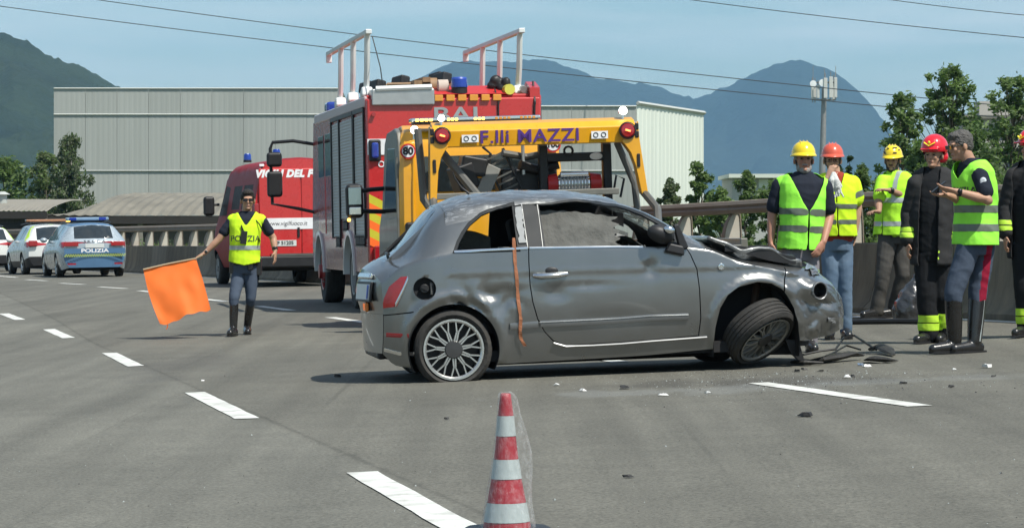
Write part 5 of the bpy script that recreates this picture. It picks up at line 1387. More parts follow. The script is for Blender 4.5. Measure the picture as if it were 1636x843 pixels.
    def body(s, arms, legs=True, voxel=.0075, arm_r=.042):
        mb = MB(); s.head(mb); s.torso(mb, -.028); j = s.j
        for k in ('l', 'r'):
            sh, el, wr = j['sh' + k], j['el' + k], j['wr' + k]
            limb(mb, [sh, sh.lerp(el, .5), el, el.lerp(wr, .35), wr], [.046, .044, arm_r, arm_r * .98, .027])
            hd = j.get('hd' + k); 
            if hd: s.hand(mb, wr, hd[0], hd[1], hd[2], thumb=hd[3])
            limb(mb, [j['hip' + k], j['kn' + k], j['an' + k]], [.066, .046, .034])
            t = (j['toe' + k] - j['an' + k]); t.z = 0; t = t.normalized() if t.length > .01 else s.fwd(); a_ = j['an' + k]; limb(mb, [a_, Vector((a_.x, a_.y, .045)) + t * .05], [.030, .018])
            nk = j['neck']; limb(mb, [nk - Vector((0, 0, .04)), sh], [.05, .044])
        return blob('body', mb, voxel, s.skin, s.root, 2)
    def trousers(s, m, top=.04, thigh=.088, knee=.066, cuff=.058, bottom=None, wr=.006, mats=None, pick=None, flare=0):
        mb = MB(); j = s.j; P = j['pelvis']
        ax = Vector((math.cos(s.face), math.sin(s.face), 0)); fw = s.fwd(); w = j['w']
        rg = []
        for (dz, rx, ry) in ((-.13, .78, .12), (-.04, .86, .135), (.04, .80, .128), (.10 + top, .74, .118)):
            c = P + Vector((0, 0, dz)); rg.append([c + ax * math.cos(a) * (w * rx * .86) + fw * math.sin(a) * ry for a in [2 * PI * k / 20 for k in range(20)]])
        mb.loft(rg)
        for k in ('l', 'r'):
            h, kn, an = j['hip' + k], j['kn' + k], j['an' + k]; e = an if bottom is None else kn.lerp(an, bottom)
            limb(mb, [h, h.lerp(kn, .45), kn, kn.lerp(e, .5), e], [thigh, thigh * .93, knee, knee * .95, cuff], 14)
        return blob('trousers', mb, .009, m, s.root, 3, wr=wr * 1.1, wf=9, wz=.75, seed=s.uc * .01, mats=mats, pick=pick)
    def boots(s, tall=None, r=.056, m=None, size=1.0):
        j = s.j
        for k in ('l', 'r'):
            mb = MB(); an, toe, kn = j['an' + k], j['toe' + k], j['kn' + k]; t = (toe - an); t.z = 0
            L = max(t.length, .02); d = t.normalized() if t.length > .01 else s.fwd()
            up = an.lerp(kn, tall) if tall else an + Vector((0, 0, .06))
            limb(mb, [up, an.lerp(up, .5), an], [r * 1.04, r * 1.0, r * .86], 14)
            hp = Vector((an.x, an.y, .045)) - d * .045; tp = Vector((an.x, an.y, .038)) + d * .185 * size
            limb(mb, [hp, Vector((an.x, an.y, .05)) + d * .06, tp], [.047, .052, .040], 12)
            b = blob('boot', mb, .008, m or M_BOOT, s.root, 2, cut=None)
            for v in b.data.vertices: v.co.z = max(v.co.z, .002)
            mb = MB(); nn = Vector((-d.y, d.x, 0)); pl = [(-.085, -.036), (-.09, .036), (0, .044), (.12, .048), (.19, .036), (.222, 0), (.19, -.036), (.12, -.048), (0, -.044)]
            mb.loft([[Vector((an.x, an.y, z)) + d * a * size + nn * bb for a, bb in pl] for z in (.0, .022)]); mb.build('sole', M_BLACKP, b, smooth=40)
    def shirt(s, m, sleeve=.55, r=.06, name='shirt', grow=.0, wr=.004, long_=False, collar=True):
        mb = MB(); s.torso(mb, grow)
        for k in ('l', 'r'):
            sh, el, w_ = s.j['sh' + k], s.j['el' + k], s.j['wr' + k]
            if long_: limb(mb, [sh, sh.lerp(el, .5), el, el.lerp(w_, .5), el.lerp(w_, .93)], [r + .008, r + .004, r, r * .95, r * .82], 14)
            else: limb(mb, [sh, sh.lerp(el, sleeve * .6), sh.lerp(el, sleeve)], [r + .006, r + .004, r + .004], 14)
            limb(mb, [s.j['neck'] - Vector((0, 0, .055)), sh], [.055, r + .004])
        o = blob(name, mb, .0085, m, s.root, 3, wr=wr, wf=12, seed=s.uc * .02)
        if collar:
            n = s.j['neck']; fw = s.fwd(); ax = Vector((math.cos(s.face), math.sin(s.face), 0)); mb = MB(); rg = []
            for (dz, q) in ((-.035, 1.12), (.0, 1.0), (.028, .98), (.026, .92), (-.03, .95)):
                rg.append([n + Vector((0, 0, dz + .012 * (-math.sin(a)))) + ax * math.cos(a) * .072 * q + fw * math.sin(a) * .074 * q for a in [PI / 2 + .35 + (2 * PI - .7) * k / 18 for k in range(19)]])
            mb.loft(rg, close=False, cap=False); mb.build('collar', m, o, smooth=60)
        return o
    def vest(s, m, bandm, ztop, zbot, bands, vneck=None, open_=0.0, side_gap=None, grow=.022, text_=None, hemv=0.0, ink=None, sleeves=0, wr=.006, band_r=None, vn2=.0, slant=0.0, arm_cut=True):
        """hi-vis waistcoat. zbot hem height, bands list of (z, height); vneck (z of the V point, half width at the top)"""
        mb = MB(); rows = [(-.30, 1.02, .15), (-.15, .99, .15), (0, .96, .148), (.25, .90, .138), (.5, .93, .138), (.75, 1.0, .132), (.9, .99, .118), (1.0, .82, .092), (1.05, .55, .075)]
        s.torso(mb, grow, rows=rows)
        for k in ('l', 'r'):
            sh, el = s.j['sh' + k], s.j['el' + k]
            if sleeves: limb(mb, [sh, sh.lerp(el, sleeves * .5), sh.lerp(el, sleeves)], [.074, .076, .080], 14)
            limb(mb, [s.j['neck'] - Vector((0, 0, .05)), sh.lerp(s.j['neck'], .12)], [.072, .070])
        fw = s.fwd(); ax = Vector((math.cos(s.face), math.sin(s.face), 0)); N = s.j['neck']; P = s.j['pelvis']
        def loc(c): 
            q = c - P.lerp(N, max(0, min(1, (c.z - P.z) / (N.z - P.z)))); return q.dot(ax), q.dot(fw)
        nz_ = N.z
        def cut(c):
            a, f = loc(c); 
            if c.z < zbot + hemv * abs(a) + .018 * noise.noise(Vector((c.x * 5, c.y * 5, 1))) + slant * a: return True
            if math.hypot(a, f * 1.0) < .085 and c.z > nz_ - .02: return True
            if f > -.02 and vneck and c.z > vneck[0] and abs(a - vn2) < vneck[1] * ((c.z - vneck[0]) / (nz_ - vneck[0])) ** .8: return True
            if f > 0 and open_ and abs(a - vn2) < open_ * (1 + max(0, (vneck[0] - c.z)) * .8) and c.z < (vneck[0] if vneck else 9): return True
            if side_gap and abs(f + side_gap[0]) < side_gap[1] and a * side_gap[2] > 0 and c.z < nz_ - .10: return True
            return False
        v = blob('hivis_vest', mb, .0085, m, s.root, 3, wr=wr * 1.7, wf=8, wz=.6, cut=cut, seed=s.uc * .03)
        t = v.modifiers.new('t', 'SOLIDIFY'); t.thickness = .004; t.offset = 1
        for (z, h) in bands:
            def sel(c, z=z, h=h):
                a, f = loc(c); zz = z + slant * a; 
                if sleeves and abs(a) > s.j['w'] * .93: return False
                return abs(c.z - zz) < h / 2
            extract(v, 'reflective_band', bandm, v, sel, .0065)
        if sleeves:
            for k in ('l', 'r'):
                sh, el = s.j['sh' + k], s.j['el' + k]; p = sh.lerp(el, sleeves * .72); d = (el - sh).normalized()
                extract(v, 'sleeve_band', bandm, v, lambda c: abs((c - p).dot(d)) < .026 and (c - p).length < .13, .0065)
        if band_r:      # vertical braces over the shoulders
            for sx in (-1, 1): extract(v, 'reflective_band', bandm, v, lambda c, sx=sx: abs(loc(c)[0] - sx * band_r) < .022 and c.z > bands[0][0] + .02, .006)
        if text_:
            txt, size, z, dx = text_; c = P.lerp(N, (z - P.z) / (N.z - P.z)) + ax * dx
            o = text(txt, size, 'lettering', M_VTXT, v, depth=0, bold=size * .008, sx=.98)
            bvh = BVHTree.FromPolygons([w.co.copy() for w in v.data.vertices], [list(p.vertices) for p in v.data.polygons])
            for w in o.data.vertices:
                st = c + ax * w.co.x + Vector((0, 0, w.co.y)) + fw * .5; hh = bvh.ray_cast(st, -fw)
                w.co = (hh[0] + fw * .010) if hh[0] is not None else st - fw * .33
        return v
def strip_hand(): pass
def watch(p, wr, el, m=M_WRISTW):
    mb = MB(); d = (wr - el).normalized(); c = wr - d * .025; mb.cyl(c - d * .014, c + d * .014, .034, n=14); mb.ellipsoid(c + Vector((0, -.03, .008)), (.02, .012, .02)); mb.build('wristwatch', m, p.root)

# ---- 1: police officer with the orange flag ----
p = Person('police officer in lime vest and dark sunglasses walking with an orange flag in his hand', 387, 533, 33.4, 1, face=4, skin='tan', headyaw=8, headpitch=2)
J = p.J; j = p.j
j.update(head=J(396, 318, -.02), neck=J(394, 341), chest=J(392, 370, .0), pelvis=J(391, 417), w=.205,
    shl=J(371, 350), ell=J(350, 380, -.03), wrl=J(328, 402, -.06), shr=J(419, 351), elr=J(436, 378, .04), wrr=J(440, 398, -.03),
    hdl=(Vector((-.8, -.1, -.45)), Vector((-.3, -.2, -1)), .9, 1), hdr=(Vector((0, -.15, -1)), Vector((-1, .2, 0)), .5, 1),
    hipl=J(383, 428), knl=J(376, 474, -.16), anl=J(375, 520, -.16), toel=J(372, 530, -.34), hipr=J(401, 428), knr=J(401, 474, -.02), anr=J(392, 518, .24), toer=J(394, 530, .10))
j['anl'].z = .09; j['anr'].z = .09; 
for k in ('toel', 'toer'): j[k].z = .03
p.body(1); p.face_bits('sun'); p.hair(M_HAIR, vol=1.05)
p.shirt(C_NAVY, .62, .056); 
for k in ('l', 'r'): pass
p.trousers(C_TROU, thigh=.082, knee=.060, cuff=.05, bottom=.25, wr=.004)
p.boots(tall=.93, r=.052)
v1 = p.vest(C_HIVY, C_BANDS, 0, p.J(0, 421).z, [(p.J(0, 393).z, .05)], vneck=(p.J(0, 358).z, .085), text_=('POLIZIA', .098, p.J(0, 379).z, -.0), slant=.0, hemv=.22)
mb = MB(); mb.tube([J(383, 342, -.10), J(388, 358, -.165), J(392, 368, -.175)], .007, 6); mb.tube([J(404, 342, -.10), J(416, 356, -.13), J(424, 372, -.10)], .007, 6); mb.build('radio_strap', C_BLACK, p.root)
mb = MB(); c = J(392, 377, -.185); mb.box(c, (.07, .04, .15), (0, .1, 0)); mb.cyl(c + Vector((-.02, 0, .07)), c + Vector((-.03, 0, .14)), .008, n=8); mb.build('radio', M_BLACKP, p.root, bevel=.01)
mb = MB(); 
rg = []
for dz in (-.025, .025): rg.append([J(391, 418) + Vector((0, 0, dz)) + Vector((math.cos(a) * .160, math.sin(a) * .135, 0)) for a in [2 * PI * k / 20 for k in range(20)]])
mb.loft(rg); mb.build('belt', M_BOOT, p.root)
for (u, d, s_) in ((371, -.02, (.06, .08, .15)), (413, .0, (.07, .09, .19)), (402, -.13, (.06, .03, .07))):
    mb = MB(); mb.box(J(u, 424, d), s_); mb.build('holster', M_BOOT, p.root, bevel=.012)
mb = MB(); c = j['wrl'].lerp(j['ell'], .1); mb.cyl(c - Vector((.012, 0, -.008)), c + Vector((.012, 0, -.008)), .033, n=12); mb.build('wristband', M_WRISTW, p.root)
watch(p, j['wrr'], j['elr'])
FLAGMAN = p
# the flag he holds: cloth hanging from a short stick
yf = p.y - .10; fl = thing('signal_flag', 'bright orange warning flag held low by the walking police officer', 'flag', at(317, 409, yf))
o0 = at(317, 409, yf)
def fp(u, v, d=0): return at(u, v, yf) - o0 + Vector((0, d, 0))
mb = MB(); mb.tube([fp(324, 407.5, .0), fp(312, 413, 0), fp(270, 421, -.01), fp(229, 430.5, -.02)], .010, 8); mb.build('stick', mat('pale_wood', (.45, .35, .22), .7), fl)
mb = MB(); NU, NV = 34, 30; A_, B_, C__, D__ = (313.5, 413.5), (229, 431), (341, 491), (261, 518)
for i in range(NU + 1):
    for k in range(NV + 1):
        a = i / NU; b = k / NV; u = (A_[0] * (1 - a) + B_[0] * a) * (1 - b) + (C__[0] * (1 - a) + D__[0] * a) * b; v = (A_[1] * (1 - a) + B_[1] * a) * (1 - b) + (C__[1] * (1 - a) + D__[1] * a) * b
        u += 3.0 * math.sin(b * PI) * (-1 if a > .5 else .3) * (abs(a - .5) * 2); v += 2.2 * math.sin(a * 9 + 1) * b + 1.2 * math.sin(a * 23) * b
        d = .018 * math.sin(a * 6.0 + b * 1.5) * (.2 + b) + .012 * math.sin(a * 13 + b * 5) * b + .015 * noise.noise(Vector((a * 4, b * 4, 2))) - .32 * b
        mb.v.append(tuple(fp(u, v, d)))
for i in range(NU):
    for k in range(NV): a = i * (NV + 1) + k; mb.f.append((a, a + 1, a + NV + 2, a + NV + 1)); mb.mi.append(0)
M_FLAG = mat('orange_flag_cloth', (1.0, .20, .03), .7, var=.05, scale=5)
n_ = M_FLAG.node_tree.nodes; l_ = M_FLAG.node_tree.links; tr_ = n_.new('ShaderNodeBsdfTranslucent'); tr_.inputs['Color'].default_value = (1.0, .36, .08, 1); ms_ = n_.new('ShaderNodeMixShader'); ms_.inputs['Fac'].default_value = .3
l_.new(n_['Principled BSDF'].outputs[0], ms_.inputs[1]); l_.new(tr_.outputs[0], ms_.inputs[2]); l_.new(ms_.outputs[0], n_['Material Output'].inputs['Surface'])
mb.build('flag_cloth', M_FLAG, fl, smooth=180)
mb = MB(); mb.tube([fp(272, 515, -.31), fp(273, 520, -.31), fp(271, 524, -.31)], .006, 5); mb.build('loose_thread', M_FLAG, fl)

# ---- 2: worker in the green vest ----
p = Person('older worker with short grey beard, yellow helmet and bright green open vest', 1278, 562.5, 24.6, 1, face=8, skin='red', headyaw=2, headpitch=-4)
J = p.J; j = p.j
j.update(head=J(1284, 256), neck=J(1283, 283), chest=J(1281, 325), pelvis=J(1279, 392), w=.215,
    shl=J(1246, 297), ell=J(1234, 342, .02), wrl=J(1231, 386, -.03), shr=J(1317, 299), elr=J(1326, 345, .02), wrr=J(1313, 386, -.14),
    hdl=(Vector((0, -.1, -1)), Vector((1, .2, 0)), .6, -1), hdr=(Vector((-.5, -.3, -.8)), Vector((-.5, .6, 0)), .5, -1),
    hipl=J(1268, 405), knl=J(1268, 478, -.02), anl=J(1267, 548, .02), toel=J(1265, 556, -.2), hipr=J(1292, 405), knr=J(1294, 478, -.02), anr=J(1296, 548, .02), toer=J(1298, 556, -.2))
p.body(1); p.face_bits(None, M_BEARDG); p.hair(M_BEARDG, vol=.93); p.helmet(M_HELY, tilt=.02)
p.shirt(C_NAVY, .72, .066); p.trousers(cloth('pale_grey_trousers', (.22, .21, .23)), thigh=.092); p.boots()
p.vest(C_HIVG, C_BAND, 0, J(0, 399).z, [(J(0, 339).z, .055), (J(0, 366).z, .055)], vneck=(J(0, 338).z, .155), open_=.006, vn2=.02, grow=.030, slant=-.05)
# ---- 3: worker with orange helmet ----
p = Person('worker in glasses and orange-red helmet lifting a hand with white gloves to his mouth', 1336, 541, 27.0, 1, face=-4, skin='fair', headyaw=-6, headpitch=3)
J = p.J; j = p.j
j.update(head=J(1330, 256), neck=J(1334, 282), chest=J(1337, 320), pelvis=J(1338, 378), w=.205,
    shl=J(1309, 294), ell=J(1308, 322, -.20), wrl=J(1318, 285, -.22), shr=J(1361, 293), elr=J(1371, 330, .03), wrr=J(1367, 368, .02),
    hdl=(Vector((.45, .05, 1)), Vector((.6, .6, 0)), 1.1, 1), hdr=(Vector((-.1, 0, -1)), Vector((-1, 0, 0)), .6, 1),
    hipl=J(1327, 390), knl=J(1326, 458, -.03), anl=J(1325, 528, .0), toel=J(1322, 536, -.2), hipr=J(1348, 390), knr=J(1350, 458, -.02), anr=J(1352, 528, .02), toer=J(1353, 536, -.2))
p.body(1); p.face_bits('clear'); p.hair(M_HAIRG, vol=.92); p.helmet(M_HELO, tilt=-.05)
p.shirt(cloth('rust_red_shirt', (.30, .05, .03)), .45, .058); p.trousers(C_JEANS, thigh=.088); p.boots()
p.vest(C_HIVY, C_BAND, 0, J(0, 377).z, [(J(0, 329.5).z, .045), (J(0, 354).z, .045)], vneck=(J(0, 312).z, .075), open_=.004, sleeves=.62, grow=.024, band_r=None)
gl = thing('work_gloves', 'pair of pale work gloves dangling from the hand of the worker in glasses', 'gloves', p.root.location + J(1327, 278, -.27))
mb = MB(); rr = random.Random(2)
for k in range(2):
    ox = (k - .5) * .035; limb(mb, [(ox * .3, 0, .0), (ox, -.01, -.06), (ox * 1.4, 0, -.12)], [.018, .032, .034], 10)
    for q in range(4): a = (q - 1.5) * .02; limb(mb, [(ox * 1.4 + a, 0, -.11), (ox * 1.6 + a * 1.5 + rr.uniform(-.01, .01), rr.uniform(-.01, .01), -.17), (ox * 1.7 + a * 2.0, 0, -.205 - rr.random() * .03)], [.012, .011, .008], 7)
    limb(mb, [(ox + .03 * (1 if k else -1), 0, -.07), (ox + .055 * (1 if k else -1), 0, -.12)], [.012, .009], 7)
g_ = blob('glove', mb, .005, mat('pale_glove_cloth', (.62, .63, .60), .8, bump=.4), gl, 1)
# ---- 4: bearded worker with stickered helmet ----
p = Person('bearded worker in a yellow helmet covered with marks, lime shirt and dark trousers, facing left', 1424, 506, 30.4, 1, face=-38, skin='olive', headyaw=-20, headpitch=4)
J = p.J; j = p.j
j.update(head=J(1426, 255), neck=J(1430, 278, .02), chest=J(1430, 312, .0), pelvis=J(1426, 368), w=.215,
    shl=J(1408, 289, -.10), ell=J(1399, 322, -.22), wrl=J(1398, 337, -.33), shr=J(1450, 290, .08), elr=J(1448, 314, -.08), wrr=J(1416, 303, -.28),
    hdl=(Vector((-.7, -.5, .0)), Vector((.2, 0, -1)), 1.0, 1), hdr=(Vector((-1, -.25, .1)), Vector((0, .1, -1)), .9, 1),
    hipl=J(1417, 378, -.05), knl=J(1409, 436, -.10), anl=J(1400, 494, -.06), toel=J(1385, 502, -.14), hipr=J(1437, 378, .04), knr=J(1442, 438, .0), anr=J(1430, 494, .10), toer=J(1413, 500, .05))
p.body(1); p.face_bits(None, M_HAIR); p.hair(M_HAIR, vol=.93); p.helmet(M_HELY, tilt=.0, stickers=True)
p.shirt(C_HIVP, .70, .068); p.trousers(C_GREYT, thigh=.098, knee=.075, cuff=.07, wr=.009); p.boots(size=1.1)
p.vest(C_HIVP, C_BANDS, 0, J(0, 374).z, [(J(0, 319).z, .055), (J(0, 356).z, .055)], vneck=(J(0, 322).z, .05), open_=.003, grow=.028, vn2=-.02, band_r=.10)
watch(p, j['wrr'], j['elr'])
# ---- 5, 7: firefighters ----
def firefighter(label, u, v, y, dx, headyaw, face, ph=0, cuffs=True, grp=None):
    p = Person(label, u, v, y, 1, face=face, skin='tan', headyaw=headyaw, headpitch=ph)
    J0 = p.J; J = lambda a, b, d=0: J0(a + dx, b, d); j = p.j
    j.update(head=J(1492, 243), neck=J(1493, 270, .02), chest=J(1490, 320), pelvis=J(1488, 388), w=.225,
        shl=J(1463, 287, -.02), ell=J(1453, 334, .03), wrl=J(1449, 379, -.03), shr=J(1516, 287, .02), elr=J(1520, 335, .06), wrr=J(1512, 383, .0),
        hdl=(Vector((0, -.1, -1)), Vector((1, 0, 0)), .6, -1), hdr=(Vector((-.1, -.1, -1)), Vector((-1, 0, 0)), .6, 1),
        hipl=J(1478, 400), knl=J(1480, 466, -.03), anl=J(1484, 528, .0), toel=J(1468, 538, -.12), hipr=J(1500, 400), knr=J(1504, 466), anr=J(1508, 524, .14), toer=J(1502, 534, .0))
    p.body(1); p.face_bits(None); p.helmet(M_HELR, 'fire', tilt=.05)
    p.shirt(C_BLACK, .6, .06); tr = p.trousers(C_BLACK, thigh=.105, knee=.09, cuff=.088, wr=.008)
    CY = mat('yellow_trim_tape', (.50, .80, .05), .6, var=.1)
    for kk in ('l', 'r'):
        an, kn = j['an' + kk], j['kn' + kk]
        for f in (.20, .40):
            q = an.lerp(kn, f); extract(tr, 'trouser_band', CY, tr, lambda c, q=q: abs(c.z - q.z) < .032 and math.hypot(c.x - q.x, c.y - q.y) < .14, .005)
    p.boots(r=.07, size=1.15)
    mb = MB(); p.torso(mb, .012, rows=[(-.24, .92, .155), (-.12, .92, .150), (0, .90, .145), (.25, .88, .138), (.5, .95, .14), (.75, 1.0, .132), (.9, 1.0, .12), (1.0, .86, .098), (1.06, .5, .08)])
    for kk in ('l', 'r'):
        sh, el, w_ = j['sh' + kk], j['el' + kk], j['wr' + kk]; limb(mb, [sh, sh.lerp(el, .5), el, el.lerp(w_, .5), el.lerp(w_, .95)], [.070, .068, .065, .062, .060], 14); limb(mb, [j['neck'] - Vector((0, 0, .05)), sh], [.070, .068])
    N = j['neck']; fw = p.fwd(); ax = Vector((math.cos(p.face), math.sin(p.face), 0))
    def cut(c):
        q = c - j['pelvis'].lerp(N, max(0, min(1, (c.z - j['pelvis'].z) / (N.z - j['pelvis'].z)))); a, f = q.dot(ax), q.dot(fw)
        return (f > 0 and abs(a) < .085 - .03 * max(0, c.z - 1.2)) or (math.hypot(a, f) < .08 and c.z > N.z - .02) 
    coat = blob('coat', mb, .009, C_COAT, p.root, 3, wr=.008, wf=8, cut=cut, seed=u)
    so = coat.modifiers.new('t', 'SOLIDIFY'); so.thickness = .008; so.offset = 1
    for kk in ('l', 'r'):
        for f in (.60, .80):
            q = j['el' + kk].lerp(j['wr' + kk], f); extract(coat, 'cuff_band', CY, coat, lambda c, q=q: abs(c.z - q.z) < .020 and math.hypot(c.x - q.x, c.y - q.y) < .088, .011)
    for z in (j['pelvis'].z - .10, j['pelvis'].z - .045):
        extract(coat, 'hem_band', CY, coat, lambda c, z=z: abs(c.z - z) < .017 and (c - j['pelvis']).dot(ax) > .02 and (c - j['pelvis']).dot(ax) < .10 and (c - j['pelvis']).dot(fw) > 0, .011)
    return p
firefighter('firefighter in a red helmet and dark open coat standing behind the police officer', 1488, 542, 25.5, 0, -28, -20)
firefighter('firefighter in a red helmet cut off by the right edge of the photograph', 1644, 542, 25.6, 156, -60, -40)
# ---- 6: police officer looking at his phone ----
p = Person('police officer in lime vest and red-striped trousers looking down at a phone', 1540, 567, 23.5, 1, face=-62, skin='tan', headyaw=-74, headpitch=12)
J = p.J; j = p.j
j.update(head=J(1534, 237), neck=J(1553, 266, .0), chest=J(1562, 312, .02), pelvis=J(1558, 385), w=.20,
    shl=J(1548, 280, -.15), ell=J(1545, 330, -.24), wrl=J(1517, 318, -.20), shr=J(1580, 280, .12), elr=J(1577, 322, -.10), wrr=J(1522, 309, -.24),
    hipl=J(1546, 398, -.06), knl=J(1520, 472, -.10), anl=J(1524, 545, -.04), toel=J(1497, 558, -.10), hipr=J(1572, 398, .06), knr=J(1563, 474, .04), anr=J(1557, 548, .0), toer=J(1536, 562, -.06))
j['shl'] = J(1560, 284, -.17); j['ell'] = J(1570, 324, -.26); j['wrl'] = J(1519, 310, -.30)       # near arm
j['shr'] = J(1562, 282, .15); j['elr'] = J(1545, 328, .06); j['wrr'] = J(1512, 316, -.12)          # far arm
j['hdl'] = (Vector((-1, .15, .22)), Vector((.1, .35, 1)), .55, -1); j['hdr'] = (Vector((-1, -.25, .05)), Vector((0, 0, 1)), .5, 1)
p.body(1); p.face_bits('sun'); p.hair(M_HAIRG, vol=1.03)
p.shirt(C_NAVY, .66, .064, wr=.005)
kl = lambda c: 1 if (c.z < 1.0 and c.z > .1 and ((c.x - (j['hipr'].lerp(j['knr'], max(0, min(1, (j['hipr'].z - c.z) / (j['hipr'].z - j['knr'].z))))).x) > .0) and c.y < .06 + .0 and abs(c.x - (j['hipr'].lerp(j['knr'], max(0, min(1, (j['hipr'].z - c.z) / (j['hipr'].z - j['knr'].z))))).x - .035) < .032) else 0
p.trousers(C_TROU, thigh=.098, knee=.076, cuff=.068, bottom=.16, wr=.008, mats=[C_TROU, C_STRIPE], pick=kl)
p.boots(tall=.93, r=.070, size=1.1)
mb = MB(); a_ = j['anr']; k_ = j['knr']; mb.tube([a_.lerp(k_, .0) + Vector((.035, -.045, 0)), a_.lerp(k_, .5) + Vector((.045, -.045, 0)), a_.lerp(k_, .95) + Vector((.052, -.04, 0))], .007, 6); mb.build('boot_piping', C_BANDS, p.root)
p.vest(C_HIVG, C_BAND, 0, J(0, 394).z, [(J(0, 337).z, .06), (J(0, 367).z, .06)], vneck=(J(0, 290).z, .10), side_gap=(.0, .055, 1) if False else None, grow=.028, text_=('POLIZIA', .085, J(0, 309).z, .02), slant=0)
VE = [o for o in p.root.children if o.name.startswith('hivis_vest')][0]
# open side of the tabard: dark shirt shows between front and back panel, closed by a short strap
P_, N_ = j['pelvis'], j['neck']; fw = p.fwd(); ax = Vector((math.cos(p.face), math.sin(p.face), 0))
def gapf(c):
    q = c - P_.lerp(N_, max(0, min(1, (c.z - P_.z) / (N_.z - P_.z)))); a = q.dot(ax); f = q.dot(fw)
    return a < -.09 and -.075 < f < .03 and c.z < N_.z - .13 and c.y < 0
for ob in [VE] + list(VE.children):
    bm = bmesh.new(); bm.from_mesh(ob.data); bmesh.ops.delete(bm, geom=[f for f in bm.faces if gapf(f.calc_center_median())], context='FACES'); bm.to_mesh(ob.data); bm.free()
watch(p, j['wrl'], j['ell'])
mb = MB(); c = J(1572, 280, -.20) ; mb.ellipsoid(j['shl'].lerp(j['ell'], .25) + Vector((0, -.068, 0)), (.028, .008, .034)); mb.build('arm_badge', mat('badge_white', (.55, .58, .62), .6, var=.5, scale=50), p.root)
ph = thing('phone', 'small dark mobile phone in the hands of the police officer at right', 'phone', p.root.location + J(1493, 303, -.235)); mb = MB(); mb.box((0, 0, 0), (.012, .075, .145), (0, .9, .1)); mb.build('case', M_BLACKP, ph, bevel=.004); mb = MB(); mb.box((.006, 0, .006), (.004, .066, .132), (0, .9, .1)); mb.build('screen', M_LENSES, ph)
# =============================== FIRE ENGINE, TOW TRUCK, VAN, PATROL CARS ===============================
M_RED = mat('fire_red_paint', (.52, .026, .026), .28, .0, var=.04, coat=.8, dirt=.15, dirtcol=(.30, .03, .025))
M_REDR = mat('fire_red_roof', (.50, .03, .03), .45, var=.08)
M_SHUT = mat('shutter_aluminium', (.36, .37, .36), .4, .0, var=.06)
M_ALU = mat('bare_aluminium', (.50, .51, .50), .38, .7, var=.08)
M_WHT = mat('white_paint', (.72, .74, .72), .35, coat=.5, var=.04)
M_YEL = mat('yellow_truck_paint', (.80, .37, .008), .30, coat=.8, var=.05, dirt=.15, dirtcol=(.45, .24, .03))
M_STEEL = mat('painted_steel_grey', (.13, .13, .12), .5, .3, var=.15, dirt=.5, dirtcol=(.08, .07, .055))
M_GRIMY = mat('grimy_grey_panel', (.20, .195, .17), .45, .2, var=.15, dirt=.6, dirtcol=(.11, .10, .08), coat=.2)
M_BLUEL = mat('blue_lamp', (.008, .035, .26), .12, coat=1, emit=(.01, .05, .5), estr=.05)
M_AMBER = mat('amber_lamp', (1, .55, .05), .2, emit=(1, .55, .08), estr=4.0)
M_AMBERD = mat('amber_lens_off', (.75, .30, .03), .2, coat=.8)
M_LAMPW = mat('white_lamp_lit', (1, 1, 1), .2, emit=(1, .97, .85), estr=9.0)
M_WOODL = mat('ladder_wood', (.28, .17, .09), .6, var=.3, scale=10)
M_CHEVO = mat('fluorescent_orange', (.95, .16, .02), .5); M_CHEVY = mat('fluorescent_yellow_green', (.55, .50, .03), .5)
M_LETW = mat('white_lettering', (.80, .80, .80), .4); M_LETV = mat('violet_lettering', (.085, .03, .20), .4)
M_SIGNR = mat('sign_red', (.55, .03, .03), .45)
def vehicle(name, label, cat, X, Y, heading, group=None):
    """origin on the ground at the middle of the rear; local +x forward, +y to its left; follows the banked road"""
    h = R(heading); f = Vector((-math.sin(h), math.cos(h), 0)); l = Vector((-math.cos(h), -math.sin(h), 0))
    g = ground(X, Y); f.z = (ground(X + f.x, Y + f.y) - g); l.z = (ground(X + l.x, Y + l.y) - g)
    f.normalize(); l = (l - f * l.dot(f)).normalized(); n = f.cross(l)
    M = Matrix((f, l, n)).transposed()
    return thing(name, label, cat, (X, Y, g), rot=M.to_euler(), group=group)
def bx(name, m, par, c, sz, rot=None, bevel=.0, smooth=40, taper=1.0, label=None):
    mb = MB(); mb.box(c, sz, rot, taper); o = mb.build(name, m, par, bevel=bevel, smooth=smooth)
    if label: o['label'] = label
    return o
def cy(name, m, par, p0, p1, r0, r1=None, n=14): mb = MB(); mb.cyl(p0, p1, r0, r1, n); return mb.build(name, m, par)
def tb(name, m, par, pts, r, n=8): mb = MB(); mb.tube(pts, r, n); return mb.build(name, m, par)
def round_sign(par, c, r, txt, size, nm='speed_sticker'):
    e = MB(); e.lathe([(r, 0), (r, .006), (.001, .006)], 28, Matrix.Translation(c) @ Matrix.Rotation(R(-90), 4, 'Y')); o = e.build(nm, M_SIGNR, par)
    e = MB(); e.lathe([(r * .78, 0), (r * .78, .004), (.001, .004)], 28, Matrix.Translation(Vector(c) + Vector((-.006, 0, 0))) @ Matrix.Rotation(R(-90), 4, 'Y')); e.build('sticker_face', M_LETW, o)
    text(txt, size, 'numerals', M_INK, o, Matrix.Translation(Vector(c) + Vector((-.014, 0, 0))) @ FACE_NX, depth=.001, bold=size * .035)
def prism_y(name, m, par, poly, y0, y1, bevel=0, smooth=30):
    mb = MB(); mb.prism(poly, y0, y1, 'xz'); return mb.build(name, m, par, bevel=bevel, smooth=smooth)

# ---------------- fire engine ----------------
fe = vehicle('fire_engine', 'tall red fire engine with white ladder gantries on its roof', 'fire engine', -.76, 40.2, 10)
WD = 1.24
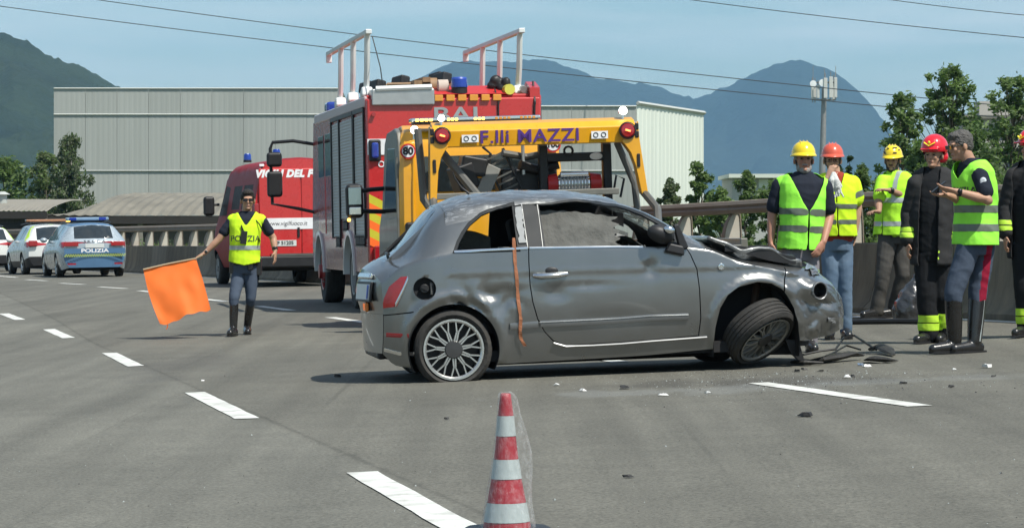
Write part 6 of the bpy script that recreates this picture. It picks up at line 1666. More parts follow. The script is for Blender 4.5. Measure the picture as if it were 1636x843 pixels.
# body shell with wheel arches cut in the profile
def arch_prof(L, zb, zt, wheels, r, x0=0.0, front=None):
    p = [(x0, zb)]
    for (cx, cz) in sorted(wheels):
        a0 = math.asin(min(1, max(-1, (zb - cz) / r))); 
        for k in range(15): a = (PI - a0) + (a0 - (PI - a0)) * k / 14; p.append((cx + r * math.cos(a), cz + r * math.sin(a)))
    return p + (front or [(L, zb), (L, zt), (x0, zt)])
LW = [(2.15, .50), (6.15, .50)]
for s_ in (1, -1):
    prism_y('side_panel', mat('engine_side_shaded_red', (.26, .04, .045), .25, .1, coat=.5, var=.05, dirt=.35, dirtcol=(.22, .12, .11)), fe, arch_prof(7.2, .55, 1.42, LW, .60, front=[(7.2, .55), (7.28, .9), (7.2, 1.42), (0, 1.42)]), s_ * (WD - .10), s_ * WD, bevel=.01)  # red darkened and greyed: dim side and its reflections put into the colour
    prism_y('side_panel', M_RED, fe, [(0, 1.42), (7.2, 1.42), (7.1, 1.9), (6.85, 2.9), (0, 2.97)], s_ * (WD - .10), s_ * WD, bevel=.01)
bx('body_core', M_BLACKP, fe, (3.5, 0, 1.75), (6.8, 2.2, 2.3)); bx('chassis', M_BLACKP, fe, (3.5, 0, .65), (6.8, 1.1, .5))
bx('roof', M_REDR, fe, (3.4, 0, 2.99), (6.7, 2.44, .06), bevel=.02)
bx('roof_edge', mat('pale_roof_edge', (.55, .42, .42), .4, coat=.4), fe, (3.3, WD - .02, 2.93), (6.5, .08, .16), bevel=.03); bx('roof_edge', M_RED, fe, (3.3, -WD + .02, 2.93), (6.5, .08, .16), bevel=.03)
# three roller shutters on each side, each with slats in relief
for s_ in (1, -1):
    for (xa, xb, zb) in ((.18, 1.30, 1.05), (1.46, 3.1, 1.32), (3.2, 4.15, 1.05)):
        mb = MB(); n = int((2.78 - zb) / .045)
        for k in range(n):
            z = zb + k * .045; mb.add([(xa, s_ * (WD + .004), z), (xb, s_ * (WD + .004), z), (xb, s_ * (WD + .009), z + .02), (xa, s_ * (WD + .009), z + .02), (xb, s_ * (WD + .004), z + .044), (xa, s_ * (WD + .004), z + .044)], [(0, 1, 2, 3), (3, 2, 4, 5)])
        sh_ = mb.build('roller_shutter', M_SHUT, fe, smooth=None)
        mb = MB(); y = s_ * (WD + .012)
        for (c, z_) in (((xa - .03, y, (zb + 2.8) / 2), (.05, .03, 2.84 - zb)), ((xb + .03, y, (zb + 2.8) / 2), (.05, .03, 2.84 - zb)), (((xa + xb) / 2, y, 2.83), (xb - xa + .1, .03, .06))): mb.box(c, z_)
        mb.build('shutter_frame', M_BLACKP, sh_, smooth=None)
    bx('cab_window', M_GLASSD, fe, (5.75, s_ * (WD + .004), 2.28), (.72, .012, .72), bevel=.05); bx('cab_window', M_GLASSD, fe, (4.75, s_ * (WD + .004), 2.32), (.75, .012, .66), bevel=.05)
    bx('cab_door', M_RED, fe, (5.7, s_ * (WD + .001), 1.55), (.95, .02, .9), bevel=.02)
    for (xa, zz) in ((.5, 1.00), (1.05, 1.0), (2.55, 1.22), (3.5, .98)):
        mb = MB()
        for k in range(4): mb.box((xa + k * .13 - .2, s_ * (WD + .012), zz), (.08, .02, .11), (0, .3, 0))
        mb.box((xa, s_ * (WD + .008), zz - .075), (.56, .03, .02)); mb.box((xa, s_ * (WD + .008), zz + .075), (.56, .03, .02)); mb.build('step_grille', M_BLACKP, fe, smooth=None)
    for (cx, cz) in LW:
        mb = MB(); P0 = []; 
        rg = []
        for k in range(17):
            a = PI * k / 16; rg.append([(cx + q * math.cos(a), s_ * y, cz + q * math.sin(a)) for q, y in ((.58, WD - .1), (.58, WD + .03), (.65, WD + .03), (.65, WD - .02))])
        mb.loft(rg); mb.build('wheel_arch', M_WHT if s_ == 1 else M_GRIMY, fe, smooth=60)
M_RIMR = mat('red_rim', (.30, .02, .02), .4, coat=.3, dirt=.4, dirtcol=(.12, .04, .035)); M_RIMW = mat('grey_rim', (.30, .30, .29), .45, .2, dirt=.4)
def truck_wheel(par, x, y, rm, dual=False, r=.50):
    s_ = 1 if y > 0 else -1
    e = bpy.data.objects.new('wheel', None); COL.objects.link(e); e.parent = par; e.location = (x, y, r)
    w = .30; o = tyre_mb(r, w, .29).build('tyre', M_TYRE, e, smooth=35)
    sg = s_; mb = MB(); d = (-1 if s_ > 0 else 1)
    pr = [(.29, .14), (.30, .155), (.27, .15), (.255, .05), (.20, .0 if dual else .12), (.12, -.02 if dual else .17), (.11, .06 if dual else .22), (.0, .07 if dual else .23)]
    mb.lathe([(a, b * d) for a, b in pr], 28, axis='y'); mb.build('rim', rm, e, smooth=35)
    mb = MB()
    for k in range(10):
        a = 2 * PI * k / 10; yy = (.0 if dual else .13) * s_; mb.cyl((.17 * math.cos(a), yy, .17 * math.sin(a)), (.17 * math.cos(a), yy + .03 * s_, .17 * math.sin(a)), .014, n=6)
    mb.build('wheel_nuts', M_GRIMY, e, smooth=None)
    if dual: tyre_mb(r, w * .95, .29).build('inner_tyre', M_TYRE, e, smooth=35, loc=(0, -s_ * .34, 0))
for s_ in (1, -1): truck_wheel(fe, 2.15, s_ * (WD - .20), M_RIMW, True); truck_wheel(fe, 6.15, s_ * (WD - .19), M_RIMR)
bx('mudflap', M_BLACKP, fe, (1.45, .95, .45), (.03, .5, .5)); bx('mudflap', M_BLACKP, fe, (1.45, -.95, .45), (.03, .5, .5))
# rear face
bx('rear_panel', M_RED, fe, (-.02, 0, 1.75), (.06, 2.46, 2.44), bevel=.03)
bx('rear_shutter', M_RED, fe, (-.06, 0, 1.65), (.03, 1.5, 1.6), bevel=.01)
bx('white_stripe', M_LETW, fe, (-.058, .80, 2.30), (.012, .86, .22)); 
bx('rear_blue_light', M_BLUEL, fe, (-.10, 1.13, 2.25), (.08, .10, .22), bevel=.03); bx('light_frame', M_BLACKP, fe, (-.075, 1.13, 2.25), (.05, .17, .30), bevel=.03)
bx('rear_bumper', M_BLACKP, fe, (-.10, 0, .52), (.22, 2.44, .22), bevel=.03); bx('rear_light', M_LENSR, fe, (-.10, 1.1, .78), (.08, .14, .3), bevel=.02); bx('rear_light', M_LENSR, fe, (-.10, -1.1, .78), (.08, .14, .3), bevel=.02)
mb = MB()
for k in range(6):
    z0_ = .94 + k * .118
    for q in range(1): mb.add([(-.057, 1.22, z0_), (-.057, 1.03, z0_ - .10), (-.057, 1.03, z0_ + .018), (-.057, 1.22, z0_ + .118)], [(0, 1, 2, 3)]); mb.mi[-1] = k % 2
mb.build('chevron_marking', [M_CHEVO, M_CHEVY], fe, smooth=None)
text('BAI', .30, 'lettering', M_ALU, fe, Matrix.Translation((-.055, -.02, 2.72)) @ FACE_NX, depth=.004, bold=.004, sx=1.5)
text('MAN', .095, 'lettering', M_LETW, fe, Matrix.Translation((-.056, .86, 2.06)) @ FACE_NX, depth=.003, bold=.004, sx=1.4)
mb = MB(); mb.lathe([(.045, 0), (.045, .004), (.03, .004), (.03, 0)], 16, Matrix.Translation((-.056, 1.04, 2.06)) @ Matrix.Rotation(R(-90), 4, 'Y')); mb.build('badge', M_LETW, fe)
cy('screw_lamp', M_LENSR, fe, (-.06, 1.14, 2.75), (-.10, 1.14, 2.75), .03)
# roof equipment
for (yy, nm) in ((1.18, 'l'), (-.98, 'r')):
    g = bpy.data.objects.new('ladder_gantry', None); COL.objects.link(g); g.parent = fe
    bx('top_bar', M_WHT, g, (2.45, yy, 3.90), (5.0, .09, .07), bevel=.015)
    bx('hook', M_WHT, g, (4.95, yy, 3.84), (.06, .09, .16), bevel=.015)
    for x in (.12, 1.75, 3.3):
        mb = MB(); mb.tube([(x + .28, yy, 3.0), (x + .10, yy, 3.4), (x, yy, 3.88)], .042, 8); mb.build('post', M_WHT, g)
        bx('post_foot', M_WHT, g, (x + .22, yy, 3.06), (.22, .16, .14), (0, .3, 0), bevel=.03)
tb('gantry_cable', M_BLACKP, fe, [(.2, 1.1, 3.85), (.0, 1.02, 3.4), (.0, .98, 3.05)], .008, 5)
bx('roof_locker', M_ALU, fe, (.55, .72, 2.985), (1.3, .88, .23), bevel=.02, label='dull aluminium roof locker'); tb('locker_rail', M_WHT, fe, [(-.09, 1.10, 3.10), (-.09, .32, 3.12)], .040)
tb('locker_rail', M_WHT, fe, [(-.05, .32, 3.10), (1.3, .32, 3.12)], .025)
for k in range(5): bx('timber', M_WOODL, fe, (1.6 + .1 * k, .45 - .12 * k * .9, 3.20 + .05 * (k % 2)), (2.6, .11, .07), (0, 0, .02 * k))
for k in range(7): tb('ladder_rung', M_WOODL, fe, [(.6 + .32 * k, .15, 3.20), (.6 + .32 * k, .85, 3.20)], .022)
for (x, y, z) in ((1.0, .95, 3.19), (.5, .08, 3.26), (.8, .10, 3.28), (2.0, .95, 3.22), (1.4, .55, 3.27)): bx('equipment_box', M_BLACKP, fe, (x, y, z), (.3, .16, .16), (.2, .1, .4), bevel=.03)
cy('hose_reel', mat('canvas_pale', (.50, .42, .36), .8), fe, (.25, .18, 3.13), (.25, .04, 3.13), .11); cy('hose_reel', M_WOODL, fe, (.5, .26, 3.16), (.5, .16, 3.16), .12)
e = bpy.data.objects.new('beacon', None); COL.objects.link(e); e.parent = fe; e.location = (.1, -.10, 3.03)
mb = MB(); mb.lathe([(.115, 0), (.11, .09), (.12, .10)], 18); mb.build('beacon_base', M_BLACKP, e); mb = MB(); mb.lathe([(.12, .09), (.112, .20), (.10, .225), (.001, .23)], 18); mb.build('beacon_dome', M_BLUEL, e)
mb = MB(); mb.lathe([(.113, .205), (.10, .23), (.001, .24)], 18); mb.build('beacon_cap', M_BLUEB, e)
prism_y('roof_fairing', M_REDR, fe, [(-.02, 3.02), (.5, 3.16), (.9, 3.02)], -.75, .28)
for k in range(6): bx('amber_warning_light', M_AMBERD, fe, (-.065, .22 - .165 * k, 2.965), (.05, .12, .09), bevel=.01)
prism_y('roof_fairing', M_RED, fe, [(-.04, 2.96), (-.04, 3.10), (.3, 3.20), (.8, 2.98)], -1.22, -1.08)
mb = MB(); rr = random.Random(6)
for k in range(10): c = (.15 + rr.random() * .25, -.55 - rr.random() * .30, 3.05 + rr.random() * .18); mb.ellipsoid(c, (.07, .05 + rr.random() * .04, .06 + rr.random() * .05), 8, 6)
mb.tube([(.1, -.6, 3.1), (-.07, -.62, 2.9), (-.06, -.62, 2.6)], .016, 6); mb.tube([(.1, -1.15, 3.2), (-.07, -1.14, 2.9), (-.06, -1.12, 2.5)], .02, 6); blob('equipment_bundle', mb, .015, M_BLACKP, fe, 1)
cy('air_bottle', mat('yellow_bottle', (.65, .62, .10), .4), fe, (.0, -.80, 3.08), (.5, -.78, 3.08), .075)
cy('floodlight', M_ALU, fe, (.1, -1.02, 3.08), (.2, -1.02, 3.10), .05)
bx('front_light_bar', M_BLUEL, fe, (6.3, .65, 3.12), (.34, .9, .18), bevel=.05); bx('front_light_bar', M_BLUEL, fe, (6.3, -.65, 3.12), (.34, .9, .18), bevel=.05)
prism_y('windscreen', M_GLASSD, fe, [(7.21, 1.5), (7.12, 1.95), (6.9, 2.75), (6.86, 2.75), (7.05, 1.9), (7.1, 1.5)], -1.1, 1.1)
# cab mirrors
tb('mirror_arm', M_BLACKP, fe, [(6.9, 1.2, 2.55), (7.1, 1.55, 2.62), (7.15, 1.88, 2.60), (7.15, 1.92, 2.5), (7.15, 1.90, 1.6), (7.1, 1.5, 1.52), (6.95, 1.22, 1.45)], .028)
for (z, h) in ((2.32, .24), (1.92, .42)): bx('mirror', M_BLACKP, fe, (7.12, 1.86, z), (.12, .25, h), bevel=.05)
tb('mirror_arm', M_BLACKP, fe, [(6.9, -1.2, 2.55), (7.15, -1.88, 2.6), (7.1, -1.9, 1.6)], .028); bx('mirror', M_BLACKP, fe, (7.12, -1.86, 2.0), (.12, .25, .5), bevel=.05)

# ---------------- tow truck ----------------
tt = vehicle('tow_truck', 'yellow recovery truck with a lettered crossbeam, amber light bar and winch behind the wreck', 'tow truck', 1.12, 27.5, 9)
XB = 5.15            # beam position forward of the tail
# bed
bx('bed', M_STEEL, tt, (2.6, 0, .86), (5.2, 2.3, .10), bevel=.01)
for s_ in (1, -1): bx('bed_rail', M_GRIMY, tt, (2.6, s_ * 1.16, .89), (5.2, .07, .16), bevel=.01); bx('chassis_beam', M_BLACKP, tt, (4.2, s_ * .4, .66), (7.6, .1, .22))
for x in (1.6, 7.75):
    for s_ in (1, -1): truck_wheel(tt, x, s_ * .86, M_RIMW, x < 3, r=.40)
for s_ in (1, -1): bx('mudguard', M_BLACKP, tt, (1.6, s_ * .95, .835), (1.0, .4, .03), bevel=.02)
bx('bed_front_bar', M_GRIMY, tt, (XB - .05, .1, 1.52), (.10, 2.1, .07), bevel=.01)
hb = bpy.data.objects.new('headboard', None); COL.objects.link(hb); hb.parent = tt
mb = MB(); rg = []
for y in (1.16, -1.16): rg.append([(XB - .10, y, 2.07), (XB - .12, y, 2.25), (XB - .10, y, 2.27), (XB - .05, y, 2.32), (XB + .08, y, 2.36), (XB + .14, y, 2.34), (XB + .14, y, 2.07)])
mb.loft(rg); mb.build('crossbeam', M_YEL, hb, smooth=25, bevel=.01)
for s_ in (1, -1):
    fl_ = .10 if s_ == -1 else .03
    o_ = lambda y, z: (s_ * (y + fl_ * max(0, (2.1 - z)) / .7), z)
    pl = [o_(1.19, 2.31), o_(1.0, 2.09), o_(.99, 2.08), o_(1.02, 2.04), o_(1.07, 1.95), o_(1.10, 1.8), o_(1.115, 1.48), o_(1.19, 1.46), o_(1.20, 2.1)]
    mb = MB(); mb.prism(pl, XB - .13, XB + .02, 'yz'); lg = mb.build('leg', M_YEL, hb, smooth=30, bevel=.008)
    y_ = s_ * 1.135
    c = o_(1.145, 1.86); mb = MB(); mb.box((XB - .135, c[0], c[1]), (.02, .035, .15)); mb.build('slot', M_BLACKP, lg, bevel=.008)
    c = (s_ * 1.06, 2.20); mb = MB(); mb.lathe([(.085, 0), (.085, .03), (.07, .045), (.001, .05)], 20, Matrix.Translation((XB - .12, c[0], c[1])) @ Matrix.Rotation(R(-90), 4, 'Y')); lm_ = mb.build('red_lamp', M_LENSR, hb)
    mb = MB(); mb.lathe([(.095, 0), (.10, .035), (.085, .04)], 20, Matrix.Translation((XB - .12, c[0], c[1])) @ Matrix.Rotation(R(-90), 4, 'Y')); mb.build('lamp_ring', M_BLACKP, lm_)
    mb = MB(); mb.box((XB - .175, c[0], c[1]), (.006, .06, .02), (.3, 0, 0)); mb.build('bulb', mat('red_lamp_lit', (1, .25, .1), .3, emit=(1, .22, .05), estr=3), lm_)
    for dz in (-.045, .045): mb = MB(); mb.box((XB - .13, s_ * 1.17, 2.20 + dz), (.02, .045, .075)); mb.build('marker_light', M_BLACKP, hb, bevel=.01)
    tb('rear_stay', M_STEEL, hb, [(XB - .05, s_ * (1.14 + fl_), 1.50), (XB - .5, s_ * (1.20 + fl_), 1.30), (XB - .9, s_ * 1.22, 1.12)], .045)
    # sticker plate
    mb = MB(); mb.box((XB - .128, s_ * .74, 2.16), (.006, .19, .085)); st = mb.build('sticker', M_LETW, hb, smooth=None)
    for q in (-.045, .045):
        mb = MB(); mb.lathe([(.030, 0), (.030, .004), (.022, .004), (.022, 0)], 12, Matrix.Translation((XB - .132, s_ * .74 + q, 2.16)) @ Matrix.Rotation(R(-90), 4, 'Y')); mb.build('sticker_mark', M_INK, st)
text('F.lli MAZZI', .205, 'lettering', M_LETV, hb, Matrix.Translation((XB - .121, .06, 2.165)) @ FACE_NX, depth=.002, bold=.003, sx=1.12, space=1.08)
def work_lamp(c, r=.065):
    e = bpy.data.objects.new('work_lamp', None); COL.objects.link(e); e.parent = tt; e.location = c
    mb = MB(); mb.lathe([(r, 0), (r * 1.05, .05), (r * .6, -.04), (r, 0)], 16, Matrix.Rotation(R(-90), 4, 'Y')); mb.cyl((0, 0, -r), (0, 0, -r - .06), .015, n=8); mb.build('lamp_case', M_CHROME, e)
    mb = MB(); mb.lathe([(r * .95, .045), (r * .6, .065), (.001, .07)], 16, Matrix.Rotation(R(-90), 4, 'Y')); mb.build('lamp_lens', M_LAMPW, e)
work_lamp((XB - .02, 1.05, 2.40), .040); work_lamp((XB + .02, -1.04, 2.43), .050); work_lamp((XB + 1.5, 1.17, 2.33), .050)
# diagonal braces and the dark frame between cab and bed
tb('brace', M_STEEL, tt, [(XB + .2, 1.02, 2.02), (XB + .0, .66, 1.52)], .05); tb('brace', M_STEEL, tt, [(XB + .3, 1.28, 2.3), (XB + .25, 1.26, 1.9), (XB + .2, 1.25, 1.5), (XB + .1, 1.0, 1.1)], .045)
tb('brace', M_STEEL, tt, [(XB + .2, -1.0, 2.08), (XB + .15, -1.18, 1.6), (XB + .1, -1.2, 1.2)], .04)
# winch unit in its black frame
wf = bpy.data.objects.new('winch', None); COL.objects.link(wf); wf.parent = tt; wf.location = (XB + .35, -.50, 0)
for y in (.34, -.40): bx('frame_post', M_BLACKP, wf, (0, y, 1.70), (.14, .10, .78), bevel=.02)
bx('frame_bar', M_BLACKP, wf, (0, 0, 1.93), (.10, .74, .10), bevel=.02); bx('frame_bar', M_BLACKP, wf, (.05, 0, 1.40), (.2, .8, .12), bevel=.02)
cy('drum', M_CHROME, wf, (0, -.18, 1.62), (0, .18, 1.62), .10, n=20)
for k in range(9): mb = MB(); mb.lathe([(.112, -.012), (.118, 0), (.112, .012)], 18, Matrix.Translation((0, -.15 + .0375 * k, 1.62)), axis='y'); mb.build('cable_wrap', M_ALU, wf)
cy('motor', mat('red_motor', (.45, .02, .02), .35), wf, (0, .19, 1.62), (0, .30, 1.62), .13, .11, 20); cy('motor', mat('red_motor', (.45, .02, .02), .35), wf, (0, -.19, 1.62), (0, -.32, 1.62), .13, .11, 20)
cy('roller', M_CHROME, wf, (-.10, -.22, 1.50), (-.10, .22, 1.50), .035); cy('roller', M_CHROME, wf, (-.10, -.16, 1.73), (-.10, .16, 1.73), .03)
mb = MB(); mb.tube([(-.06 + .0, .05 + .05 * math.cos(a), 2.0 + .05 * math.sin(a)) for a in [i * PI / 6 for i in range(13)]], .015, 6, cap=False); mb.build('shackle', M_BLACKP, wf)
mb = MB(); mb.ellipsoid((-.06, -.27, 1.93), (.008, .075, .042)); mb.build('oval_sticker', M_LETW, wf)
# ramps, tool boxes and folded gear behind the beam
gr_ = M_STEEL
def lad(x, y, z, rot, L=.62, W_=.30):
    e = bpy.data.objects.new('ramp', None); COL.objects.link(e); e.parent = tt; e.location = (x, y, z); e.rotation_euler = rot
    for s_ in (1, -1): bx('ramp_side', M_BLACKP, e, (0, s_ * W_ / 2, 0), (.05, .03, L), bevel=.005)
    for k in range(9): bx('ramp_bar', M_STEEL, e, (0, 0, -L / 2 + (k + .5) * L / 9), (.035, W_, .02))
lad(XB + .5, .24, 1.68, (-.42, 0, 0), .72, .24)
bx('tool_box', M_BLACKP, tt, (XB + .75, -.02, 1.62), (.5, .66, .40), bevel=.03); bx('tool_box', M_BLACKP, tt, (XB + .6, .62, 1.86), (.35, .3, .22), (.2, 0, 0), bevel=.03)
bx('tool_box', M_BLACKP, tt, (XB + .55, .74, 1.74), (.3, .25, .3), (-.3, 0, .2), bevel=.03)
tb('rolled_strap', M_BLACKP, tt, [(XB + .4, .1, 1.86), (XB + .45, -.1, 1.80), (XB + .4, -.35, 1.86)], .06); tb('rolled_strap', M_STEEL, tt, [(XB + .4, .3, 2.0), (XB + .5, .0, 1.95), (XB + .4, -.2, 1.98)], .04)
bx('grey_panel', mat('pale_grey_panel', (.26, .26, .24), .5, var=.1), tt, (XB + .45, .46, 1.70), (.03, .16, .34), (.45, 0, 0), bevel=.01)
mb = MB()
for k in range(4): mb.box((XB + .495, -.19, 1.55 + .05 * k), (.01, .13, .022))
mb.build('yellow_label', M_YEL, tt, smooth=None)['kind'] = 'stuff'
tb('hydraulic_hose', M_BLACKP, tt, [(XB + .1, -1.0, 1.45), (XB + .1, -1.05, 1.66), (XB + .1, -.96, 1.70), (XB + .1, -.92, 1.5)], .014); tb('hydraulic_hose', M_BLACKP, tt, [(XB + .5, .5, 1.5), (XB + .5, .42, 2.0), (XB + .55, .5, 2.08)], .016)
cy('post_tube', M_ALU, tt, (XB + .4, .06, 1.75), (XB + .4, .06, 2.08), .02)
tb('chain', M_RUST, tt, [(XB - .02, .55, 1.55), (XB - .02, .4, 1.50), (XB - .02, .2, 1.56)], .02)
# cab (offset slightly to its left as the beam sits to the right)
cb = bpy.data.objects.new('cab', None); COL.objects.link(cb); cb.parent = tt; cb.location = (XB + 1.75, .36, 0); cb.scale = (1, 1, .962)
pr = [(0, .55), (0, 2.0), (.03, 2.28), (.12, 2.42), (.3, 2.47), (1.1, 2.44), (1.35, 2.32), (1.85, 1.5), (2.25, 1.25), (2.35, .9), (2.35, .5), (1.6, .5), (1.55, .8), (1.3, .95), (1.0, .95), (.75, .8), (.7, .5), (0, .5)]
for s_ in (1, -1):
    y0, y1 = s_ * .98, s_ * .92
    prism_y('side_panel', M_GRIMY, cb, pr, y0, y1, bevel=.02)
    prism_y('side_window', M_GLASSD, cb, [(.30, 1.42), (.30, 2.22), (1.05, 2.24), (1.62, 1.42)], s_ * .985, s_ * .93, bevel=.01)
    prism_y('door_panel', M_GRIMY, cb, [(.22, .62), (.22, 1.36), (1.7, 1.36), (1.65, .98), (1.0, .98), (.78, .82), (.72, .62)], s_ * .992, s_ * .95, bevel=.01)
# yellow back wall with a pressed curved corner
mb = MB(); rg = []
cs = [(-.0, -1.0), (-.06, -.93), (-.08, -.8), (-.08, .8), (-.06, .93), (0, 1.0), (.25, 1.0), (.25, .9), (0, -.9 + 1.7), (0, -.8), (.25, -.9), (.25, -1.0)]
def ring(z, sc, dx=0): return [(x + dx, y * sc, z) for x, y in ((.28, 1.0), (.0, 1.0), (-.06, .95), (-.08, .84), (-.08, -.84), (-.06, -.95), (.0, -1.0), (.28, -1.0))]
mb.loft([ring(.6, .985), ring(1.1, .99), ring(1.9, .975), ring(2.25, .955, .03), ring(2.38, .93, .08), ring(2.45, .88, .18)], cap=True); mb.build('back_wall', M_YEL, cb, smooth=35)
bx('rear_window', M_GLASSD, cb, (-.085, -.0, 1.88), (.02, 1.45, .44), bevel=.04); tb('pressed_seam', M_YEL, cb, [(-.088, .84, .8), (-.09, .82, 1.7), (-.075, .80, 2.2)], .014)
tb('pressed_seam', M_GRIMY, cb, [(.02, 1.0, .8), (.02, .995, 1.5), (.04, .985, 2.1)], .02)
mb = MB(); mb.loft([[(.1, y, 2.40), (.3, y, 2.50), (1.1, y, 2.47), (1.4, y, 2.34), (1.4, y, 2.3), (.1, y, 2.3)] for y in (-.9, .9)]); mb.build('cab_roof', M_YEL, cb, bevel=.02)
prism_y('windscreen', M_GLASSD, cb, [(1.37, 2.3), (1.88, 1.5), (1.80, 1.5), (1.3, 2.3)], -.9, .9); bx('cab_core', M_INT, cb, (1.1, 0, 1.0), (2.2, 1.8, .9))
round_sign(cb, (-.10, .87, 2.17), .095, '80', .125); round_sign(cb, (-.10, -.87, 2.20), .095, '100', .105)
bx('air_intake', M_BLACKP, cb, (-.09, .87, 1.15), (.1, .12, .3), bevel=.03)
lb = bpy.data.objects.new('light_bar', None); COL.objects.link(lb); lb.parent = cb; lb.location = (-.02, .05, 2.545)
bx('bar_body', M_CHROME, lb, (0, 0, 0), (.22, 1.56, .055), bevel=.02); bx('bar_base', M_BLACKP, lb, (0, 0, -.035), (.20, 1.5, .03))
for (y, w, m) in ((.62, .22, M_AMBER), (.28, .14, M_AMBER), (-.04, .14, M_AMBER), (-.32, .2, M_AMBERD), (-.62, .2, M_AMBERD)):
    k = max(2, int(w / .045))
    for q in range(k): bx('led', m, lb, (-.112, y + .0 + w / 2 - (q + .5) * w / k, .0), (.012, w / k * .7, .032), bevel=.004)
tb('mirror_arm', M_BLACKP, cb, [(1.6, .95, 1.75), (1.55, 1.15, 1.74), (1.5, 1.3, 1.72)], .03); tb('mirror_arm', M_BLACKP, cb, [(1.6, .95, 1.45), (1.55, 1.15, 1.46), (1.5, 1.3, 1.47)], .03)
mr = bx('mirror', M_BLACKP, cb, (1.5, 1.36, 1.60), (.14, .22, .44), bevel=.06); bx('mirror_glass_glint', mat('mirror_face', (.32, .40, .44), .08, .9), mr, (1.425, 1.36, 1.66), (.01, .16, .22), bevel=.02); bx('mirror_glass_glint', M_CHROME, mr, (1.42, 1.36, 1.47), (.02, .15, .10), bevel=.02)
bx('indicator', M_AMBER, mr, (1.45, 1.44, 1.36), (.04, .04, .04), bevel=.01)
tb('mirror_arm', M_BLACKP, cb, [(1.6, -.95, 1.6), (1.5, -1.3, 1.6)], .03); bx('mirror', M_BLACKP, cb, (1.5, -1.36, 1.60), (.14, .22, .44), bevel=.06)

# ---------------- fire service van ----------------
vn = vehicle('panel_van', 'red fire service panel van with white rear lettering and two blue roof lamps', 'van', -4.33, 59.3, 15)
WV = 1.02
M_REDSHADE = mat('van_side_shaded_red', (.26, .014, .018), .45, .0, coat=0, spec=.12, var=.04, dirt=.2, dirtcol=(.2, .03, .03))  # same red as the rear, darkened: shade of the flank put into the colour
vs_ = Shell(0, 5.6, zb=[(0, .42), (5.6, .36)], zbelt=[(0, 1.55), (4.2, 1.5), (4.9, 1.22), (5.6, .95)], zt=[(0, 2.62), (.15, 2.66), (3.6, 2.66), (4.05, 2.5), (4.75, 1.52), (5.1, 1.36), (5.45, 1.12), (5.6, .9)],
    ws=[(0, .94), (5.6, .88)], wm=[(0, 1.0), (.2, WV), (4.8, WV), (5.6, .86)], wr=[(0, .80), (3.6, .80), (4.8, .85), (5.6, .7)], crown=[(0, .14), (3.6, .14), (4.8, .06), (5.6, .05)], bow0=(.3, .03), bow1=(.8, .22), bulge=.5)
M_VGL = mat('van_dark_window', (.025, .012, .013), .5, spec=.12)
ft = [('arch', vs_.tz(ring_poly(1.05, .36, .40, 28, -.4, PI + .4))), ('arch', vs_.tz(ring_poly(4.75, .36, .40, 28, -.4, PI + .4))),
      ('window', vs_.tz(dense([(.45, 1.62), (.45, 2.12), (1.55, 2.12), (1.55, 1.62)], .1))), ('window', vs_.tz(dense([(1.8, 1.62), (1.8, 2.12), (2.8, 2.12), (2.8, 1.62)], .1))),
      ('cabwin', vs_.tz(dense([(3.3, 1.5), (3.3, 2.1), (3.9, 2.15), (4.45, 1.5)], .1))), ('screen', [(4.0, .84 * TS), (4.74, .83 * TS), (4.76, TS), (3.98, TS)])]
rg2 = vs_.regions(ft, step=.12, tstep=.05)
for sd in (1, -1):
    vs_.build(rg2['body'], 'body_side', [M_REDSHADE, M_INT], vn, side=sd); vs_.build(rg2['cabwin'], 'cab_window', M_VGL, vn, side=sd, thick=0, off=-.005)
    vs_.build(rg2['window'], 'side_window', M_VGL, vn, side=sd, thick=0, off=-.003)
vs_.build(rg2['screen'], 'windscreen', M_GLASSD, vn, both=True, thick=0)
vs_.cap(0, 'rear_wall', [M_RED], vn); vs_.cap(1, 'front', [M_BLACKP], vn)
for s_ in (1, -1):
    bx('rear_door', M_RED, vn, (-.045, s_ * .44, 1.50), (.04, .86, 1.86), bevel=.03)
    bx('tail_light', M_LENSR, vn, (-.045, s_ * .925, 1.45), (.06, .10, .55), bevel=.02)
    bx('roof_corner_lamp', M_LETW, vn, (-.03, s_ * .80, 2.50), (.04, .10, .05), bevel=.01)
    make_wheel(vn, (1.05, s_ * .86, .35), .35, .22, .22, side=s_, style='s', nsp=6, rimm=M_RIMW); make_wheel(vn, (4.75, s_ * .86, .35), .35, .22, .22, side=s_, style='s', nsp=6, rimm=M_RIMW)
    tb('mirror_arm', M_BLACKP, vn, [(4.2, s_ * 1.0, 1.75), (4.2, s_ * 1.16, 1.75)], .03); bx('mirror', M_BLACKP, vn, (4.15, s_ * 1.24, 1.72), (.16, .24, .42), bevel=.06)
bx('white_stripe', M_LETW, vn, (-.068, 0, 1.30), (.008, 1.74, .23)); text('VIGILI DEL FUOCO', .20, 'lettering', M_LETW, vn, Matrix.Translation((-.068, .03, 2.32)) @ FACE_NX, depth=.002, bold=.014, shear=.25, sx=.98, space=1.12)
text('www.vigilfuoco.it', .12, 'lettering', M_INK, vn, Matrix.Translation((-.074, .30, 1.30)) @ FACE_NX, depth=.001, shear=.2)
pt = bx('number_plate', M_PLATE, vn, (-.07, .37, .90), (.012, .52, .12)); text('VF 51205', .105, 'plate_digits', M_INK, pt, Matrix.Translation((-.078, .37, .90)) @ FACE_NX, depth=.001, bold=.003)
bx('door_handle', M_BLACKP, vn, (-.075, .06, 1.12), (.03, .05, .2), bevel=.01); bx('rear_bumper', M_BLACKP, vn, (-.08, 0, .52), (.2, 1.98, .24), bevel=.04); bx('step_plate', M_STEEL, vn, (-.12, 0, .66), (.12, 1.3, .05))
bx('underbody', M_INT, vn, (2.8, 0, .40), (5.0, 1.5, .14))
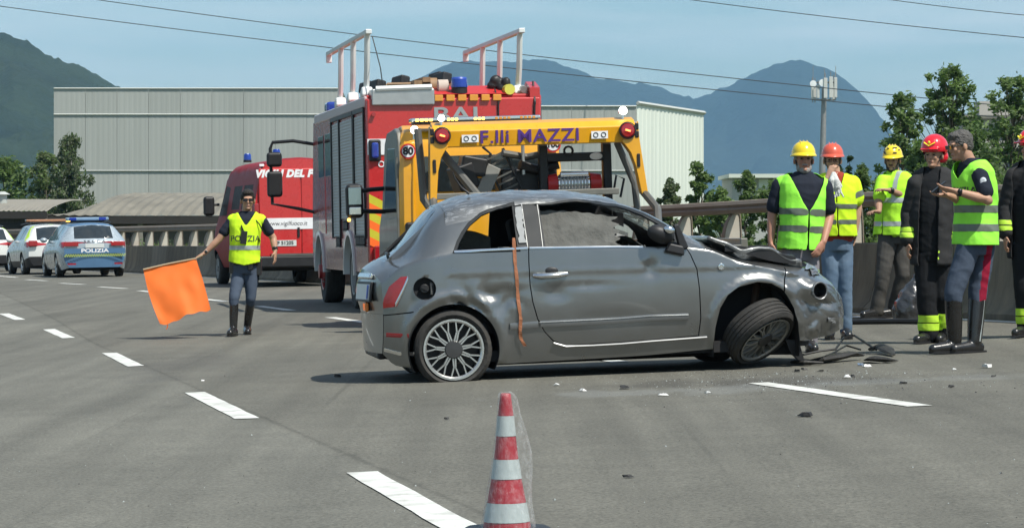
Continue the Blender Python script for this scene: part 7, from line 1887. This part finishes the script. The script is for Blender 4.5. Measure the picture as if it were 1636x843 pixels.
for (x, y) in ((.35, .42), (3.4, .5)):
    e = bpy.data.objects.new('blue_beacon', None); COL.objects.link(e); e.parent = vn; e.location = (x, y, 2.65)
    mb = MB(); mb.cyl((0, 0, 0), (0, 0, .05), .09); mb.build('beacon_base', M_BLACKP, e); mb = MB(); mb.lathe([(.085, .05), (.082, .16), (.06, .19), (.001, .195)], 16); mb.build('beacon_dome', M_BLUEL, e)

# ---------------- patrol cars ----------------
def estate(root, L, Wd, Ht, paint, low, nose=.9, hatch='estate', rim=.22):
    """four-door car body on the shared shell; returns the shell"""
    hr = Ht
    if hatch == 'estate': zt = [(0, .92), (.04, 1.00), (.12, 1.08), (.28, 1.26), (.44, hr - .06), (.62, hr - .02), (1.6, hr), (2.5, hr - .02), (2.95, hr - .12), (3.55, 1.02), (4.2, .88), (L - .12, .72), (L, .55)]
    else: zt = [(0, .86), (.05, .98), (.15, 1.08), (.30, 1.26), (.42, hr - .08), (.6, hr - .03), (1.4, hr), (2.0, hr - .02), (2.4, hr - .14), (2.95, 1.06), (3.5, .95), (L - .12, .78), (L, .58)]
    S_ = Shell(0, L, zb=[(0, .26), (.3, .20), (L - .3, .2), (L, .26)], zbelt=[(0, .84), (.3, .97), (1.5, .96), (L * .6, .92), (L * .75, .84), (L, .5)], zt=zt, ws=[(0, .66 * Wd / 1.8), (.3, .82 * Wd / 1.8), (L - .4, .82 * Wd / 1.8), (L, .6 * Wd / 1.8)],
        wm=[(0, .80 * Wd / 1.8), (.15, .86 * Wd / 1.8), (.5, Wd / 2), (L - .6, Wd / 2), (L - .15, .80 * Wd / 1.8), (L, .66 * Wd / 1.8)], wr=[(0, .66), (.4, .56), (1.5, .58), (2.5, .60), (L * .75, .70), (L, .5)],
        crown=[(0, .05), (.5, .05), (L, .04)], bow0=(.5, .10), bow1=(.9, .22))
    wr_, wf_ = (.98 if hatch == 'estate' else .72), L - .92
    xr = .58 if hatch == 'estate' else .62
    xb = L * .60 if hatch == 'estate' else L * .56
    f = [('arch', S_.tz(ring_poly(wr_, .31, .355, 28, -.4, PI + .4))), ('arch', S_.tz(ring_poly(wf_, .31, .355, 28, -.4, PI + .4))),
         ('window', S_.tz(dense([(xr, 1.02), (xr + .18, hr - .13), (1.28, hr - .105), (1.28, 1.0)], .08))), ('window', S_.tz(dense([(1.35, 1.0), (1.35, hr - .10), (1.98, hr - .10), (2.0, .985)], .08))),
         ('window', S_.tz(dense([(2.07, .985), (2.05, hr - .10), (2.55 if hatch == 'estate' else 2.3, hr - .13), (xb + .18, 1.0), (xb + .15, .975)], .08))),
         ('tail', S_.tz(dense([(0, .80), (0, .93), (.10, .95), (.30, .93), (.34, .86), (.1, .79)], .05))),
         ('rear_glass', [(.10, .835 * TS), (.40, .825 * TS), (.41, TS), (.07, TS)]), ('screen', [(zt[8][0] - .12, .84 * TS), (zt[9][0], .82 * TS), (zt[9][0] + .03, TS), (zt[8][0] - .15, TS)])]
    for (xd,) in ((1.31,), (2.03,), (3.0 if hatch == 'estate' else 2.75,)): f.append(('gap', S_.tz(dense([(xd - .006, .3), (xd - .006, .955), (xd + .006, .955), (xd + .006, .3)], .1))))
    f.append(('lower', S_.tz(dense([(0, .0), (0, .42 if hatch == 'estate' else .50), (.5, .40), (L - .5, .36), (L, .4), (L, 0)], .1))) if low else ('gap', [(9, 9), (9.1, 9), (9.1, 9.1)]))
    f.append(('roof', [(zt[5][0] - .2, .80 * TS), (zt[8][0], .80 * TS), (zt[8][0], TS), (zt[5][0] - .2, TS)]))
    g_ = S_.regions(f, step=.08, tstep=.04)
    for sd in (1, -1):
        S_.build(g_['body'], 'body_side', [paint, M_INT], root, side=sd)
        S_.build(g_['window'], 'side_window', M_GLASSD, root, side=sd, thick=0, off=-.004)
        S_.build(g_['tail'], 'tail_light', M_LENSR, root, side=sd, thick=0, off=.004)
        if low and 'lower' in g_: S_.build(g_['lower'], 'sill', [low, M_INT], root, side=sd)
    S_.build(g_['roof'], 'roof', [paint if hatch != 'estate' else M_PBLUE, M_INT], root, both=True)
    S_.build(g_['rear_glass'], 'rear_window', M_GLASSD, root, both=True, thick=0); S_.build(g_['screen'], 'windscreen', M_GLASSD, root, both=True, thick=0)
    S_.cap(1, 'front', [low or paint], root); bx('underbody', M_INT, root, (L / 2, 0, .24), (L - .7, Wd - .35, .12))
    for s_ in (1, -1):
        for x in (wr_, wf_): make_wheel(root, (x, s_ * (Wd / 2 - .12), .31), .315, .20, rim, side=s_, style='5', nsp=5)
        mb = MB(); mb.ellipsoid((xb + .05, s_ * (Wd / 2 + .08), 1.0), (.09, .10, .07)); mb.build('door_mirror', paint, root)
        bx('door_handle', M_CHROME, root, (1.48, s_ * (Wd / 2 - .0), .86), (.16, .03, .025), bevel=.008); bx('door_handle', M_CHROME, root, (2.2, s_ * (Wd / 2 - .0), .85), (.16, .03, .025), bevel=.008)
        tb('roof_rail', M_BLACKP, root, [(.6, s_ * .55, hr - .02), (1.5, s_ * .57, hr + .02), (2.5, s_ * .57, hr - .01)], .014)
    return S_
M_PSILV = mat('police_silver_paint', (.40, .46, .50), .28, .25, coat=.9, var=.03); M_PBLUE = mat('police_blue_paint', (.085, .18, .31), .3, .1, coat=.6, var=.03)
M_CWHITE = mat('car_white_paint', (.70, .71, .68), .28, coat=.9, var=.03); M_LIME = mat('lime_decal', (.50, .75, .05), .4)
pc = vehicle('police_car', 'light blue and silver police estate car with a checked rear band and blue roof bar', 'police car', -11.15, 76.9, 16)
PS = estate(pc, 4.69, 1.83, 1.47, M_PSILV, None)
PS.cap(0, 'tailgate', [M_PSILV], pc, z0=.62); PS.cap(0, 'rear_bumper', [M_PBLUE], pc, z1=.64, off=.02)
bx('light_band', M_LENSR, pc, (-.115, .62, .89), (.05, .38, .12), (0, 0, -.12), bevel=.01); bx('light_band', M_LENSR, pc, (-.115, -.62, .89), (.05, .38, .12), (0, 0, .12), bevel=.01)
bx('decal_band', M_PBLUE, pc, (-.135, 0, .70), (.012, 1.62, .14)); text('POLIZIA', .135, 'lettering', M_LETW, pc, Matrix.Translation((-.144, 0, .705)) @ FACE_NX, depth=.001, bold=.004, sx=1.5)
mb = MB()
for r_ in range(2):
    for k in range(26): mb.box((-.158, -.80 + .0625 * k + (.031 if r_ else 0), .60 - .034 * r_), (.006, .031, .034))
ch = mb.build('checked_band', mat('lime_check', (.45, .55, .12), .5), pc, smooth=None); ch['kind'] = 'stuff'
pt = bx('number_plate', M_PLATE, pc, (-.15, 0, .84), (.012, .50, .11)); text('S K O D A', .075, 'lettering', M_INK, pc, Matrix.Translation((-.105, 0, .955)) @ FACE_NX, depth=.002, bold=.002, sx=1.7)
bx('reflector', M_LENSR, pc, (-.17, .62, .36), (.02, .22, .04)); bx('reflector', M_LENSR, pc, (-.17, -.62, .36), (.02, .22, .04))
lbp = bpy.data.objects.new('light_bar', None); COL.objects.link(lbp); lbp.parent = pc; lbp.location = (1.3, 0, 1.56)
bx('bar_body', mat('bar_clear_blue', (.20, .30, .42), .15, coat=1), lbp, (0, 0, 0), (.24, 1.15, .09), bevel=.03); bx('blue_segment', M_BLUEL, lbp, (-.01, .40, .0), (.245, .2, .08), bevel=.02); bx('blue_segment', M_BLUEL, lbp, (-.01, -.40, .0), (.245, .2, .08), bevel=.02); bx('bar_mount', M_BLACKP, lbp, (0, 0, -.06), (.15, .9, .06))
cc = vehicle('patrol_car', 'white compact car with a lime pillar stripe and orange roof bar beside the police estate', 'car', -13.25, 83.6, 19)
CS = estate(cc, 4.0, 1.74, 1.47, M_CWHITE, M_BLACKP, hatch='hatch', rim=.20)
CS.cap(0, 'tailgate', [M_CWHITE], cc, z0=.52); CS.cap(0, 'rear_bumper', [M_BLACKP], cc, z1=.56, off=.03)
CS.strip([(.30, 1.02), (.40, 1.12), (.55, 1.26), (.66, 1.36)], .17, 'lime_stripe', M_LIME, cc, side=1, off=.006); CS.strip([(.30, 1.02), (.40, 1.12), (.55, 1.26), (.66, 1.36)], .17, 'lime_stripe', M_LIME, cc, side=-1, off=.006)
bx('number_plate', M_PLATE, cc, (-.14, 0, .70), (.012, .50, .11)); bx('tail_light', M_LENSR, cc, (-.08, .66, .90), (.06, .26, .17), (0, 0, -.2), bevel=.03); bx('tail_light', M_LENSR, cc, (-.08, -.66, .90), (.06, .26, .17), (0, 0, .2), bevel=.03)
lbc = bpy.data.objects.new('light_bar', None); COL.objects.link(lbc); lbc.parent = cc; lbc.location = (1.2, 0, 1.57)
bx('bar_body', mat('bar_amber', (.28, .12, .05), .3, coat=.8), lbc, (0, 0, 0), (.24, 1.3, .07), bevel=.02); bx('amber_segment', M_AMBER, lbc, (-.02, -.60, .0), (.25, .13, .085), bevel=.02); bx('bar_mount', M_BLACKP, lbc, (0, 0, -.055), (.15, 1.0, .05))
wc = vehicle('parked_car', 'white car cut off by the left edge of the photograph', 'car', -16.62, 92.0, 24)
WS = estate(wc, 4.0, 1.74, 1.47, M_CWHITE, M_BLACKP, hatch='hatch', rim=.20)
WS.cap(0, 'tailgate', [M_CWHITE], wc, z0=.52); WS.cap(0, 'rear_bumper', [M_BLACKP], wc, z1=.56, off=.03)
WS.strip([(.30, 1.02), (.40, 1.12), (.55, 1.26), (.66, 1.36)], .17, 'lime_stripe', M_LIME, wc, side=-1, off=.006)
bx('number_plate', M_PLATE, wc, (-.14, 0, .70), (.012, .50, .11)); bx('tail_light', M_LENSR, wc, (-.08, .66, .90), (.06, .26, .17), (0, 0, -.2), bevel=.03); bx('tail_light', M_LENSR, wc, (-.08, -.66, .90), (.06, .26, .17), (0, 0, .2), bevel=.03)
# =============================== CONE, BAG, HOSE, DEBRIS ===============================
M_CONER = mat('cone_red', (.33, .018, .03), .5, var=.12, scale=20, dirt=.3, dirtcol=(.20, .03, .035)); M_CONEW = mat('cone_white_sleeve', (.40, .45, .44), .4, .1, var=.12, scale=25, dirt=.3, dirtcol=(.35, .38, .37))
cpos = Vector(((810 - U0) / 428, F / 428, 0)); cpos.z = ground(cpos.x, cpos.y)
cone = thing('traffic_cone', 'red and white striped traffic cone wrapped in thin clear plastic film', 'cone', cpos, rot=(0, R(-.6), 0))
def zc(v): return (853 - v) / 428
stn = [(627, 8.5), (661, 12.5), (693, 15.5), (730, 19.5), (761, 24), (799, 31), (829, 36.5), (848, 40)]
cols = [M_CONER, M_CONEW, M_CONER, M_CONEW, M_CONER, M_CONEW, M_CONER]
for k in range(7):
    za, ra = zc(stn[k][0]), stn[k][1] / 428; zb_, rb_ = zc(stn[k + 1][0]), stn[k + 1][1] / 428; e = .002 if k % 2 else 0
    mb = MB(); pf = [(rb_ + e, zb_)] + [(rb_ + (ra - rb_) * q / 4 + e, zb_ + (za - zb_) * q / 4) for q in range(1, 4)] + [(ra + e, za)]
    if k == 0: pf += [(ra - .004, za + .004), (ra - .006, za - .01)]
    mb.lathe(pf, 32); mb.build('cone_band' if k % 2 else 'cone_body', cols[k], cone, smooth=40)
mb = MB(); rg = []
for z, r_ in ((0, .165), (.022, .165), (.030, .150), (.034, .10)):
    rg.append([(math.copysign(abs(math.cos(a)) ** .45, math.cos(a)) * r_, math.copysign(abs(math.sin(a)) ** .45, math.sin(a)) * r_, z) for a in [2 * PI * k / 40 for k in range(40)]])
mb.loft(rg); mb.build('cone_foot', M_BLACKP, cone, smooth=40)
# clear film, slipped over the cone and bulging to the right
mf = bpy.data.materials.new('clear_film'); mf.use_nodes = True; nn_ = mf.node_tree.nodes; ll_ = mf.node_tree.links; pb = nn_['Principled BSDF']; pb.inputs['Base Color'].default_value = (.8, .82, .82, 1); pb.inputs['Roughness'].default_value = .12
tp_ = nn_.new('ShaderNodeBsdfTransparent'); mx_ = nn_.new('ShaderNodeMixShader'); lw = nn_.new('ShaderNodeLayerWeight'); lw.inputs['Blend'].default_value = .35; nq = nn_.new('ShaderNodeTexNoise'); nq.inputs['Scale'].default_value = 14; nq.inputs['Detail'].default_value = 5
mr_ = nn_.new('ShaderNodeMapRange'); mr_.inputs['From Min'].default_value = .42; mr_.inputs['From Max'].default_value = .72; mr_.inputs['To Min'].default_value = .02; mr_.inputs['To Max'].default_value = .15
ad_ = nn_.new('ShaderNodeMath'); ad_.operation = 'MULTIPLY_ADD'; ad_.inputs[1].default_value = .2; ll_.new(lw.outputs['Facing'], ad_.inputs[0]); ll_.new(nq.outputs['Fac'], mr_.inputs['Value']); ll_.new(mr_.outputs[0], ad_.inputs[2])
bpn = nn_.new('ShaderNodeBump'); bpn.inputs['Strength'].default_value = .8; bpn.inputs['Distance'].default_value = .01; nq2 = nn_.new('ShaderNodeTexNoise'); nq2.inputs['Scale'].default_value = 30; ll_.new(nq2.outputs['Fac'], bpn.inputs['Height']); ll_.new(bpn.outputs['Normal'], pb.inputs['Normal'])
ll_.new(ad_.outputs[0], mx_.inputs['Fac']); ll_.new(tp_.outputs[0], mx_.inputs[1]); ll_.new(pb.outputs[0], mx_.inputs[2]); ll_.new(mx_.outputs[0], nn_['Material Output'].inputs['Surface'])
mb = MB(); rg = []
for (v, r0, ex) in ((622, 7, 0), (626, 11, 3), (634, 12, 8), (661, 14, 10), (693, 18, 17), (720, 22, 20), (745, 26, 15), (761, 28, 13), (780, 32, 8), (799, 35, 6), (829, 41, 5), (846, 44, 4)):
    rg.append([((r0 + max(0, math.cos(a)) ** 2 * ex + 1.6 * noise.noise(Vector((math.cos(a) * 2.5, math.sin(a) * 2.5, v * .035)))) / 428 * math.cos(a), (r0 + 1.5 * noise.noise(Vector((a, v * .05, 3)))) / 428 * math.sin(a), zc(v)) for a in [2 * PI * k / 36 for k in range(36)]])
mb.loft(rg, cap=False); mb.build('plastic_film', mf, cone, smooth=180)

# black refuse bag
b0 = hit(1455, 512); bag = thing('refuse_bag', 'shiny black plastic refuse bag slumped on the ground by the barrier', 'bag', (b0.x, b0.y, b0.z))
sB = F / b0.y; mb = MB(); rg = []; M_BAG = mat('black_bag_plastic', (.035, .036, .038), .22, coat=.8, var=.2, bump=.5, bscale=25)
for (z, r, dx) in ((0, .15, 0), (.02, .175, 0), (.10, .18, .0), (.20, .165, .01), (.30, .125, .03), (.38, .08, .05), (.44, .045, .07), (.48, .05, .09)):
    rg.append([(dx + r * math.cos(a) * (1 + .12 * noise.noise(Vector((math.cos(a) * 2, math.sin(a) * 2, z * 7)))), r * .8 * math.sin(a) * (1 + .15 * noise.noise(Vector((math.cos(a) * 2, math.sin(a) * 2, z * 7 + 9)))), z) for a in [2 * PI * k / 36 for k in range(36)]])
mb.loft(rg); ob = blob('bag_body', mb, .012, M_BAG, bag, 1, wr=.018, wf=11, wz=.6)
for v in ob.data.vertices: v.co.z = max(v.co.z, .003)
tb('tied_neck', M_BAG, bag, [(.09, 0, .47), (.12, .01, .53), (.16, .0, .55)], .02)

# hose lying along the shoulder
pts = [hit(u, v) + Vector((0, 0, .028)) for u, v in ((1338, 519), (1362, 518), (1400, 517.5), (1440, 517), (1474, 517.5), (1500, 516.5), (1530, 517))]
mb = MB(); mb.tube(pts, .028, 8); tag(mb.build('hose', M_BLACKP), 'dark hose lying on the road at the feet of the workers', 'hose')
bx('flat_rag', mat('dark_rag', (.05, .05, .045), .9), None, tuple(hit(1352, 507) + Vector((0, 0, .02))), (.22, .3, .03), (0, 0, .3), bevel=.01); tag(bpy.data.objects['flat_rag'], 'small dark flat rag on the ground beside the worker in jeans', 'rag')
bx('paper_sheet', M_LETW, None, tuple(hit(1371, 508) + Vector((0, 0, .014))), (.16, .25, .008), (0, 0, .5)); tag(bpy.data.objects['paper_sheet'], 'crumpled pale paper on the ground right of the dark rag', 'paper')

# debris: torn liner, loom and fragments
M_RUBB = mat('torn_black_plastic', (.03, .029, .027), .6, var=.3, bump=.6, bscale=30)
def scrap(name, label, cat, u, v, size, m, seed, flat=.35, grp=None):
    rr = random.Random(seed); c = hit(u, v); mb = MB(); n = rr.choice((5, 6, 7)); r1 = [size * rr.uniform(.6, 1.2) for _ in range(n)]; r2 = [size * rr.uniform(.3, .9) for _ in range(n)]
    h = size * flat
    mb.loft([[(r1[k] * math.cos(2 * PI * k / n), r1[k] * .7 * math.sin(2 * PI * k / n), .003 + h * rr.random() * .4) for k in range(n)], [(r2[k] * math.cos(2 * PI * k / n) + size * .2, r2[k] * .7 * math.sin(2 * PI * k / n), .006 + h * rr.uniform(.6, 1.3)) for k in range(n)]])
    o = mb.build(name, m, None, smooth=25, loc=c, rot=(0, 0, rr.uniform(0, 6))); tag(o, label, cat, group=grp); return o
ln = thing('torn_liner', 'long torn piece of black plastic liner and wires lying in front of the crashed car', 'debris', hit(1340, 578))
L0 = hit(1340, 578)
def lp(u, v, h=0): return hit(u, v) - L0 + Vector((0, 0, h))
for (pp, rr0, fl_) in (([(1288, 581, .02), (1310, 581, .03), (1335, 578, .04), (1360, 576, .05), (1378, 574, .03)], [.03, .06, .085, .06, .02], .35), ([(1385, 578, .02), (1398, 580, .04), (1415, 580, .03), (1433, 578, .015)], [.03, .07, .06, .015], .3), ([(1392, 566, .04), (1405, 565, .06), (1420, 567, .04), (1428, 570, .02)], [.04, .06, .045, .015], .4), ([(1270, 583, .03), (1290, 584, .03), (1315, 583, .02)], [.05, .06, .02], .3)):
    mb = MB(); mb.tube([lp(*q) for q in pp], rr0, 8, ry=fl_)
    o = mb.build('plastic_piece', M_RUBB, ln, smooth=30)
    for v in o.data.vertices: v.co += Vector((0, 0, .012 * noise.noise(v.co * 12)))
tb('wire', M_BLACKP, ln, [lp(1283, 572, .03), lp(1310, 570, .05), lp(1335, 569, .06), lp(1348, 562, .12), lp(1365, 560, .13), lp(1385, 564, .08), lp(1400, 566, .04)], .010, 6)
tb('wire', M_BLACKP, ln, [lp(1295, 583, .02), lp(1330, 574, .05), lp(1352, 567, .08), lp(1375, 568, .05)], .008, 6)
GD = 'small fragments scattered on the road in front of the crash'
M_WFR = mat('white_fragment', (.68, .68, .66), .4)
for k, (u, v, sz_, m, lb) in enumerate([
    (1385, 586, .045, M_WFR, 'bright white fragment just below the torn black liner'), (1375, 584, .035, M_CHROME, 'shiny fragment beside the bright white one below the liner'),
    (1353, 603, .04, M_WFR, 'white and dark fragment above the right end of the road dash'), (1362, 602, .035, M_RUBB, 'dark half of the fragment above the right road dash'),
    (1578, 587, .055, M_WFR, 'white broken fragment on the road below the standing police officer'), (1525, 591, .025, M_WFR, 'tiny white chip left of the larger white fragment at right'),
    (1286, 665, .06, M_RUBB, 'curved black fragment below the road dash at right'), (1274, 594, .04, M_RUBB, 'black lump near the splayed front wheel'), (1286, 591, .03, M_RUBB, 'small black lump nearest the front wheel'), (1311, 594, .03, M_RUBB, 'black lump right of the two by the wheel'),
    (1060, 632, .035, M_WFR, 'white chip on the road under the car door'), (930, 625, .04, M_WFR, 'flat pale chip on the road right of the cone top'), (888, 616, .035, M_WFR, 'faint pale chip near the rear wheel'),
    (998, 621, .05, M_RUBB, 'flat dark flake on the road below the sill'), (324, 609, .025, M_WFR, 'white pebble between the first two road dashes at left'), (714, 670, .025, M_RUBB, 'small black fragment left of the cone'),
    (1002, 763, .03, M_RUBB, 'small dark fragment on the road in the lower right half'), (539, 602, .045, M_RUBB, 'black fragment at the tip of the shadow behind the car'), (1519, 619, .03, M_RUBB, 'dark chip right of the road dash'), (1587, 602, .025, M_RUBB, 'dark chip by the right edge'),
    (1443, 613, .03, M_RUBB, 'dark flake above the right end of the road dash'), (1130, 628, .03, M_WFR, 'pale chip near the left end of the road dash')]):
    scrap('fragment', lb, 'debris', u, v, sz_, m, 20 + k, grp=GD)
# loose grit and glass crumbs
rr = random.Random(9); mb = MB()
for i in range(2600):
    if i < 2100: u = rr.gauss(1250, 170); v = 592 + abs(rr.gauss(0, 22))
    else: u = rr.uniform(-40, 1680); v = 470 + 390 * rr.random()
    c = hit(u, min(v, 900)); s_ = rr.uniform(.0015, .005) * (2.2 if rr.random() < .06 else 1); o = len(mb.v)
    mb.v += [tuple(c + Vector((s_ * rr.uniform(.5, 1), 0, .001))), tuple(c + Vector((-s_ * .6, s_ * rr.uniform(.4, 1), .001))), tuple(c + Vector((-s_ * .5, -s_ * rr.uniform(.4, 1), .001))), tuple(c + Vector((0, 0, s_)))]
    for f in ((0, 1, 3), (1, 2, 3), (2, 0, 3)): mb.f.append(tuple(o + q for q in f)); mb.mi.append(0 if rr.random() < .45 else 1)
g = mb.build('glass_crumbs', [mat('glass_crumb', (.30, .33, .32), .3), M_RUBB], None, smooth=None); tag(g, 'fine broken glass and grit strewn over the asphalt', kind='stuff')
# =============================== HAZE ===============================
mb = MB(); mb.box((0, 3650, 320), (17000, 13000, 647.4))
hz = mb.build('haze', [], smooth=None); tag(hz, kind='stuff', label='thin blue summer haze filling the valley')
hm = bpy.data.materials.new('haze'); hm.use_nodes = True; hn = hm.node_tree.nodes; hn.clear()
ho = hn.new('ShaderNodeOutputMaterial'); hv = hn.new('ShaderNodeVolumePrincipled')
hv.inputs['Color'].default_value = (0.36, 0.68, 1.0, 1); hv.inputs['Density'].default_value = 8.5e-5; hv.inputs['Anisotropy'].default_value = 0.0
hm.node_tree.links.new(hv.outputs['Volume'], ho.inputs['Volume']); hz.data.materials.append(hm)
print('TRIS', sum(len(o.data.polygons) for o in bpy.data.objects if o.type == 'MESH'), 'OBJ', len(bpy.data.objects))
